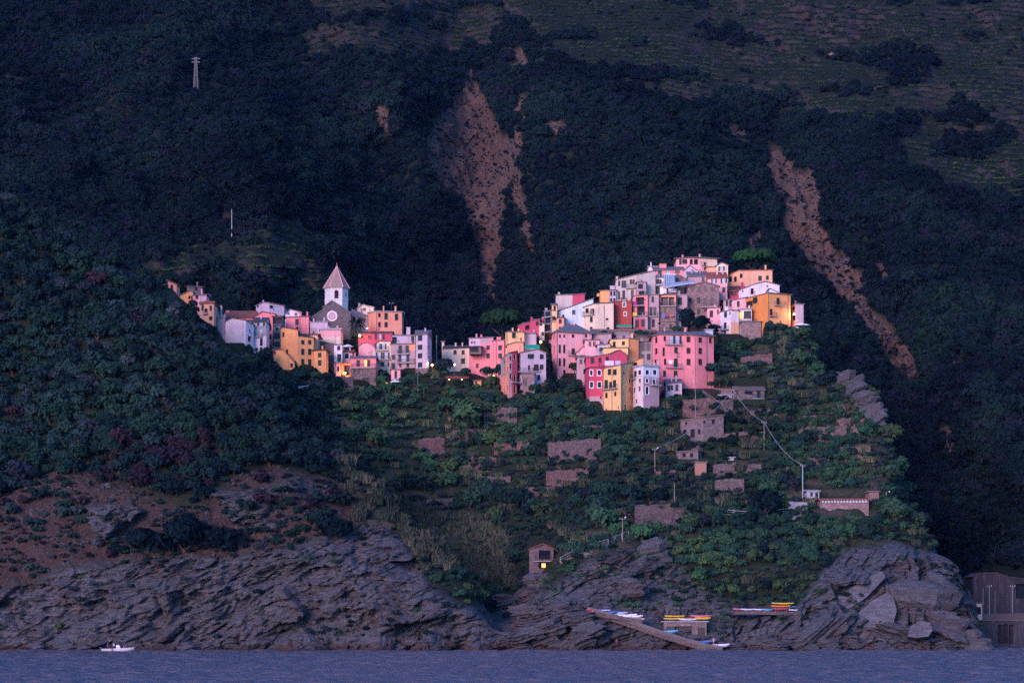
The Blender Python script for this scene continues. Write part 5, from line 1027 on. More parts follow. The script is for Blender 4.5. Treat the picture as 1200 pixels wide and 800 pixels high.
# slipway with a kerbed edge, path with a handrail
def strip(name, pts, width, thick, mat, label, cat, kind=None):
    mb = MB(); O = Vector(pts[0]); L = [Vector(p)-O for p in pts]
    for a, b_ in zip(L[:-1], L[1:]):
        w_ = Vector((0, width, 0)); t = Vector((0, 0, thick))
        mb.hexa([a-t, b_-t, b_-t+w_, a-t+w_], [a, b_, b_+w_, a+w_])
    o = mb.build(name, mat); o.location = O; return tag(o, label, cat, kind=kind)
M_CONC = plain("slipway concrete", (0.13, 0.108, 0.108), 0.9, var=0.3, scale=0.8)
sl = []
for x_, y_ in ((688, 712), (715, 719.5), (745, 729.5), (775, 740), (805, 749), (826, 755), (846, 758.5)):
    yy_ = min([ground(x_+e, y_+f).y for e in (-14, -7, 0, 7, 14) for f in (-3, 0, 3)])-1.0; yy_ = min(yy_, sl[-1].y) if sl else yy_; sl.append(P(x_, y_, yy_))
strip("slipway", [(p.x, p.y-1.2, p.z) for p in sl], 4.0, 0.5, M_CONC, 'concrete slipway running down to the water', 'slipway', 'structure')
strip('slipway_wall', [(p.x, p.y-1.1, p.z-0.504) for p in sl], 3.5, 0.8, WM['drystone'], None, None, 'structure')
rim = MB(); O = sl[0]
for a, b_ in zip(sl[:-1], sl[1:]): rim.hexa([(a.x-O.x, a.y-1.45-O.y, a.z-O.z-0.2), (b_.x-O.x, b_.y-1.45-O.y, b_.z-O.z-0.2), (b_.x-O.x, b_.y-1.205-O.y, b_.z-O.z-0.2), (a.x-O.x, a.y-1.205-O.y, a.z-O.z-0.2)], [(a.x-O.x, a.y-1.45-O.y, a.z-O.z+0.3), (b_.x-O.x, b_.y-1.45-O.y, b_.z-O.z+0.3), (b_.x-O.x, b_.y-1.205-O.y, b_.z-O.z+0.3), (a.x-O.x, a.y-1.205-O.y, a.z-O.z+0.3)])
o = rim.build("kerb", M_CONC); o.location = O; tag(o, kind='structure')
def handrail(label, pts, h=1.0, every=2.0):
    mb = MB(); O = Vector(pts[0])
    L = [Vector(p)-O for p in pts]; mb.tube([p+Vector((0, 0, h)) for p in L], 0.05, 4); mb.tube([p+Vector((0, 0, h*0.5)) for p in L], 0.03, 4)
    t = empty('handrail', O, label, 'handrail'); mb.build('rail', M_PALEMETAL, t)
    for a, b_ in zip(L[:-1], L[1:]):
        n_ = max(1, int((b_-a).length/every))
        for i in range(n_):
            p = a.lerp(b_, i/n_); k = MB(); k.bar(p-Vector((0, 0, 0.5)), p+Vector((0, 0, h)), 0.045, 4); k.build('post', M_PALEMETAL, t)
    return t
M_PALEMETAL = plain("galvanised steel", (0.42, 0.42, 0.45), 0.5, 0.3)
pth = [ground(x, y) for x, y in ((655, 660), (672, 652), (690, 645), (712, 639), (735, 631), (758, 622))]
pth = [Vector((p.x, p.y-0.8, p.z+0.3)) for p in pth]
strip("path", pth, 2.4, 1.6, plain("path gravel", (0.17, 0.135, 0.13), 0.95), None, None, 'structure')
handrail('metal handrail along the path that climbs from the stone cottage', [(p.x, p.y+0.1, p.z) for p in pth])
p2_ = [ground(x, y) for x, y in ((745, 606), (790, 600), (838, 603), (880, 607), (925, 605))]; p2_ = [Vector((p.x, p.y-0.8, p.z+0.4)) for p in p2_]
strip("path", p2_, 2.0, 1.4, M_CONC, None, None, 'structure')
handrail('long low handrail on the path above the green grove', [(p.x, p.y+0.1, p.z) for p in p2_], 0.9, 3.0)
for j_, q_ in enumerate((((822, 462), (838, 474), (848, 483), (858, 482)), ((700, 604), (728, 597), (745, 600)), ((930, 514), (965, 513), (1010, 508)))):
    pp = [ground(x, y) for x, y in q_]; strip("path", [(p.x, p.y-0.7, p.z+0.35) for p in pp], 1.6, 1.4, M_CONC, None, None, 'structure')

# ------------------------------------------------------------------ railway wall at the right edge
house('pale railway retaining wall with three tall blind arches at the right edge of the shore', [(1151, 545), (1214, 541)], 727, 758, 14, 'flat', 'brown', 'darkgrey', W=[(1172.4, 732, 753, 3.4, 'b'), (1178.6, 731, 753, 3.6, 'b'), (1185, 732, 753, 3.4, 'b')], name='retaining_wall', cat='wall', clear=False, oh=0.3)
house('grey stone tunnel portal behind the railway masts', [(1140, 562), (1180, 560), (1214, 562)], 676, 716, 10, 'extrude', 'dark', 'soot', tops=[(1140, 675), (1148, 671.6), (1168, 671.4), (1180, 676), (1214, 681)], W=[(1198, 684, 700, 12, 'b')], rise=1, name='tunnel_portal', cat='tunnel portal', clear=False)
house('small pale pier with an arched recess beside the dark boulders', [(1137.6, 548), (1151, 547)], 706.6, 722, 8, 'flat', 'brown', 'greige', W=[(1147, 711, 719, 3.6, 'b')], name='pier', cat='pier', clear=False)
strip("railway_bed", [P(1128, 721, 548), P(1150, 719, 548), P(1240, 717, 546)], 16, 9, plain("railway ballast", (0.09, 0.075, 0.07), 0.95), None, None, 'structure')

# ------------------------------------------------------------------ poles, masts and cables
M_POLE = plain("weathered pole wood", (0.24, 0.19, 0.17), 0.9)
M_PYLON = plain('dull pylon steel', (0.20, 0.19, 0.21), 0.6, 0.2)
def pole(label, px, ytop, ybase, Y=None, r=0.11, mat=None, arm=True, name='utility_pole', lamp=False, cat='pole'):
    if Y is None: Y = ground(px, ybase).y
    b_ = P(px, ybase, Y); H = ZP(ytop, Y)-b_.z; t = empty(name, b_, label, cat)
    k = MB(); k.bar((0, 0, -1.2), (0, 0, H), r, 7, 0, r*0.7); k.build('shaft', mat or M_POLE, t)
    if arm:
        k = MB(); k.bar((-0.6, 0, H-0.35), (0.6, 0, H-0.35), 0.05, 4); k.build('crossarm', M_POLE, t)
        for s in (-0.5, 0.5): k = MB(); k.bar((s, 0, H-0.3), (s, 0, H-0.08), 0.05, 6); k.build('insulator', M_WHITE, t)
    if lamp:
        k = MB(); k.bar((0, 0, H-0.1), (0.6, -0.3, H+0.1), 0.04, 4); k.build('lamp_arm', M_IRON, t)
        k = MB(); k.hexa([(0.45, -0.5, H-0.05), (0.8, -0.5, H-0.05), (0.8, -0.15, H-0.05), (0.45, -0.15, H-0.05)], [(0.55, -0.4, H+0.15), (0.7, -0.4, H+0.15), (0.7, -0.25, H+0.15), (0.55, -0.25, H+0.15)]); k.build('lamp_head', M_WHITE, t)
    return b_+Vector((0, 0, H-0.1))
pA = pole('wooden pole below the tall pink apartment house', 815, 446, 490)
pB = pole('leaning wooden pole left of the square stone house', 767.4, 525, 556, lamp=True)
pC = pole('tall pole beside the stone garden wall on the slope', 895.4, 493.5, 532)
pD = pole('pale steel pole next to the white hut', 940.6, 544, 586, r=0.12, mat=M_PALEMETAL)
pE = pole('short pole at the corner of the stone farmhouse', 859.4, 456, 480, arm=False)
pole('thin wooden pole above the rounded bastion', 790.4, 566, 592, arm=False)
pole('wooden pole with a small lamp beside the climbing path', 729.4, 606, 634, lamp=True)
pole('white lamp pole in front of the tall lilac house', 489.6, 431, 453, Y=628, r=0.08, mat=M_PYLON, arm=False, lamp=True, name='street_lamp', cat='lamp post')
pole('thin aerial mast left of the cream saddle house', 511.6, 393, 428, Y=655, r=0.07, mat=M_PALEMETAL, arm=False, name='aerial_mast', cat='mast')
pole('white lamp pole at the right end of the dark red cabin', 1038.6, 576, 594, r=0.09, mat=M_PALEMETAL, arm=False, lamp=True, name='street_lamp', cat='lamp post')
pole('lone white pole in the forest above the village', 271.6, 245, 280, Y=mount_at(271.6, 278)[1]-2, r=0.13, mat=M_PALEMETAL, arm=False)
pole('railway mast in front of the tunnel portal', 1159.4, 685, 718, Y=549, r=0.14, mat=M_PYLON, name='railway_mast', cat='mast')
pole('shorter railway mast left of the portal mast', 1152, 689, 718, Y=551, r=0.1, mat=M_PYLON, arm=False, name='railway_mast', cat='mast')
pole('railway mast nearest the right edge', 1186.6, 685, 716, Y=549, r=0.14, mat=M_PYLON, name='railway_mast', cat='mast')
pole('railway mast between the other two tall masts', 1166, 692, 716, Y=553, r=0.09, mat=M_PYLON, arm=False, name='railway_mast', cat='mast')
pole('tv aerial on the orange block of flats', 458.6, 354, 366, Y=668, r=0.06, mat=M_IRON, arm=True, name='tv_aerial', cat='aerial')
def cable(label, a, b_, sag):
    pts = []
    for i in range(15):
        t = i/14; p = a.lerp(b_, t); p.z -= sag*4*t*(1-t); pts.append(p-a)
    k = MB(); k.tube(pts, 0.045, 4); o = k.build('cable', M_PALEMETAL); o.location = a; tag(o, label, 'cable')
cable('cable from the pole by the pink apartment house to the farmhouse pole', pA, pE, 0.8)
cable('long cable from the leaning pole up to the farmhouse pole', pB, pE, 2.0)
cable('cable from the farmhouse pole down to the tall garden pole', pE, pC, 1.2)
cable('cable from the tall garden pole down to the pale steel pole', pC, pD, 1.6)
def pylon():
    x, Y, z, i, j = mount_at(229.5, 106); Y -= 3; H = ZP(68, Y)-ZP(105.5, Y); t = empty('lattice_pylon', P(229.5, 105.5, Y), 'steel lattice pylon standing in the dark forest at the upper left', 'pylon')
    w0, w1 = 1.0, 0.35
    for sx in (-1, 1):
        for sy in (-1, 1): k = MB(); k.bar((sx*w0, sy*w0, -2), (sx*w1, sy*w1, H), 0.06, 4); k.build('leg', M_PYLON, t)
    k = MB(); n_ = 9
    for q in range(n_):
        a, c = q/n_, (q+1)/n_; wa, wc = w0+(w1-w0)*a, w0+(w1-w0)*c
        for s in (-1, 1):
            k.bar((-wa*1, s*wa, H*a), (wc, s*wc, H*c), 0.03, 4); k.bar((wa, s*wa, H*a), (-wc, s*wc, H*c), 0.03, 4); k.bar((-wc, s*wc, H*c), (wc, s*wc, H*c), 0.03, 4)
    k.build('bracing', M_PYLON, t)
    for zz in (0.97, 0.86): k = MB(); k.bar((-1.7, 0, H*zz), (1.7, 0, H*zz), 0.1, 4); k.bar((-1.7, 0, H*zz), (0, 0, H*zz+0.7), 0.06, 4); k.bar((1.7, 0, H*zz), (0, 0, H*zz+0.7), 0.06, 4); k.build('crossarm', M_PYLON, t)
pylon()

# ------------------------------------------------------------------ lit lamps
def lamp(label, px, py, Y, power, col=(1.0, 0.50, 0.15), post=None, r=0.2, mat=None, push=0.5):
    p = P(px, py, Y); t = empty('street_lamp', p if post is None else P(px, post, Y), label, 'lamp'); dz = 0 if post is None else p.z-ZP(post, Y)
    if post is not None: k = MB(); k.bar((0, 0, -0.6), (0, 0, dz-0.1), 0.07, 6); k.build('post', M_IRON, t)
    else: k = MB(); k.bar((0, 0.6, 0.25), (0, 0, 0.25), 0.035, 4); k.build('bracket', M_IRON, t)
    me = bpy.data.meshes.new('bulb'); bm = bmesh.new(); bmesh.ops.create_icosphere(bm, subdivisions=2, radius=r*1.25); bm.to_mesh(me); bm.free(); me.materials.append(mat or M_LAMP)
    o = link('bulb', me, t); o.location = (0, 0, dz)
    k = MB(); k.bar((0, 0, dz+r), (0, 0, dz+r+0.12), r*1.2, 8, 0, r*0.3); k.build('lamp_cap', M_IRON, t)
    ld = bpy.data.lights.new('lamp light', 'POINT'); ld.energy = power*5.0; ld.color = col; ld.shadow_soft_size = r*1.3
    lo = bpy.data.objects.new('lamp_light', ld); COL.objects.link(lo); lo.parent = t; lo.location = (0, -push, dz-0.1)
lamp('glowing orange lamp inside the archway house', 404, 437, 635.3, 26, r=0.28)
lamp('yellow wall lamp at the left corner of the red house', 421.6, 393, 652.4, 24, (1.0, 0.62, 0.12), r=0.26)
lamp('small lamp between the palm and the orange block of flats', 430.4, 384.4, 660, 5, (1.0, 0.72, 0.5), r=0.15, mat=M_LAMPW)
lamp('bright lamp on the corner of the tall lilac house', 501.2, 426, 636.6, 22, (1.0, 0.66, 0.36), r=0.2)
lamp('orange lamp just right of the tall lilac house', 506.4, 427.6, 633, 12, post=441, r=0.24)
lamp('lamp on a pale post in the saddle square', 532.8, 427, 634, 14, (1.0, 0.68, 0.45), post=441.5, r=0.2, mat=M_LAMPW)
lamp('orange lantern hanging at the end of the green awning', 633.6, 400.6, 646, 12, r=0.28)
lamp('white lamp at the corner of the little grey house by the orange house', 930.6, 368, 647.6, 26, (1.0, 0.58, 0.36), r=0.22, mat=M_LAMPW)
lamp('small red glowing lamp on the cliff below the climbing path', 703.8, 669, ground(703.8, 669).y-0.8, 3, (1.0, 0.55, 0.5), r=0.12, mat=M_LAMPW)
lamp('small orange lamp under the chestnut by the cream shuttered house', 452.6, 448.8, 630, 5, r=0.2)
lamp('left table lamp under the dark red restaurant awning', 526.4, 444.6, 628, 3, (1.0, 0.6, 0.3), r=0.12)
lamp('right table lamp under the dark red restaurant awning', 541.2, 444.4, 628, 3, (1.0, 0.6, 0.3), r=0.12)
lamp('low lamp right of the round tree in the saddle', 578.6, 440, 636, 6, (1.0, 0.5, 0.2), r=0.16)
# awnings, parasols
def awning(label, px0, px1, yt, yb, Y, mat, depth=2.0, legs=True):
    a, b_ = P(px0, yt, Y), P(px1, yt, Y); O = (a+b_)/2; dz = ZP(yt, Y)-ZP(yb, Y); t = empty('awning', O, label, 'awning'); hx = (b_-a).length/2
    k = MB(); k.hexa([(-hx, 0, 0), (hx, 0, 0), (hx, -depth, -dz), (-hx, -depth, -dz)], [(-hx, 0, .06), (hx, 0, .06), (hx, -depth, -dz+.06), (-hx, -depth, -dz+.06)])
    k.hexa([(-hx, -depth-.04, -dz-.3), (hx, -depth-.04, -dz-.3), (hx, -depth-.004, -dz-.3), (-hx, -depth-.004, -dz-.3)], [(-hx, -depth-.04, -dz+.06), (hx, -depth-.04, -dz+.06), (hx, -depth-.004, -dz+.06), (-hx, -depth-.004, -dz+.06)]); k.build('canopy', mat, t)
    if legs:
        for s in (-1, 1): k = MB(); k.bar((s*(hx-.1), -depth+.1, -dz-2.6), (s*(hx-.1), -depth+.1, -dz), 0.05, 5); k.build('post', M_IRON, t)
    CLEAR.append((px0-2, px1+2, yt-6, yb+8))
awning('dark red restaurant awning in the saddle square', 523.5, 549.5, 441, 443.2, 632, M_REDAWN, 3.0)
awning('green awning above the lilac gabled house', 615.4, 632.4, 404, 408, 640, M_GREENAWN, 1.6)
awning('green awning at the foot of the blood red house', 722.4, 740.4, 380.6, 383, 653, M_GREENAWN, 2.0)
def parasol(label, px, ytop, Y, r, mat, H=2.4):
    t = empty('parasol', P(px, ytop, Y)-Vector((0, 0, H)), label, 'parasol'); k = MB(); k.bar((0, 0, -0.4), (0, 0, H), 0.05, 6); k.build('pole', M_IRON, t)
    k = MB(); n_ = 8; q = lambda i, rr, z: Vector((rr*math.cos(2*math.pi*i/n_), rr*math.sin(2*math.pi*i/n_), z))
    for i in range(n_): k.poly([q(i, r, H-.55), q(i+1, r, H-.55), (0, 0, H)]); k.quad(q(i, r, H-.75), q(i+1, r, H-.75), q(i+1, r, H-.55), q(i, r, H-.55))
    k.build('canopy', mat, t)
parasol('white parasol on the terrace right of the slim white house', 407.4, 403.2, 634, 1.5, M_WHITE)
parasol('wide white parasol beside the little grey house at the right end', 939.6, 378.4, 644, 2.2, M_WHITE)
parasol('white parasol in front of the small pink house', 463.4, 444.6, 628, 1.4, M_WHITE)
# blue glazed veranda with a sheet metal roof
def conservatory():
    t = empty('glazed_veranda', P(784.5, 335.5, 668), 'blue glazed veranda with a white frame and sheet metal roof', 'veranda'); O = P(784.5, 335.5, 668)
    x0, x1 = XP(778.4, 668)-O.x, XP(791.4, 668)-O.x; H = ZP(322, 668)-O.z; n_ = 5
    mg = plain("blue glazing", (0.10, 0.17, 0.27), 0.25)
    for i in range(n_):
        a, c = x0+(x1-x0)*i/n_, x0+(x1-x0)*(i+1)/n_
        k = MB(); k.hexa([(a+.05, 0, 0), (c-.05, 0, 0), (c-.05, .05, 0), (a+.05, .05, 0)], [(a+.05, 0, H), (c-.05, 0, H), (c-.05, .05, H), (a+.05, .05, H)]); k.build('pane', mg, t)
        k = MB(); k.box((a, 0, H/2), (.09, .12, H)); k.build('mullion', M_WHITE, t)
    k = MB(); k.box(((x0+x1)/2, 1.6, H+.1), (x1-x0+.5, 3.6, .18)); k.build('roof', M_WHITE, t)
    k = MB(); k.box(((x0+x1)/2, 3.2, H/2), (x1-x0, .2, H)); k.build('back_wall', WM['lilac'], t)
    a, b_, c, d = P(780, 337, 660)-O, P(814, 331.4, 660)-O, P(814.5, 329.6, 668)-O, P(789, 331.6, 668)-O
    k = MB(); k.hexa([a, b_, c, d], [p+Vector((0, 0, .15)) for p in (a, b_, c, d)]); k.build('metal_roof', plain("bluish sheet metal", (0.46, 0.50, 0.58), 0.45, 0.2), t)
conservatory()
def laundry(label, px0, px1, y0, y1, Y, colr):
    a = P(px0, y0, Y); w_ = XP(px1, Y)-XP(px0, Y); h = ZP(y0, Y)-ZP(y1, Y); n_ = 6; k = MB()
    for i in range(n_):
        u, v = w_*i/n_, w_*(i+1)/n_; f = lambda s: 0.08*math.sin(s*5)
        k.hexa([(u, f(u), -h), (v, f(v), -h), (v, f(v)+.03, -h), (u, f(u)+.03, -h)], [(u, f(u)*.3, 0), (v, f(v)*.3, 0), (v, f(v)*.3+.03, 0), (u, f(u)*.3+.03, 0)])
    o = k.build('laundry', clothm('cloth '+label[:18], colr)); o.location = a; tag(o, label, 'laundry')
laundry('magenta cloth hanging at the stacked loggia house', 742.4, 745.6, 353, 357.6, 653.5, (0.42, 0.03, 0.22))
laundry('yellow cloth hanging below the magenta one', 741.6, 746.4, 366, 370, 653.3, (0.70, 0.42, 0.06))
laundry('bright blue cloth hanging under the framed double loggia', 775.8, 779, 368.4, 371.4, 655.2, (0.02, 0.26, 0.55))
laundry('crimson cloth hanging beside the bright blue one', 779.4, 782, 368.2, 371.4, 655.2, (0.45, 0.03, 0.14))
laundry('faded red cloth at the right under the framed double loggia', 784.6, 789.4, 368, 371, 655.2, (0.46, 0.12, 0.09))
laundry('big white sheet drying left of the green door terrace', 773.4, 781, 338, 343.6, 664, (0.68, 0.68, 0.76))
laundry('white sheets drying under the sheet metal roof', 783.4, 792.4, 338, 342.6, 664, (0.66, 0.66, 0.76))
laundry('white washing over the crimson roof terrace', 708.6, 719, 422.6, 428, 604, (0.56, 0.56, 0.66))
laundry('blue and white washing at the right of the crimson roof terrace', 721, 727, 422.6, 427.4, 603, (0.40, 0.44, 0.60))
laundry('white washing on the third balcony of the tall pink house', 783.6, 788, 422, 426, 612.6, (0.66, 0.64, 0.70))

# ------------------------------------------------------------------ notable trees
def big_tree(label, px, ybase, Y, s, fam, sz=1.0, name='tree', k=None, dz=0.0):
    p = P(px, ybase, Y); t = make_tree(p.x, p.y, p.z+dz-0.32*s, s, fam, label, None, name, k, sz); return t
PINE = mesh_of('crown', *crown_data(901, n_lobes=30, n_leaf=3400, leaf=0.085, flat=0.50, spread=0.9, lobe=0.30, base=0.10), M_PINE)
def umbrella_pine(label, px, ymid, ytrunk, Y, r, sq=1.0):
    b_ = P(px, ytrunk, Y); t = empty('umbrella_pine', b_, label, 'tree'); H = ZP(ymid, Y)-b_.z
    k = MB(); k.bar((0, 0, -1), (0.3, 0, H*0.75), 0.35, 8, 0, 0.25)
    for i in range(7): a = i*.9; k.bar((0.3, 0, H*.7), (0.3+math.cos(a)*r*.6, math.sin(a)*r*.6, H+0.25*r), 0.16, 6, 0, 0.06)
    k.build('trunk', M_BARK, t); c = link('crown', PINE, t); c.location = (0.3, 0, H); c.scale = (r, r*.85, r*sq)
umbrella_pine('wide umbrella pine left of the crimson house in the saddle', 589.5, 391, 410, 668, 6.0, 1.5)
umbrella_pine('wide umbrella pine on the ridge behind the peach house', 885, 315, 330, 702, 6.0, 1.3)
def palm(label, px, ytop, ybase, Y):
    b_ = P(px, ybase, Y); H = ZP(ytop, Y)-b_.z; t = empty('palm_tree', b_, label, 'palm'); k = MB()
    for i in range(8): k.bar((0, 0, -1+(H+1)*i/8), (0, 0, -1+(H+1)*(i+1)/8+.02), 0.27, 8, 0, 0.22)
    k.build('trunk', M_BARK, t); g = random.Random(5); ml = foliage("palm leaves", [(0.020, 0.036, 0.022), (0.028, 0.045, 0.026)])
    for f in range(26):
        a = f*2.4; up = g.uniform(-.2, 1.1); k = MB(); prev = Vector((0, 0, H)); dr = Vector((math.cos(a), math.sin(a), up)).normalized()
        for s in range(7):
            nx = prev+dr*0.45; dr = (dr+Vector((0, 0, -0.19))).normalized(); sd_ = dr.cross(Vector((0, 0, 1))).normalized(); w_ = 0.42*math.sin(math.pi*(s+1.3)/9)
            for sg in (-1, 1): k.poly([prev, nx, nx+sd_*sg*w_-Vector((0, 0, .16)), prev+sd_*sg*w_*.55-Vector((0, 0, .05))])
            prev = nx
        k.build('frond', ml, t)
palm('palm tree with a round head of fronds right of the church front', 419, 378, 403, 657)
big_tree('dark conical tree before the rough stone house', 804, 386, 644, 2.3, 'dark', 1.9, 'tree', 0)
big_tree('dark spreading tree right of the conical tree', 822, 386, 644, 2.6, 'dark', 1.0, 'tree', 1)
big_tree('dark bushy tree at the corner of the white house front', 836, 387, 645, 2.0, 'dark', 0.9, 'tree', 2)
big_tree('low bush at the foot of the conical dark tree', 794, 388, 642, 1.7, 'lush', 0.8, 'tree', 0)
big_tree('dark reddish tree before the cream saddle house', 523, 432, 640, 2.3, 'near', 1.0, 'tree', 4)
big_tree('smaller tree left of the dark reddish saddle tree', 515, 434, 638, 1.9, 'near', 1.0, 'tree', 1)
big_tree('round tree before the pink saddle house', 571, 439, 640, 2.1, 'lush', 1.0, 'tree', 2)
big_tree('second round tree before the pink saddle wing', 585, 440, 641, 1.8, 'lush', 1.0, 'tree', 3)
big_tree('small tree under the cream saddle house wall', 546, 438, 641, 1.5, 'lush', 0.8, 'tree', 1)
big_tree('bush growing against the purple side of the hipped pink house', 673.4, 434, 631, 1.5, 'lush', 1.2, 'tree', 0)
big_tree('tree in front of the right half of the orange row', 371, 442, 622, 1.7, 'lush', 0.9, 'tree', 2)
big_tree('dark tree left below the low orange annex', 323, 438, 618, 2.0, 'near', 0.8, 'tree', 3)
big_tree('dark tree in front of the white house arches', 296, 420, 615, 1.9, 'near', 0.8, 'tree', 0)
big_tree('tree in front of the cream house with wide shutters', 446, 449, 632, 1.8, 'lush', 1.0, 'tree', 4)
big_tree('tree at the foot of the grey lilac balcony house', 473, 449, 630, 1.5, 'lush', 0.9, 'tree', 1)
big_tree('tree at the foot of the tall lilac house', 486, 448, 630, 1.7, 'lush', 0.9, 'tree', 2)
big_tree('rounded tree right of the white lamp pole', 497, 456, 625, 1.8, 'lush', 0.8, 'tree', 0)
big_tree('yellow green bush below the white house', 319, 455, 598, 2.6, 'yel', 0.7, 'tree', 0)
big_tree('small yellow green bush on the rocks below the left houses', 331, 462, 594, 1.6, 'yel', 0.7, 'tree', 1)
big_tree('large dark tree before the orange corner house', 905, 402, 636, 2.7, 'lush', 0.85, 'tree', 1)
big_tree('large dark tree below the stone substructure', 889, 406, 632, 2.7, 'near', 0.9, 'tree', 2)
big_tree('dark tree below the white house front', 862, 415, 626, 2.6, 'lush', 0.9, 'tree', 3)
big_tree('tree at the left foot of the tall white house front', 845, 418, 622, 2.2, 'near', 0.9, 'tree', 0)
for q_, (px, py_, s_) in enumerate(((800, 524, 1.5), (809, 527, 1.6), (819, 524, 1.4), (832, 519, 1.2), (829, 548, 1.1), (845, 521, 1.2))):
    g_ = ground(px, py_); t_ = make_tree(g_.x, g_.y-1.0, g_.z-.3, s_, 'near' if q_ % 2 else 'lush', ('bush at the left foot of the long stone house', 'bush under the windows of the long stone house', 'bush at the lower corner of the long stone house', 'bush by the right half of the long stone house', 'bush touching the right side of the orange tin shed', 'bush at the right end of the long stone house')[q_], None, 'tree', q_ % 3, .8)
for q_, (px, yb, Y, s_) in enumerate(((843, 448, 609, 1.5), (851, 450, 609, 1.4), (812, 468, 606, 1.3), (822, 470, 605, 1.2), (834, 452, 610, 1.3))):
    big_tree(('bushy tree behind the open hut with the red roof', 'second bushy tree behind the open hut with the red roof', 'bush on the terrace right of the small lilac annex', 'second bush on the terrace right of the small lilac annex', 'bush between the tall pink house and the red roofed hut')[q_], px, yb, Y, s_, 'lush', .8, 'tree', q_)
big_tree('tree at the right foot of the tall pink apartment house', 838, 436, 611, 2.4, 'lush', 0.9, 'tree', 4)
big_tree('big round dark tree left of the long low building', 897, 602, 532, 4.1, 'dark', 0.95, 'tree', 1)
big_tree('big dark tree in the middle of the reddish earth slope', 174, 643, ground(174, 643).y-0.5, 4.8, 'dark', 0.85, 'tree', 0)
big_tree('tallest dark tree on the reddish earth slope', 216, 645, ground(216, 645).y-0.5, 5.4, 'dark', 1.0, 'tree', 1)
big_tree('right hand dark tree of the row on the reddish earth slope', 259, 644, ground(259, 644).y-0.5, 5.2, 'dark', 0.95, 'tree', 2)
big_tree('dark bush between the trees on the reddish earth slope', 140, 645, ground(140, 645).y-0.5, 2.3, 'dark', 0.7, 'tree', 2)
big_tree('dark tree at the right edge of the earth slope above the reeds', 394, 628, ground(394, 628).y-0.5, 4.2, 'dark', 0.95, 'tree', 2)
big_tree('dark bush behind the tree above the reeds', 372, 614, ground(372, 614).y-0.5, 2.2, 'near', 0.85, 'tree', 2)
big_tree('broad light trunked tree in the middle of the valley below the saddle', 548, 500, 606, 4.6, 'lush', 0.95, 'tree', 3)
big_tree('round tree between the broad valley tree and the house row', 575, 482, 612, 2.8, 'lush', 0.9, 'tree', 2)
big_tree('dark bushy tree left of the rounded bastion', 772, 588, ground(772, 588).y-1, 2.8, 'dark', 0.85, 'tree', 1)
big_tree('dark round tree before the square stone house', 807, 551, 570, 1.8, 'dark', 0.9, 'tree', 0)
big_tree('dark bush below the long low building', 1000, 618, 538, 2.8, 'lush', 0.8, 'tree', 1)
for q_, (px, py, s) in enumerate(((905, 452, 1.6), (918, 462, 1.3), (938, 460, 1.6), (786, 493, 1.7))):
    g_ = ground(px, py); make_shrub(g_.x, g_.y-1, g_.z, s, 'sh_pale', ('pale flowering shrub right of the stone farmhouse', 'low pale flowering shrub below the farmhouse one', 'pale flowering shrub near the promontory edge', 'pale grey shrub left of the long stone house')[q_], None)

# ------------------------------------------------------------------ boats and kayaks
for q_, (px, yb, Y, s_) in enumerate(((708, 391, 644, 1.0), (748, 391, 643.5, 1.2), (757, 391.5, 643, 1.1), (764, 392, 643, 0.9), (716, 391, 644, .8))):
    g_ = P(px, yb, Y); make_shrub(g_.x, g_.y, g_.z-.2, s_, 'sh_lush', ('shrub on the left end of the rubble terrace wall', 'shrub in the middle of the rubble terrace wall', 'second shrub from the right on the rubble terrace wall', 'shrub on the right end of the rubble terrace wall', 'small shrub left of the tin roofed shed')[q_], 'shrubs along the rubble terrace wall')
def hull(L, Bm, H, n=12, sheer=0.25, bow=0.9):
    """boat shell with an inside, bow towards +x"""
    V = []; F = []; sec = []
    for i in range(n+1):
        t = i/n; wd = Bm/2*(math.sin(math.pi*min(1, 0.28+0.72*(1-t)**0.75*1.0)) if t > 0.35 else 0.94+0.06*t/0.35)
        wd = max(wd, 0.02); x = -L/2+L*t; zt = H*(1+sheer*t*t); zk = H*0.55*max(0, t-0.8)/0.2*bow
        r_ = []
        for (u, z) in ((-1, zt), (-0.96, zk+(zt-zk)*.5), (-0.5, zk+0.04), (0, zk), (0.5, zk+0.04), (0.96, zk+(zt-zk)*.5), (1, zt), (0.88, zt), (0.8, zk+(zt-zk)*.45), (0, zk+H*.22), (-0.8, zk+(zt-zk)*.45), (-0.88, zt)):
            r_.append(len(V)); V.append((x, wd*u, z))
        sec.append(r_)
    m_ = len(sec[0])
    for a, b_ in zip(sec[:-1], sec[1:]):
        for k in range(m_): F.append((a[k], a[(k+1) % m_], b_[(k+1) % m_], b_[k]))
    F.append(tuple(sec[0])); F.append(tuple(reversed(sec[-1])))
    return V, F
def boat(label, p, L, mat, rz, group=None, tilt=0.0, seats=True, cover=None):
    t = empty('rowing_boat', p, label, 'boat', group, rz); t.rotation_euler = (tilt, 0, rz)
    V, F = hull(L, L*.36, L*.14); me = mesh_of('hull', V, F, mat); link('hull', me, t)
    if cover:
        k = MB(); k.hexa([(-L*.46, -L*.165, L*.135), (L*.2, -L*.165, L*.145), (L*.44, 0, L*.17), (L*.2, L*.165, L*.145), (-L*.46, L*.165, L*.135)], [(-L*.44, -L*.08, L*.2), (L*.18, -L*.08, L*.21), (L*.40, 0, L*.19), (L*.18, L*.08, L*.21), (-L*.44, L*.08, L*.2)]); k.build('cover', cover, t)
    elif seats:
        for x in (-.25, .08): k = MB(); k.box((x*L, 0, L*.10), (L*.06, L*.28, .04)); k.build('seat', M_WOOD, t)
    return t
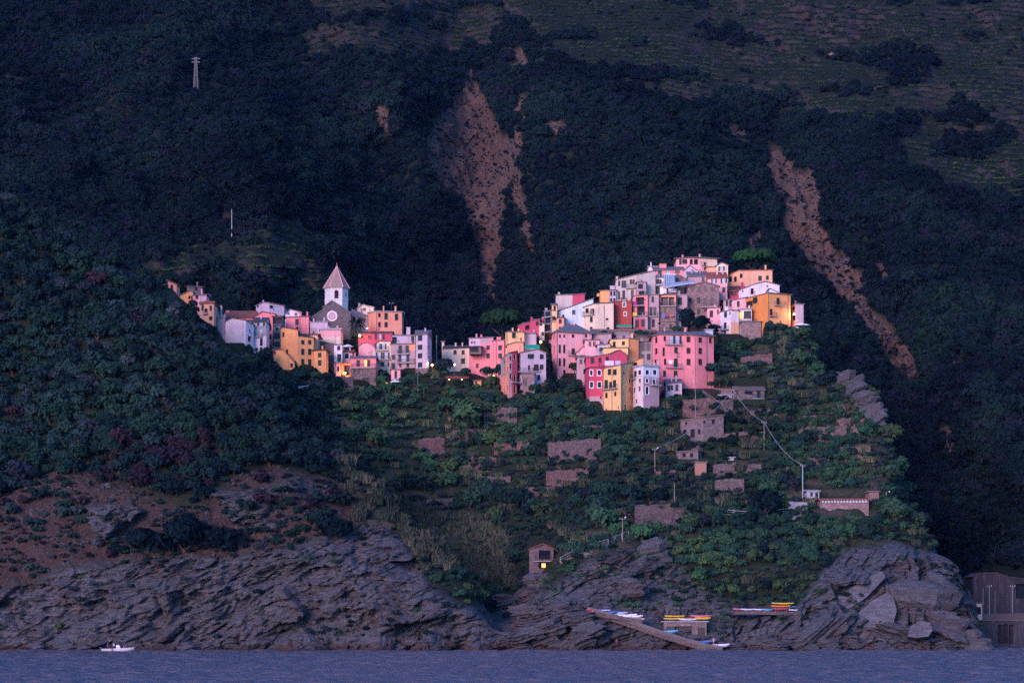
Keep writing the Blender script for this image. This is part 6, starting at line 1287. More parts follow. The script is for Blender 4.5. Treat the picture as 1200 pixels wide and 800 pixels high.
def kayak(label, p, L, mat, rz, group='kayaks stored on the rocks', roll=0.0):
    t = empty('kayak', p, label, 'kayak', group, rz); t.rotation_euler = (roll, 0, rz); V = []; F = []; n_, m_ = 12, 8
    for i in range(n_+1):
        u = i/n_*2-1; w_ = 0.33*max(0.03, (1-abs(u)**2.2)); h = 0.17*(0.55+0.45*(1-u*u)); zc = 0.2+0.10*u*u
        for k in range(m_): a = 2*math.pi*k/m_; V.append((u*L/2, w_*math.cos(a), zc+h*math.sin(a)))
    for i in range(n_):
        for k in range(m_): F.append((i*m_+k, i*m_+(k+1) % m_, (i+1)*m_+(k+1) % m_, (i+1)*m_+k))
    F.append(tuple(range(m_-1, -1, -1))); F.append(tuple(n_*m_+k for k in range(m_)))
    me = mesh_of('hull', V, F, mat); me.polygons.foreach_set('use_smooth', [True]*len(F)); link('hull', me, t)
    k = MB(); N_ = 12
    for i in range(N_):
        a, c = 2*math.pi*i/N_, 2*math.pi*(i+1)/N_
        q = lambda an, s, z: (0.42*s*math.cos(an)-.1, 0.22*s*math.sin(an), z)
        k.hexa([q(a, .82, .33), q(a, 1, .33), q(c, 1, .33), q(c, .82, .33)], [q(a, .82, .41), q(a, 1, .41), q(c, 1, .41), q(c, .82, .41)])
    k.build('cockpit_rim', M_IRON, t)
PB = {k: plain(k+" boat paint", c, 0.4, var=0.08) for k, c in {'yellow': (0.72, 0.46, 0.03), 'red': (0.60, 0.05, 0.06), 'orange': (0.70, 0.24, 0.03), 'white': (0.66, 0.66, 0.70), 'blue': (0.04, 0.14, 0.36), 'cyan': (0.10, 0.36, 0.50), 'pink': (0.66, 0.18, 0.26)}.items()}
# deck on the rocks with its kayaks, at the right of the cove
shelf = [P(860, 715.6, 489), P(880, 715.4, 488.6), P(905, 716, 488.4), P(942, 716.6, 489)]
strip("kayak_deck", [(p.x, p.y-1.5, p.z) for p in shelf], 7.0, 0.7, WM['drystone'], 'flat stone deck on the rocks that carries the kayaks', 'deck')
def at(px, py, Y): return P(px, py, Y)
kayak('pink kayak at the left end of the rocky deck', at(868, 714.6, 489.0), 3.2, PB['pink'], 0.15)
kayak('white kayak beside the pink one on the rocky deck', at(876.5, 715.0, 488.2), 3.0, PB['white'], 0.2)
kayak('white kayak in the middle of the rocky deck', at(891, 715.0, 488.6), 3.2, PB['white'], 0.12)
kayak('small cyan kayak leaning at the middle white one', at(899, 715.4, 487.8), 2.2, PB['cyan'], -.1)
def rack(label, px0, px1, ybase, Y, levels):
    a, b_ = P(px0, ybase, Y), P(px1, ybase, Y); t = empty('kayak_rack', (a+b_)/2, label, 'rack'); hx = (b_.x-a.x)/2
    for s in (-.6, .6):
        for dy in (-.35, .35): k = MB(); k.bar((s*hx, dy, -.2), (s*hx, dy, levels[-1]+.5), .05, 5); k.build('upright', M_WOOD, t)
        for z in levels: k = MB(); k.bar((s*hx, -.45, z), (s*hx, .45, z), .04, 5); k.build('rail', M_WOOD, t)
rack('wooden rack for three kayaks on the rocky deck', 903, 931, 716, 488.6, [0.3, 0.85, 1.4])
kayak('red kayak on the lowest rail of the rack on the rocky deck', at(914.5, 714.3, 488.6), 3.4, PB['red'], 0.0)
kayak('orange kayak on the middle rail of the rack', at(915, 711.1, 488.6), 4.0, PB['orange'], 0.0)
kayak('yellow kayak on the top rail of the rack', at(917.5, 707.9, 488.6), 4.6, PB['yellow'], 0.02)
kayak('cyan kayak end sticking out behind the rack', at(927, 712.0, 489.6), 3.0, PB['cyan'], 0.6)
kayak('white kayak at the right end of the rocky deck', at(931.5, 715.6, 488.0), 2.8, PB['white'], 0.45)
# kayaks above the boathouse
for nm_, px, py, Y, L, c, rz in (('long yellow kayak on the boathouse roof, lowest left', 790, 726.4, 490.4, 4.4, 'yellow', .05), ('yellow kayak behind the lowest one on the boathouse roof', 791, 723.4, 492.4, 4.2, 'yellow', .08), ('orange kayak in the middle of the boathouse roof', 803.5, 726, 491.4, 3.2, 'orange', .1),
                        ('pink kayak standing behind the boathouse roof at the right', 820.5, 723.2, 493, 4.0, 'pink', -.02), ('yellow kayak at the right of the boathouse roof', 823, 726.2, 490.6, 3.4, 'yellow', 0.0), ('white kayak under the orange one on the boathouse roof', 806, 727.4, 489.6, 3.6, 'white', .05), ('orange kayak behind the right yellow one on the boathouse roof', 824, 724.8, 491.8, 3.2, 'orange', .0)):
    kayak(nm_, at(px, py, Y)+Vector((0, 0, .1)), L, PB[c], rz, 'kayaks on the boathouse roof')
bl = 'boats drawn up by the slipway'
def on_slip(px, dy=1.0):
    xs = [p.x for p in sl]; x = np.interp(px, [688, 715, 745, 775, 805, 826, 846], xs); return Vector((x, float(np.interp(x, xs, [p.y for p in sl]))-1.2+dy, float(np.interp(x, xs, [p.z for p in sl]))+.03))
boat('white rowing boat lowest on the slipway', on_slip(843, 1.4), 4.0, PB['white'], R(8), bl)
boat('blue rowing boat near the bottom of the slipway', on_slip(823, 2.0), 4.2, PB['blue'], R(-16), bl)
boat('cyan rowing boat before the boathouse door', on_slip(782, 2.2), 4.2, PB['cyan'], R(-18), bl)
boat('pale pink rowing boat on the upper slipway', on_slip(742, 1.2), 4.4, plain("pale pink boat paint", (0.60, 0.38, 0.40), 0.5), R(-18), bl)
# upper landing with covered boats
lzy = min(ground(x_, y_).y for x_ in range(690, 755, 5) for y_ in (712, 717, 722))+0.5
lz = [P(690, 716, lzy), P(715, 720, lzy-.3), P(752, 725, lzy-.8)]
strip("landing", [(p.x, p.y-2, p.z) for p in lz], 7, 0.8, WM['drystone'], None, None, 'structure')
boat('rowing boat under a blue cover at the left of the upper landing', P(704, 717.6, lzy+.3), 3.8, PB['white'], R(8), bl, cover=clothm('blue tarpaulin', (0.05, 0.12, 0.30)))
boat('rowing boat under a dark cover on the upper landing', P(712.5, 719.2, lzy-.6), 3.6, PB['blue'], R(-6), bl, cover=clothm('dark tarpaulin', (0.04, 0.05, 0.09)))
boat('rowing boat under a pale blue cover in the middle of the upper landing', P(724, 720.8, lzy+.1), 3.8, PB['white'], R(5), bl, cover=clothm('pale blue tarpaulin', (0.22, 0.30, 0.42)))
boat('rowing boat under a navy cover at the right of the upper landing', P(735.6, 722.4, lzy-.2), 3.8, PB['white'], R(-4), bl, cover=clothm('navy tarpaulin', (0.02, 0.03, 0.09)))
boat('white rowing boat before the covered ones on the upper landing', P(742, 724, lzy-1.6), 3.8, PB['white'], R(4), bl)
kayak('red kayak lying at the left end of the upper landing', P(694.6, 716.4, lzy-.6)+Vector((0, 0, .15)), 2.6, PB['red'], .3, bl)

# ------------------------------------------------------------------ people
def person(label, p, rz, pose, shirt, trousers, hairc=(0.03, 0.02, 0.015)):
    J = [((0, 0, .95), .13), ((0, 0, 1.15), .12), ((0, 0, 1.36), .14), ((0, 0, 1.50), .055), ((0, -.01, 1.60), .085), ((0, -.01, 1.70), .075)]
    if pose == 'sit': hip, knee, ank, toe = .10, (.11, -.44, .93), (.11, -.46, .50), (.11, -.62, .46)
    else: hip, knee, ank, toe = .10, (.11, -.03, .50), (.12, .03, .09), (.13, -.15, .05)
    E = [(0, 1), (1, 2), (2, 3), (3, 4), (4, 5)]; V = list(J)
    hands = []
    for s in (-1, 1):
        b_ = len(V); V += [((s*hip, 0, .90), .10), ((s*knee[0], knee[1], knee[2]), .065), ((s*ank[0], ank[1], ank[2]), .045), ((s*toe[0], toe[1], toe[2]), .035)]; E += [(0, b_), (b_, b_+1), (b_+1, b_+2), (b_+2, b_+3)]
        el = (s*.27, .03, 1.12) if pose != 'sit' else (s*.26, -.12, 1.12); wr = (s*.28, -.10, .90) if pose != 'sit' else (s*.16, -.34, 1.0)
        b_ = len(V); V += [((s*.19, 0, 1.40), .06), (el, .042), (wr, .03)]; E += [(2, b_), (b_, b_+1), (b_+1, b_+2)]; hands.append((wr, s))
    me = bpy.data.meshes.new('body'); me.from_pydata([v for v, r in V], E, []); o = bpy.data.objects.new('body', me); COL.objects.link(o)
    sk = o.modifiers.new('skin', 'SKIN'); 
    for i, (v, r) in enumerate(V): me.skin_vertices[0].data[i].radius = (r, r*.85)
    me.skin_vertices[0].data[0].use_root = True
    ss = o.modifiers.new('sub', 'SUBSURF'); ss.levels = 1; ss.render_levels = 1
    dg = bpy.context.evaluated_depsgraph_get(); dg.update(); nm_ = bpy.data.meshes.new_from_object(o.evaluated_get(dg)); bpy.data.objects.remove(o)
    bm = bmesh.new(); bm.from_mesh(nm_)
    for wr, s in hands:                                    # palm, four unequal fingers and a thumb
        w_ = Vector(wr); k = MB(); d = Vector((0, -.35, -1)).normalized() if pose != 'sit' else Vector((-s*.3, -1, -.2)).normalized(); sd_ = d.cross(Vector((s, 0, 0))).normalized()
        k.bar(w_, w_+d*.09, .028, 6, 0, .034)
        for i, ln in enumerate((.065, .075, .07, .055)): a = w_+d*.085+sd_*(i-1.5)*.019; m1 = a+d*ln*.6; k.bar(a, m1, .009, 5); k.bar(m1, m1+(d-Vector((s*.5, 0, 0))).normalized()*ln*.5, .008, 5, 0, .006)
        a = w_+d*.03-sd_*.03; k.bar(a, a+(d-sd_*.9).normalized()*.06, .011, 5, 0, .008)
        i0 = [bm.verts.new(v) for v in k.v]
        for f in k.f: bm.faces.new([i0[i] for i in f])
    for v in bm.verts: pass
    me2 = bpy.data.meshes.new('person'); bm.to_mesh(me2); bm.free()
    for nm2, c in (('skin', (0.42, 0.24, 0.17)), ('shirt', shirt), ('trousers', trousers), ('hair', hairc)): me2.materials.append(plain(nm2+' of '+label[:24], c, 0.85))
    for f in me2.polygons:
        c = f.center; k = 0
        if c.z > 1.645 or (c.z > 1.55 and c.y > .03): k = 3
        elif c.z > 1.48: k = 0
        elif c.z > 0.97 and abs(c.x) < .33 and not (abs(c.x) > .2 and c.z < 1.1) and not (pose == 'sit' and c.y < -.2): k = 1
        elif abs(c.x) > .2 and c.z > .75 and pose != 'sit': k = 0
        elif c.z < .98: k = 2 if c.z > .12 else 3
        f.material_index = k; f.use_smooth = True
    o = link('person', me2); o.location = p; o.rotation_euler = (0, 0, rz); tag(o, label, 'person'); return o
person('person in a dark shirt standing on the terrace before the orange corner house', P(914.6, 382.4, 642.5), 0.2, 'stand', (0.05, 0.05, 0.10), (0.10, 0.10, 0.16))
q_ = on_slip(836, .8); person('person in a pale top standing between the two lowest boats', q_, -.3, 'stand', (0.50, 0.30, 0.30), (0.22, 0.14, 0.14))
q_ = ground(723, 757); person('person in red sitting on the rocks at the water left of the slipway', Vector((q_.x, q_.y-.7, q_.z-.1)), .1, 'sit', (0.45, 0.05, 0.05), (0.12, 0.06, 0.06))
# ------------------------------------------------------------------ the motor boat on the water
def motor_boat():
    Y = 462.0; p = P(138, 764.6, Y); p.z = -0.12; t = empty('motor_boat', p, 'small white motor boat with three people on the water under the left cliff', 'boat')
    V, F = hull(6.0, 2.1, 0.8, 16, .35); t.rotation_euler = (0, 0, R(4)); link('hull', mesh_of('hull', V, F, plain('off white hull paint', (0.46, 0.42, 0.44), .5)), t)
    k = MB(); k.box((-.05, 0, .72), (4.9, 1.7, .06)); k.build('deck', plain("boat deck", (0.42, 0.38, 0.36), .8), t)
    k = MB(); k.hexa([(-.3, -.45, .75), (.6, -.45, .75), (.6, .45, .75), (-.3, .45, .75)], [(-.25, -.4, 1.5), (.25, -.4, 1.5), (.25, .4, 1.5), (-.25, .4, 1.5)]); c = k.build('console', M_WHITE, t)
    k = MB(); k.hexa([(.18, -.4, 1.504), (.22, -.4, 1.504), (.22, .4, 1.504), (.18, .4, 1.504)], [(-.05, -.36, 1.85), (-.01, -.36, 1.85), (-.01, .36, 1.85), (-.05, .36, 1.85)]); k.build('windscreen', M_GLASS, c)
    k = MB(); k.box((-3.25, 0, .75), (.45, .4, .7)); k.box((-3.3, 0, .1), (.16, .16, .8)); k.build('outboard_motor', M_IRON, t)
    k = MB(); k.tube([(1.2, -.85, .98), (1.2, -.85, 1.45), (2.4, -.5, 1.55), (3.0, 0, 1.6), (2.4, .5, 1.55), (1.2, .85, 1.45), (1.2, .85, .98)], .025, 4); k.build('rail', M_PALEMETAL, t)
    k = MB(); k.tube([(-2.95, -.95, .93), (3.0, 0, 1.18)], .03, 4); k.build('rubbing_strake', M_IRON, t)
    for dx, rz, c, nm_ in ((-1.9, .5, (0.06, 0.05, 0.09), 'person in dark clothes sitting at the stern of the white motor boat'), (-.75, -.4, (0.34, 0.30, 0.33), 'person in a light top sitting beside the console of the motor boat'), (1.3, 1.2, (0.05, 0.04, 0.06), 'person in dark clothes sitting near the bow of the motor boat')):
        person(nm_, Vector((p.x+dx, p.y, p.z+.28)), rz, 'sit', c, (0.05, 0.05, 0.08))
motor_boat()

# ------------------------------------------------------------------ boulders and slabs along the shore
M_ROCK = None
def rock_mat(name, c, ang):
    m, n, b = new_mat(name); b.inputs["Roughness"].default_value = 0.95; b.inputs["Specular IOR Level"].default_value = 0.15
    ps = N(n, 'ShaderNodeNewGeometry').outputs['Position']
    st = noise(n, 0.9, 7, 0.72, vec=ps, stretch=((0.35, 1.0, 2.8), (0, R(ang), 0))); bl_ = noise(n, 0.22, 5, 0.6, vec=ps)
    cc = mixc(n, ramp(n, st, [(0.3, 0.0), (0.7, 1.0)]), [v*.5 for v in c], [v*1.5 for v in c]); cc = mixc(n, ramp(n, bl_, [(0.45, 0.0), (0.7, .7)]), cc, (0.10, 0.075, 0.07))
    n.links.new(cc, b.inputs["Base Color"]); bump(n, b, st, 1.0, .5); return m
M_ROCK = rock_mat("shore boulder rock", (0.085, 0.082, 0.088), 20); M_SLABROCK = rock_mat("pale slab rock", (0.135, 0.128, 0.138), 55)
def boulder_mesh(seed, ang):
    bm = bmesh.new(); bmesh.ops.create_icosphere(bm, subdivisions=4, radius=1.0); g = np.random.default_rng(seed)
    co = np.array([v.co[:] for v in bm.verts]); a = R(ang)
    pl = g.normal(size=(9, 3)); pl /= np.linalg.norm(pl, axis=1)[:, None]; d = g.uniform(.55, .9, 9)
    for q, dd in zip(pl, d): ex = np.maximum(co @ q-dd, 0); co = co-ex[:, None]*q[None]
    s = co[:, 2]*math.cos(a)-co[:, 0]*math.sin(a); q = s/.20; i = np.floor(q).astype(np.int64); hh = _hash(i, i*0+seed, i*0, 5)
    co = co*(1+(hh-.5)*.55*(1-sstep(.8, 1, q-i)))[:, None]+fbm(co[:, 0]*2.2+seed, co[:, 1]*2.2, co[:, 2]*2.2, 3, seed)[:, None]*.10
    for v, c in zip(bm.verts, co): v.co = c
    me = bpy.data.meshes.new('boulder'); bm.to_mesh(me); bm.free(); me.materials.append(M_ROCK); return me
BM = [boulder_mesh(600+k, a) for k, a in enumerate((20, 28, 15, 36, 10, -20))]
def boulder(px, py, r, label, group, k=None, sq=(1.5, 1.1, .75), Y=None, rot=0.0):
    if Y is None: Y = ground(px, py).y-r*.3
    o = link('boulder', BM[random.randrange(6) if k is None else k]); o.location = P(px, py, Y); o.scale = (r*sq[0], r*sq[1], r*sq[2]); o.rotation_euler = (random.uniform(-.2, .2), rot+random.uniform(-.2, .2), random.uniform(-.5, .5)); tag(o, label, 'boulder', group)
gb = random.Random(3)
for k in range(46):
    px = gb.uniform(588, 690); py = gb.uniform(np.interp(px, [588, 640, 705], [700, 690, 722]), 760); boulder(px, py, gb.uniform(.9, 2.3), 'grey layered boulder in the tumbled rocks between the cottage and the water', 'boulders below the cottage')
for k in range(30):
    px = gb.uniform(855, 1135); boulder(px, gb.uniform(752, 761), gb.uniform(.8, 1.9), 'dark wet boulder at the waterline under the promontory', 'boulders under the promontory')
for k in range(22):
    px = gb.uniform(0, 580); boulder(px, gb.uniform(754, 761), gb.uniform(.7, 1.7), 'dark wet boulder at the waterline under the left cliff', 'boulders under the left cliff')
for k, (px, py, r, sq, rot) in enumerate(((1082, 722, 7.2, (1.25, .8, .95), .4), (1108, 742, 5.4, (1.3, .8, .8), .5), (1064, 748, 5.0, (1.6, .8, .6), .2), (1128, 750, 4.0, (1.4, .8, .7), .3), (1098, 692, 4.2, (1.2, .8, .8), .5), (1140, 756, 2.6, (1.5, 1, .6), 0), (966, 736, 4.4, (1.7, .8, .55), -.4), (940, 748, 4.2, (2.0, .8, .5), -.2))):
    boulder(px, py, r, ('biggest layered boulder right of the pale slab', 'layered boulder leaning at the right of the biggest one', 'wide boulder at the waterline below the biggest one', 'dark boulder at the right tip of the promontory', 'boulder above and right of the biggest layered boulder', 'small boulder in the water beyond the promontory tip', 'slanting boulder left of the pale slab', 'long low boulder at the waterline left of the pale slab')[k], None, k % 6, sq, ground(px, py, 500).y+r*.15, rot)
for k, (px, py, r) in enumerate(((627, 682, 2.0), (640, 685, 2.3), (651, 680, 1.6))):
    boulder(px, py, r, ('layered boulder under the left corner of the stone cottage', 'layered boulder under the middle of the stone cottage', 'layered boulder under the right corner of the stone cottage')[k], None, k, (1.4, 1, .9), 507.0)
def rock_slab(label, poly, Y0, tilt, thick):
    cx = sum(p[0] for p in poly)/len(poly); cy = sum(p[1] for p in poly)/len(poly); O = P(cx, cy, Y0); ybot = max(p[1] for p in poly); k = MB()
    pt = [P(x, y, Y0+(ybot-y)*tilt)-O for x, y in poly]; c = sum(pt, Vector())/len(pt); bk = Vector((0.4, thick, -.6)); n_ = len(pt); rings = [[c.lerp(p, s)+Vector((0, vnoise(p.x*s*.4, p.z*s*.4, 0.0, 9)*.25, 0)) for p in pt] for s in (.35, .7, 1.0)]
    for i in range(n_):
        j = (i+1) % n_; k.poly([c, rings[0][i], rings[0][j]])
        for a, b_ in zip(rings[:-1], rings[1:]): k.quad(a[i], b_[i], b_[j], a[j])
        k.quad(rings[-1][i], rings[-1][i]+bk, rings[-1][j]+bk, rings[-1][j])
    k.poly([p+bk for p in reversed(rings[-1])])
    o = k.build('rock_slab', M_SLABROCK); o.location = O; tag(o, label, 'rock')
sy = ground(1020, 725).y
rock_slab('large smooth pale rock slab tilted towards the sea on the right shore', [(990, 744), (1000, 723), (1020, 705), (1040, 693), (1047, 699), (1051, 714), (1046, 734), (1034, 748), (1014, 753), (1000, 750)], sy-4.5, .10, 6)
rock_slab('narrow slanting rock slab above the large smooth one', [(958, 722), (985, 696), (1010, 680), (1034, 668), (1038, 676), (1015, 700), (990, 716), (972, 728)], ground(995, 715).y-2.4, .12, 5)
rock_slab('pale fractured rock face at the foot of the biggest boulder', [(1064, 745), (1066, 734), (1078, 727), (1090, 729), (1093, 738), (1088, 745), (1074, 747)], ground(1078, 745, 492).y-6.0, .06, 4)
for k, (px, py, r) in enumerate(((768, 652, 3.2), (752, 668, 2.4), (741, 690, 2.8), (764, 642, 2.4))):
    boulder(px, py, r, ('large reddish outcrop below the climbing path', 'smaller outcrop under the large reddish one', 'outcrop in the middle of the cliff left of the green gully', 'upright outcrop beside the climbing path')[k], None, k, (1.2, .8, 1.1))
# crag on the skyline of the promontory
for k, (px, py, r, sq) in enumerate(((992, 452, 2.6, (1, .9, 1.5)), (1004, 460, 3.0, (1.2, .9, 1.3)), (1017, 474, 3.2, (1.1, .9, 1.4)), (1026, 488, 2.6, (1, .9, 1.4)), (980, 446, 1.6, (.8, .8, 1.5)))):
    boulder(px, py, r, ('pale crag left of the notch on the promontory skyline', 'tallest crag in the middle of the promontory skyline', 'rounded crag on the right of the promontory skyline', 'lowest crag at the right end of the promontory skyline', 'small crag at the left end of the promontory skyline')[k], None, k, sq, ground(px-8, py+8, 595).y+1)

# ------------------------------------------------------------------ the ground is cut back for the house plots
cap = np.full(LZ2.shape, 1e6)
for (a, c, y0, y1, bs, tp, snp) in CAPS+WALLS:
    ci = np.nonzero((cols >= a-1.2) & (cols <= c+1.2))[0]
    if not len(ci): continue
    for i in ci:
        yy = LY2[:, i]
        f = (yy < y0) & (yy > y0-(10 if snp else 45)); cap[f, i] = np.minimum(cap[f, i], ZP(bs+(0.5 if snp else 2.0), yy[f]))
        f = (yy >= y0) & (yy < y1+(0 if snp else 14)); cap[f, i] = np.minimum(cap[f, i], ZP(max(tp+2.5, bs-9) if not snp else tp+2.5, yy[f]))
k_ = np.ones(5)/5
low = np.minimum(LZ2, cap); df = LZ2-low
df2 = np.stack([np.convolve(df[r_], k_, 'same') for r_ in range(df.shape[0])]); low = LZ2-np.maximum(df, df2)
LZ2 = low; LPY2 = HOR-(LZ2-CZ)*FPX/LY2
_me = LAND.data; _co = np.stack([LX2, LY2, LZ2], -1).reshape(-1).astype(np.float32); _me.vertices.foreach_set('co', _co); _me.update()

# ------------------------------------------------------------------ where plants grow
def nz(px, py, s, seed): return float(fbm(np.array([px*s]), np.array([py*s]), None, 3, seed)[0])

# --- mountain wood
js, is_ = [], []
pts = {'far': [], 'rustfar': [], 'sh_far': []}; vines = []; far_list = []
ix = np.arange(-60, 1262, 6.4); iy = []
y = -60.0
while y < 760: iy.append(y); y += np.interp(y, [-60, 100, 300, 500, 760], [4.2, 4.2, 4.6, 5.0, 6.0])
GX, GY = np.meshgrid(ix, np.array(iy)); GX = GX+rng.uniform(-3.2, 3.2, GX.shape); GY = GY+rng.uniform(-2.2, 2.2, GY.shape)
dens = fbm(GX*0.02, GY*0.03, None, 3, 301)
keep_top = np.interp(GX, [-60, 0, 100, 190, 260, 340, 560, 640, 700, 800, 920, 960, 1040, 1090, 1140, 1180, 1260], [262, 262, 322, 356, 400, 420, 450, 420, 390, 345, 350, 440, 520, 640, 690, 745, 760])
for gx, gy, dn, kt in zip(GX.ravel(), GY.ravel(), dens.ravel(), keep_top.ravel()):
    if gy > kt: continue
    x, yy, z, i, j = mount_at(gx, gy)
    if z < 1.0: continue
    if any(a < gx < c and b < gy < d for a, c, b, d in ((1136, 1210, 664, 770),)): continue
    sc_, tr_ = scar[j, i], terr[j, i]
    if sc_ < 0.5 and max(scar[mount_at(gx, gy-e_)[4], i] for e_ in (3, 6, 9, 12)) > 0.5 and rng.random() < 0.95: sc_ = 1.0
    if sc_ > 0.5:
        for _ in range(3):
            if rng.random() < 0.55:
                q_ = mount_at(gx+rng.uniform(-4, 4), gy+rng.uniform(-3, 3)); pts['sh_far'].append((q_[0], q_[1], q_[2], rng.uniform(0.25, 0.8)*(1.8 if rng.random() < 0.15 else 1), rng.uniform(0, 6.28), rng.integers(0, 3)))
        continue
    if tr_ > 0.5:
        if rng.random() < 0.10: pts['sh_far'].append((x, yy, z, rng.uniform(0.7, 1.7), rng.uniform(0, 6.28), rng.integers(0, 3)))
        continue
    s = rng.uniform(1.3, 3.0)*(1.0+0.45*dn)
    if rng.random() < 0.14: s *= 1.5
    pts['far'].append((x, yy, z-0.35*s, s, rng.uniform(0, 6.28), rng.integers(0, 5)))
# vines stand in rows along the terraces
VX = np.arange(-10, 1215, 2.6)
for py0 in np.arange(-8, 345, 1.15):
    for gx in VX:
        if rng.random() < 0.15: continue
        gy = py0+rng.uniform(-0.6, 0.6)
        x, yy, z, i, j = mount_at(gx, gy)
        if terr[j, i] < 0.5: continue
        if MFF[j, i] > 0.13: continue
        vines.append((x, yy, z-0.1, rng.uniform(0.85, 1.35), rng.uniform(0, 6.28), rng.integers(0, 2)))
# --- near land
CLRS = np.array([(a, c, b, d) for a, c, b, d in CLEAR]+[(0, 0, 0, 0)], float)
CAPA = np.array([q[:6] for q in CAPS], float)
def hides_house(px, y_, row, top_row, half):
    """would a plant rooted here, reaching up to top_row, stand in front of a house?"""
    return bool(((px+half > CAPA[:, 0]) & (px-half < CAPA[:, 1]) & (y_ < CAPA[:, 3]) & (top_row < CAPA[:, 4]-3.0) & (row > CAPA[:, 5])).any())
def blocked(px, py): return bool(((px > CLRS[:, 0]) & (px < CLRS[:, 1]) & (py > CLRS[:, 2]) & (py < CLRS[:, 3])).any())
wood_low = lambda px: np.interp(px, [-60, 0, 40, 100, 160, 230, 260, 300, 330, 360, 380, 420], [600, 590, 560, 556, 572, 580, 560, 548, 548, 510, 480, 430])
near_pts = []                                           # (priority size, fam, x, y, z, s, zone)
hgrid = {}
def free(x, y, z, r):
    py_ = HOR-(z-CZ)*FPX/y; k_s = FPX/y
    if hides_house(600+x*FPX/y, y, py_, py_-HT[0]*k_s, HT[1]*k_s): return False
    return free_(x, y, z, r)
HT = [3.0, 1.0]
def free_(x, y, z, r):
    c = (int(x//3), int(y//3), int(z//3))
    for a in (-1, 0, 1):
        for b in (-1, 0, 1):
            for e in (-1, 0, 1):
                for (q, w_, e_, s_) in hgrid.get((c[0]+a, c[1]+b, c[2]+e), ()):
                    if (q-x)**2+(w_-y)**2+(e_-z)**2 < (r+s_)**2: return False
    hgrid.setdefault(c, []).append((x, y, z, r)); return True
NT = 42000
QX = rng.uniform(-50, 1160, NT); QY = rng.uniform(225, 750, NT)
N1 = fbm(QX*0.02, QY*0.03, None, 3, 401); N2 = fbm(QX*0.05, QY*0.06, None, 2, 402)
for px, py, n1_, n2_ in zip(QX, QY, N1, N2):
    h = land_at(px, py)
    if h is None or h[2] < 2.0 or blocked(px, py): continue
    x, y_, z = h
    if y_ > 668: continue
    i = int(np.searchsorted(cols, px)); j = int(np.searchsorted(rows, y_))
    i = min(i, len(cols)-1); j = min(j, len(rows)-1)
    rk_ = rock[j, i]; u = rng.random()
    wl = wood_low(px)
    if px < 400 and (py < wl+14*n2_ or (y_ < 552 and earth[j, i] < 0.4 and rk_ < 0.4)):
        s = rng.uniform(1.3, 3.1)*(1+0.3*n1_); fam = 'near'
        if u < 0.015 or (90 < px < 250 and 520 < py < 575 and u < 0.4): fam = 'rust'
        elif u < 0.045: fam = 'pale'; s *= 0.8
        elif u < 0.20: fam = 'dark'
        HT[0], HT[1] = (0.95*s, 0.8*s) if fam.startswith('sh_') else (1.35*s, 0.8*s)
        if free(x, y_, z, s*0.56): near_pts.append((s/y_, fam, x, y_, z, s, 'headland wood'))
    elif rk_ > 0.45:
        if u < (0.06 if px < 590 else 0.30) and (n1_ > 0.0):
            s = rng.uniform(0.5, 1.2); fam = ('sh_near', 'sh_pale', 'sh_lush')[int(rng.integers(0, 3))]
            HT[0], HT[1] = (0.95*s, 0.8*s) if fam.startswith('sh_') else (1.35*s, 0.8*s)
            if free(x, y_, z, s*0.9): near_pts.append((s/y_, fam, x, y_, z, s, 'rock plants'))
    elif px < 470 and y_ < 552:
        if u < 0.95 and n2_ > -0.2:
            s = rng.uniform(0.4, 1.9)*(1+1.2*n1_); fam = ('sh_near', 'sh_pale', 'sh_near', 'sh_rust', 'sh_near')[int(rng.integers(0, 5))]
            if px > 400: fam = 'sh_near' if u < 0.2 else 'reed'
            HT[0], HT[1] = (0.95*s, 0.8*s) if fam.startswith('sh_') else (1.35*s, 0.8*s)
            if free(x, y_, z, s*0.75): near_pts.append((s/y_, fam, x, y_, z, s, 'earth slope'))
    else:
        # valley and promontory
        reed = (px < 600 and py > np.interp(px, [330, 400, 450, 500, 560, 600], [470, 520, 565, 585, 612, 640])-6 and py < np.interp(px, [330, 400, 450, 500, 560, 600], [545, 585, 640, 660, 680, 690]) and y_ < 575)
        lush = (790 < px < 985 and 596 < py < 668) or (895 < px < 1010 and 500 < py < 575) or (600 < px < 780 and 470 < py < 530)
        if reed and u < 0.75:
            s = rng.uniform(0.8, 1.5)
            HT[0], HT[1] = (0.95*s, 0.8*s) if fam.startswith('sh_') else (1.35*s, 0.8*s)
            if free(x, y_, z, s*0.42): near_pts.append((s/y_, 'reed', x, y_, z, s, 'reeds'))
        elif lush:
            s = rng.uniform(0.9, 1.9)
            HT[0], HT[1] = (0.95*s, 0.8*s) if fam.startswith('sh_') else (1.35*s, 0.8*s)
            if free(x, y_, z, s*0.52): near_pts.append((s/y_, 'lush' if u < 0.8 else 'near', x, y_, z, s, 'lush'))
        else:
            big = n1_ > -0.06
            if big and u < 0.62:
                s = 0.8+rng.random()**2*2.4
                if py > 640: s *= 0.7
                fam = 'lush' if u < 0.45 else 'near' if u < 0.68 else 'dark' if u < 0.74 else 'pale'
                HT[0], HT[1] = (0.95*s, 0.8*s) if fam.startswith('sh_') else (1.35*s, 0.8*s)
                if free(x, y_, z, s*0.6): near_pts.append((s/y_, fam, x, y_, z, s, 'slope trees'))
            elif u < 0.8 or py < 520:
                s = rng.uniform(0.6, 1.5); fam = ('sh_lush', 'sh_near', 'sh_lush', 'sh_pale', 'sh_near', 'reed')[int(rng.integers(0, 6))]
                HT[0], HT[1] = (0.95*s, 0.8*s) if fam.startswith('sh_') else (1.35*s, 0.8*s)
                if free(x, y_, z, s*0.66): near_pts.append((s/y_, fam, x, y_, z, s, 'slope shrubs'))
near_pts.sort(key=lambda t: -t[0])
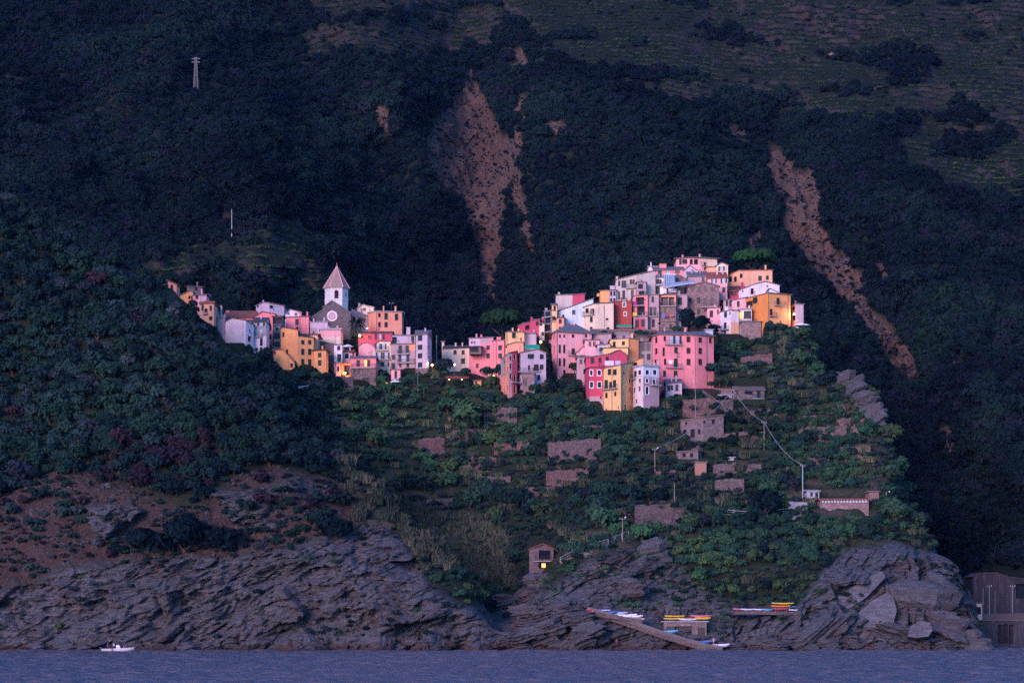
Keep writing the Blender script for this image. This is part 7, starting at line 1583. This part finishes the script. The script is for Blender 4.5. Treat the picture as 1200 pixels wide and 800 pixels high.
TREE_LAB = {('headland wood', 'near'): ('round dark green tree in the dense wood on the left headland', 'green trees of the headland wood'),
            ('headland wood', 'rust'): ('reddish purple leaved tree in the wood on the left headland', 'reddened trees of the headland wood'),
            ('headland wood', 'pale'): ('pale grey green tree in the wood on the left headland', 'pale trees of the headland wood'),
            ('headland wood', 'dark'): ('almost black green tree in the wood on the left headland', 'darkest trees of the headland wood'),
            ('lush', 'lush'): ('fresh green tree in the thick grove on the right slope under the village', 'green grove under the village'),
            ('lush', 'near'): ('dull green tree in the thick grove on the right slope under the village', 'dull trees of the grove under the village'),
            ('slope trees', 'lush'): ('fresh green tree among the terraces of the slope below the village', 'green trees on the terraced slope'),
            ('slope trees', 'near'): ('dull dark green tree among the terraces of the slope below the village', 'dull trees on the terraced slope'),
            ('slope trees', 'dark'): ('almost black tree among the terraces of the slope below the village', 'dark trees on the terraced slope'),
            ('slope trees', 'pale'): ('pale grey green tree among the terraces of the slope below the village', 'pale trees on the terraced slope')}
n_tree = n_shrub = 0; stuff = {}; SRC = {}; seen = {}
rest = []
for it in near_pts:
    s_, fam, x, y_, z, s, zone = it
    if (zone, fam) in TREE_LAB and n_tree < 232:
        lab, grp = TREE_LAB[(zone, fam)]
        k = seen.get(fam, 0); seen[fam] = k+1
        t = make_tree(x, y_, z-0.15*s, s, fam, lab, grp, k=k % len(FAM[fam])); n_tree += 1
        L = SRC.setdefault(fam, [])
        if len(L) < len(FAM[fam]): L.append([c for c in t.children if c.name.startswith('crown')][0])
    elif fam.startswith('sh_') and n_shrub < 180:
        what = {'sh_near': 'dark green', 'sh_lush': 'fresh green', 'sh_pale': 'pale grey green', 'sh_rust': 'reddish'}[fam]
        where = {'rock plants': 'growing on the bare rock above the water', 'earth slope': 'on the reddish earth slope above the left cliff', 'slope shrubs': 'on the terraced slope below the village'}[zone]
        k = seen.get(fam, 0); seen[fam] = k+1
        o = make_shrub(x, y_, z, s, fam, f'low {what} shrub {where}', f'{what} shrubs {where}'); n_shrub += 1
        o.data = FAM[fam][k % len(FAM[fam])]
        L = SRC.setdefault(fam, [])
        if len(L) < len(FAM[fam]): L.append(o)
    else: rest.append(it)
for fam in FAM:                                         # one real plant of every sort that only grows in masses
    L = SRC.setdefault(fam, [])
    while len(L) < len(FAM[fam]):
        k = len(L)
        if fam in ('far', 'sh_far'):
            px, py = (60+k*37, 190-k*9) if fam == 'far' else (540+k*14, 215+k*30)
            x, y_, z, i, j = mount_at(px, py)
            if fam == 'far':
                t = make_tree(x, y_, z-0.6, 2.8, fam, 'round dark holm oak on the wooded mountain above the left headland', 'holm oaks on the mountain', k=k); L.append(t.children[1] if 'crown' in t.children[1].name else t.children[0])
            else: o = make_shrub(x, y_, z, 1.2, fam, 'dark bush growing in the bare scar behind the umbrella pine', 'bushes in the landslide scar'); o.data = FAM[fam][k]; L.append(o)
        elif fam == 'vine':
            x, y_, z, i, j = mount_at(1120+k*30, 200); o = make_shrub(x, y_, z, 0.8, fam, 'vine on the lowest terraces at the right of the mountain', 'vines on the mountain terraces', 'vine', 'vine'); o.data = FAM[fam][k]; L.append(o)
        else:
            h = land_at(470+k*22, 612+k*12); o = make_shrub(h[0], h[1], h[2], 1.3, fam, 'tuft of dry reeds beside the gully below the village' if fam == 'reed' else 'bush beside the gully below the village', 'plants beside the gully', 'reed_tuft' if fam == 'reed' else 'shrub', 'reeds' if fam == 'reed' else 'shrub'); o.data = FAM[fam][k]; L.append(o)
for s_, fam, x, y_, z, s, zone in rest:
    stuff.setdefault(fam, []).append((x, y_, z-(0.15*s if not fam.startswith(('sh_', 'reed')) else 0), s, rng.uniform(0, 6.28), rng.integers(0, len(FAM[fam]))))
STUFF = {'near': ('hillside_wood', 'dark evergreen wood of the left headland and slopes', 'wood'), 'rust': ('reddened_wood', 'reddish purple crowns in the headland wood', 'wood'),
         'pale': ('pale_wood', 'pale grey green crowns scattered over the slopes', 'wood'), 'dark': ('dark_wood', 'darkest crowns of the slopes', 'wood'), 'lush': ('green_undergrowth', 'fresh green trees and bushes below the village', 'undergrowth'),
         'sh_near': ('maquis_undergrowth', 'low dark maquis on the slopes', 'undergrowth'), 'sh_lush': ('terrace_undergrowth', 'low green plants on the terraces', 'undergrowth'),
         'sh_pale': ('pale_undergrowth', 'low grey green plants on rock and terraces', 'undergrowth'), 'sh_rust': ('reddish_undergrowth', 'low reddish plants on the earth slope', 'undergrowth'), 'reed': ('reed_bed', 'dry pale reeds beside the gully', 'reeds')}
for fam, p in stuff.items(): scatter_stuff(STUFF[fam][0], STUFF[fam][1], STUFF[fam][2], p, fam)
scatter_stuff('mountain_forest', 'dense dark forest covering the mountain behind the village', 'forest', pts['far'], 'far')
scatter_stuff('mountain_undergrowth', 'bushes on scars and abandoned terraces of the mountain', 'undergrowth', pts['sh_far'], 'sh_far')
scatter_stuff('vineyard_foliage', 'rows of vines on the mountain terraces', 'vineyard', vines, 'vine')
bpy_st = []
for px, py in zip(rng.uniform(430, 1130, 16000), rng.uniform(55, 530, 16000)):
    x, yy, z, i, j = mount_at(px, py)
    if scar[j, i] > 0.5: bpy_st.append((x, yy, z, rng.uniform(0.25, 0.7)*(2.2 if rng.random() < 0.06 else 1.0), rng.uniform(0, 6.28), rng.integers(0, 3)))
for px, py in zip(rng.uniform(-20, 1130, 9000), rng.uniform(480, 755, 9000)):
    h = land_at(px, py)
    if h is None or h[2] < 1: continue
    i = min(int(np.searchsorted(cols, px)), len(cols)-1); j = min(int(np.searchsorted(rows, h[1])), len(rows)-1)
    if earth[j, i] > 0.4 and rng.random() < 0.6: bpy_st.append((h[0], h[1], h[2], rng.uniform(0.10, 0.42)**1.0*(2.0 if rng.random() < 0.06 else 1.0), rng.uniform(0, 6.28), rng.integers(0, 3)))
g3 = ground(60, 640); SRC['stone'] = []
for k in range(3):
    q = ground(60+k*40, 632+k*4); o = link('loose_stone', boulder_mesh(700+k, 15)); o.location = q; o.scale = (.8, .7, .5); tag(o, 'loose grey stone lying on the reddish earth slope', 'stone', 'loose stones on the earth slope'); SRC['stone'].append(o)
scatter_stuff('rubble', 'loose rubble on the bare earth of the slopes', 'rubble', bpy_st, 'stone')
print("plants", n_tree, n_shrub, len(rest), len(pts['far']), len(vines))
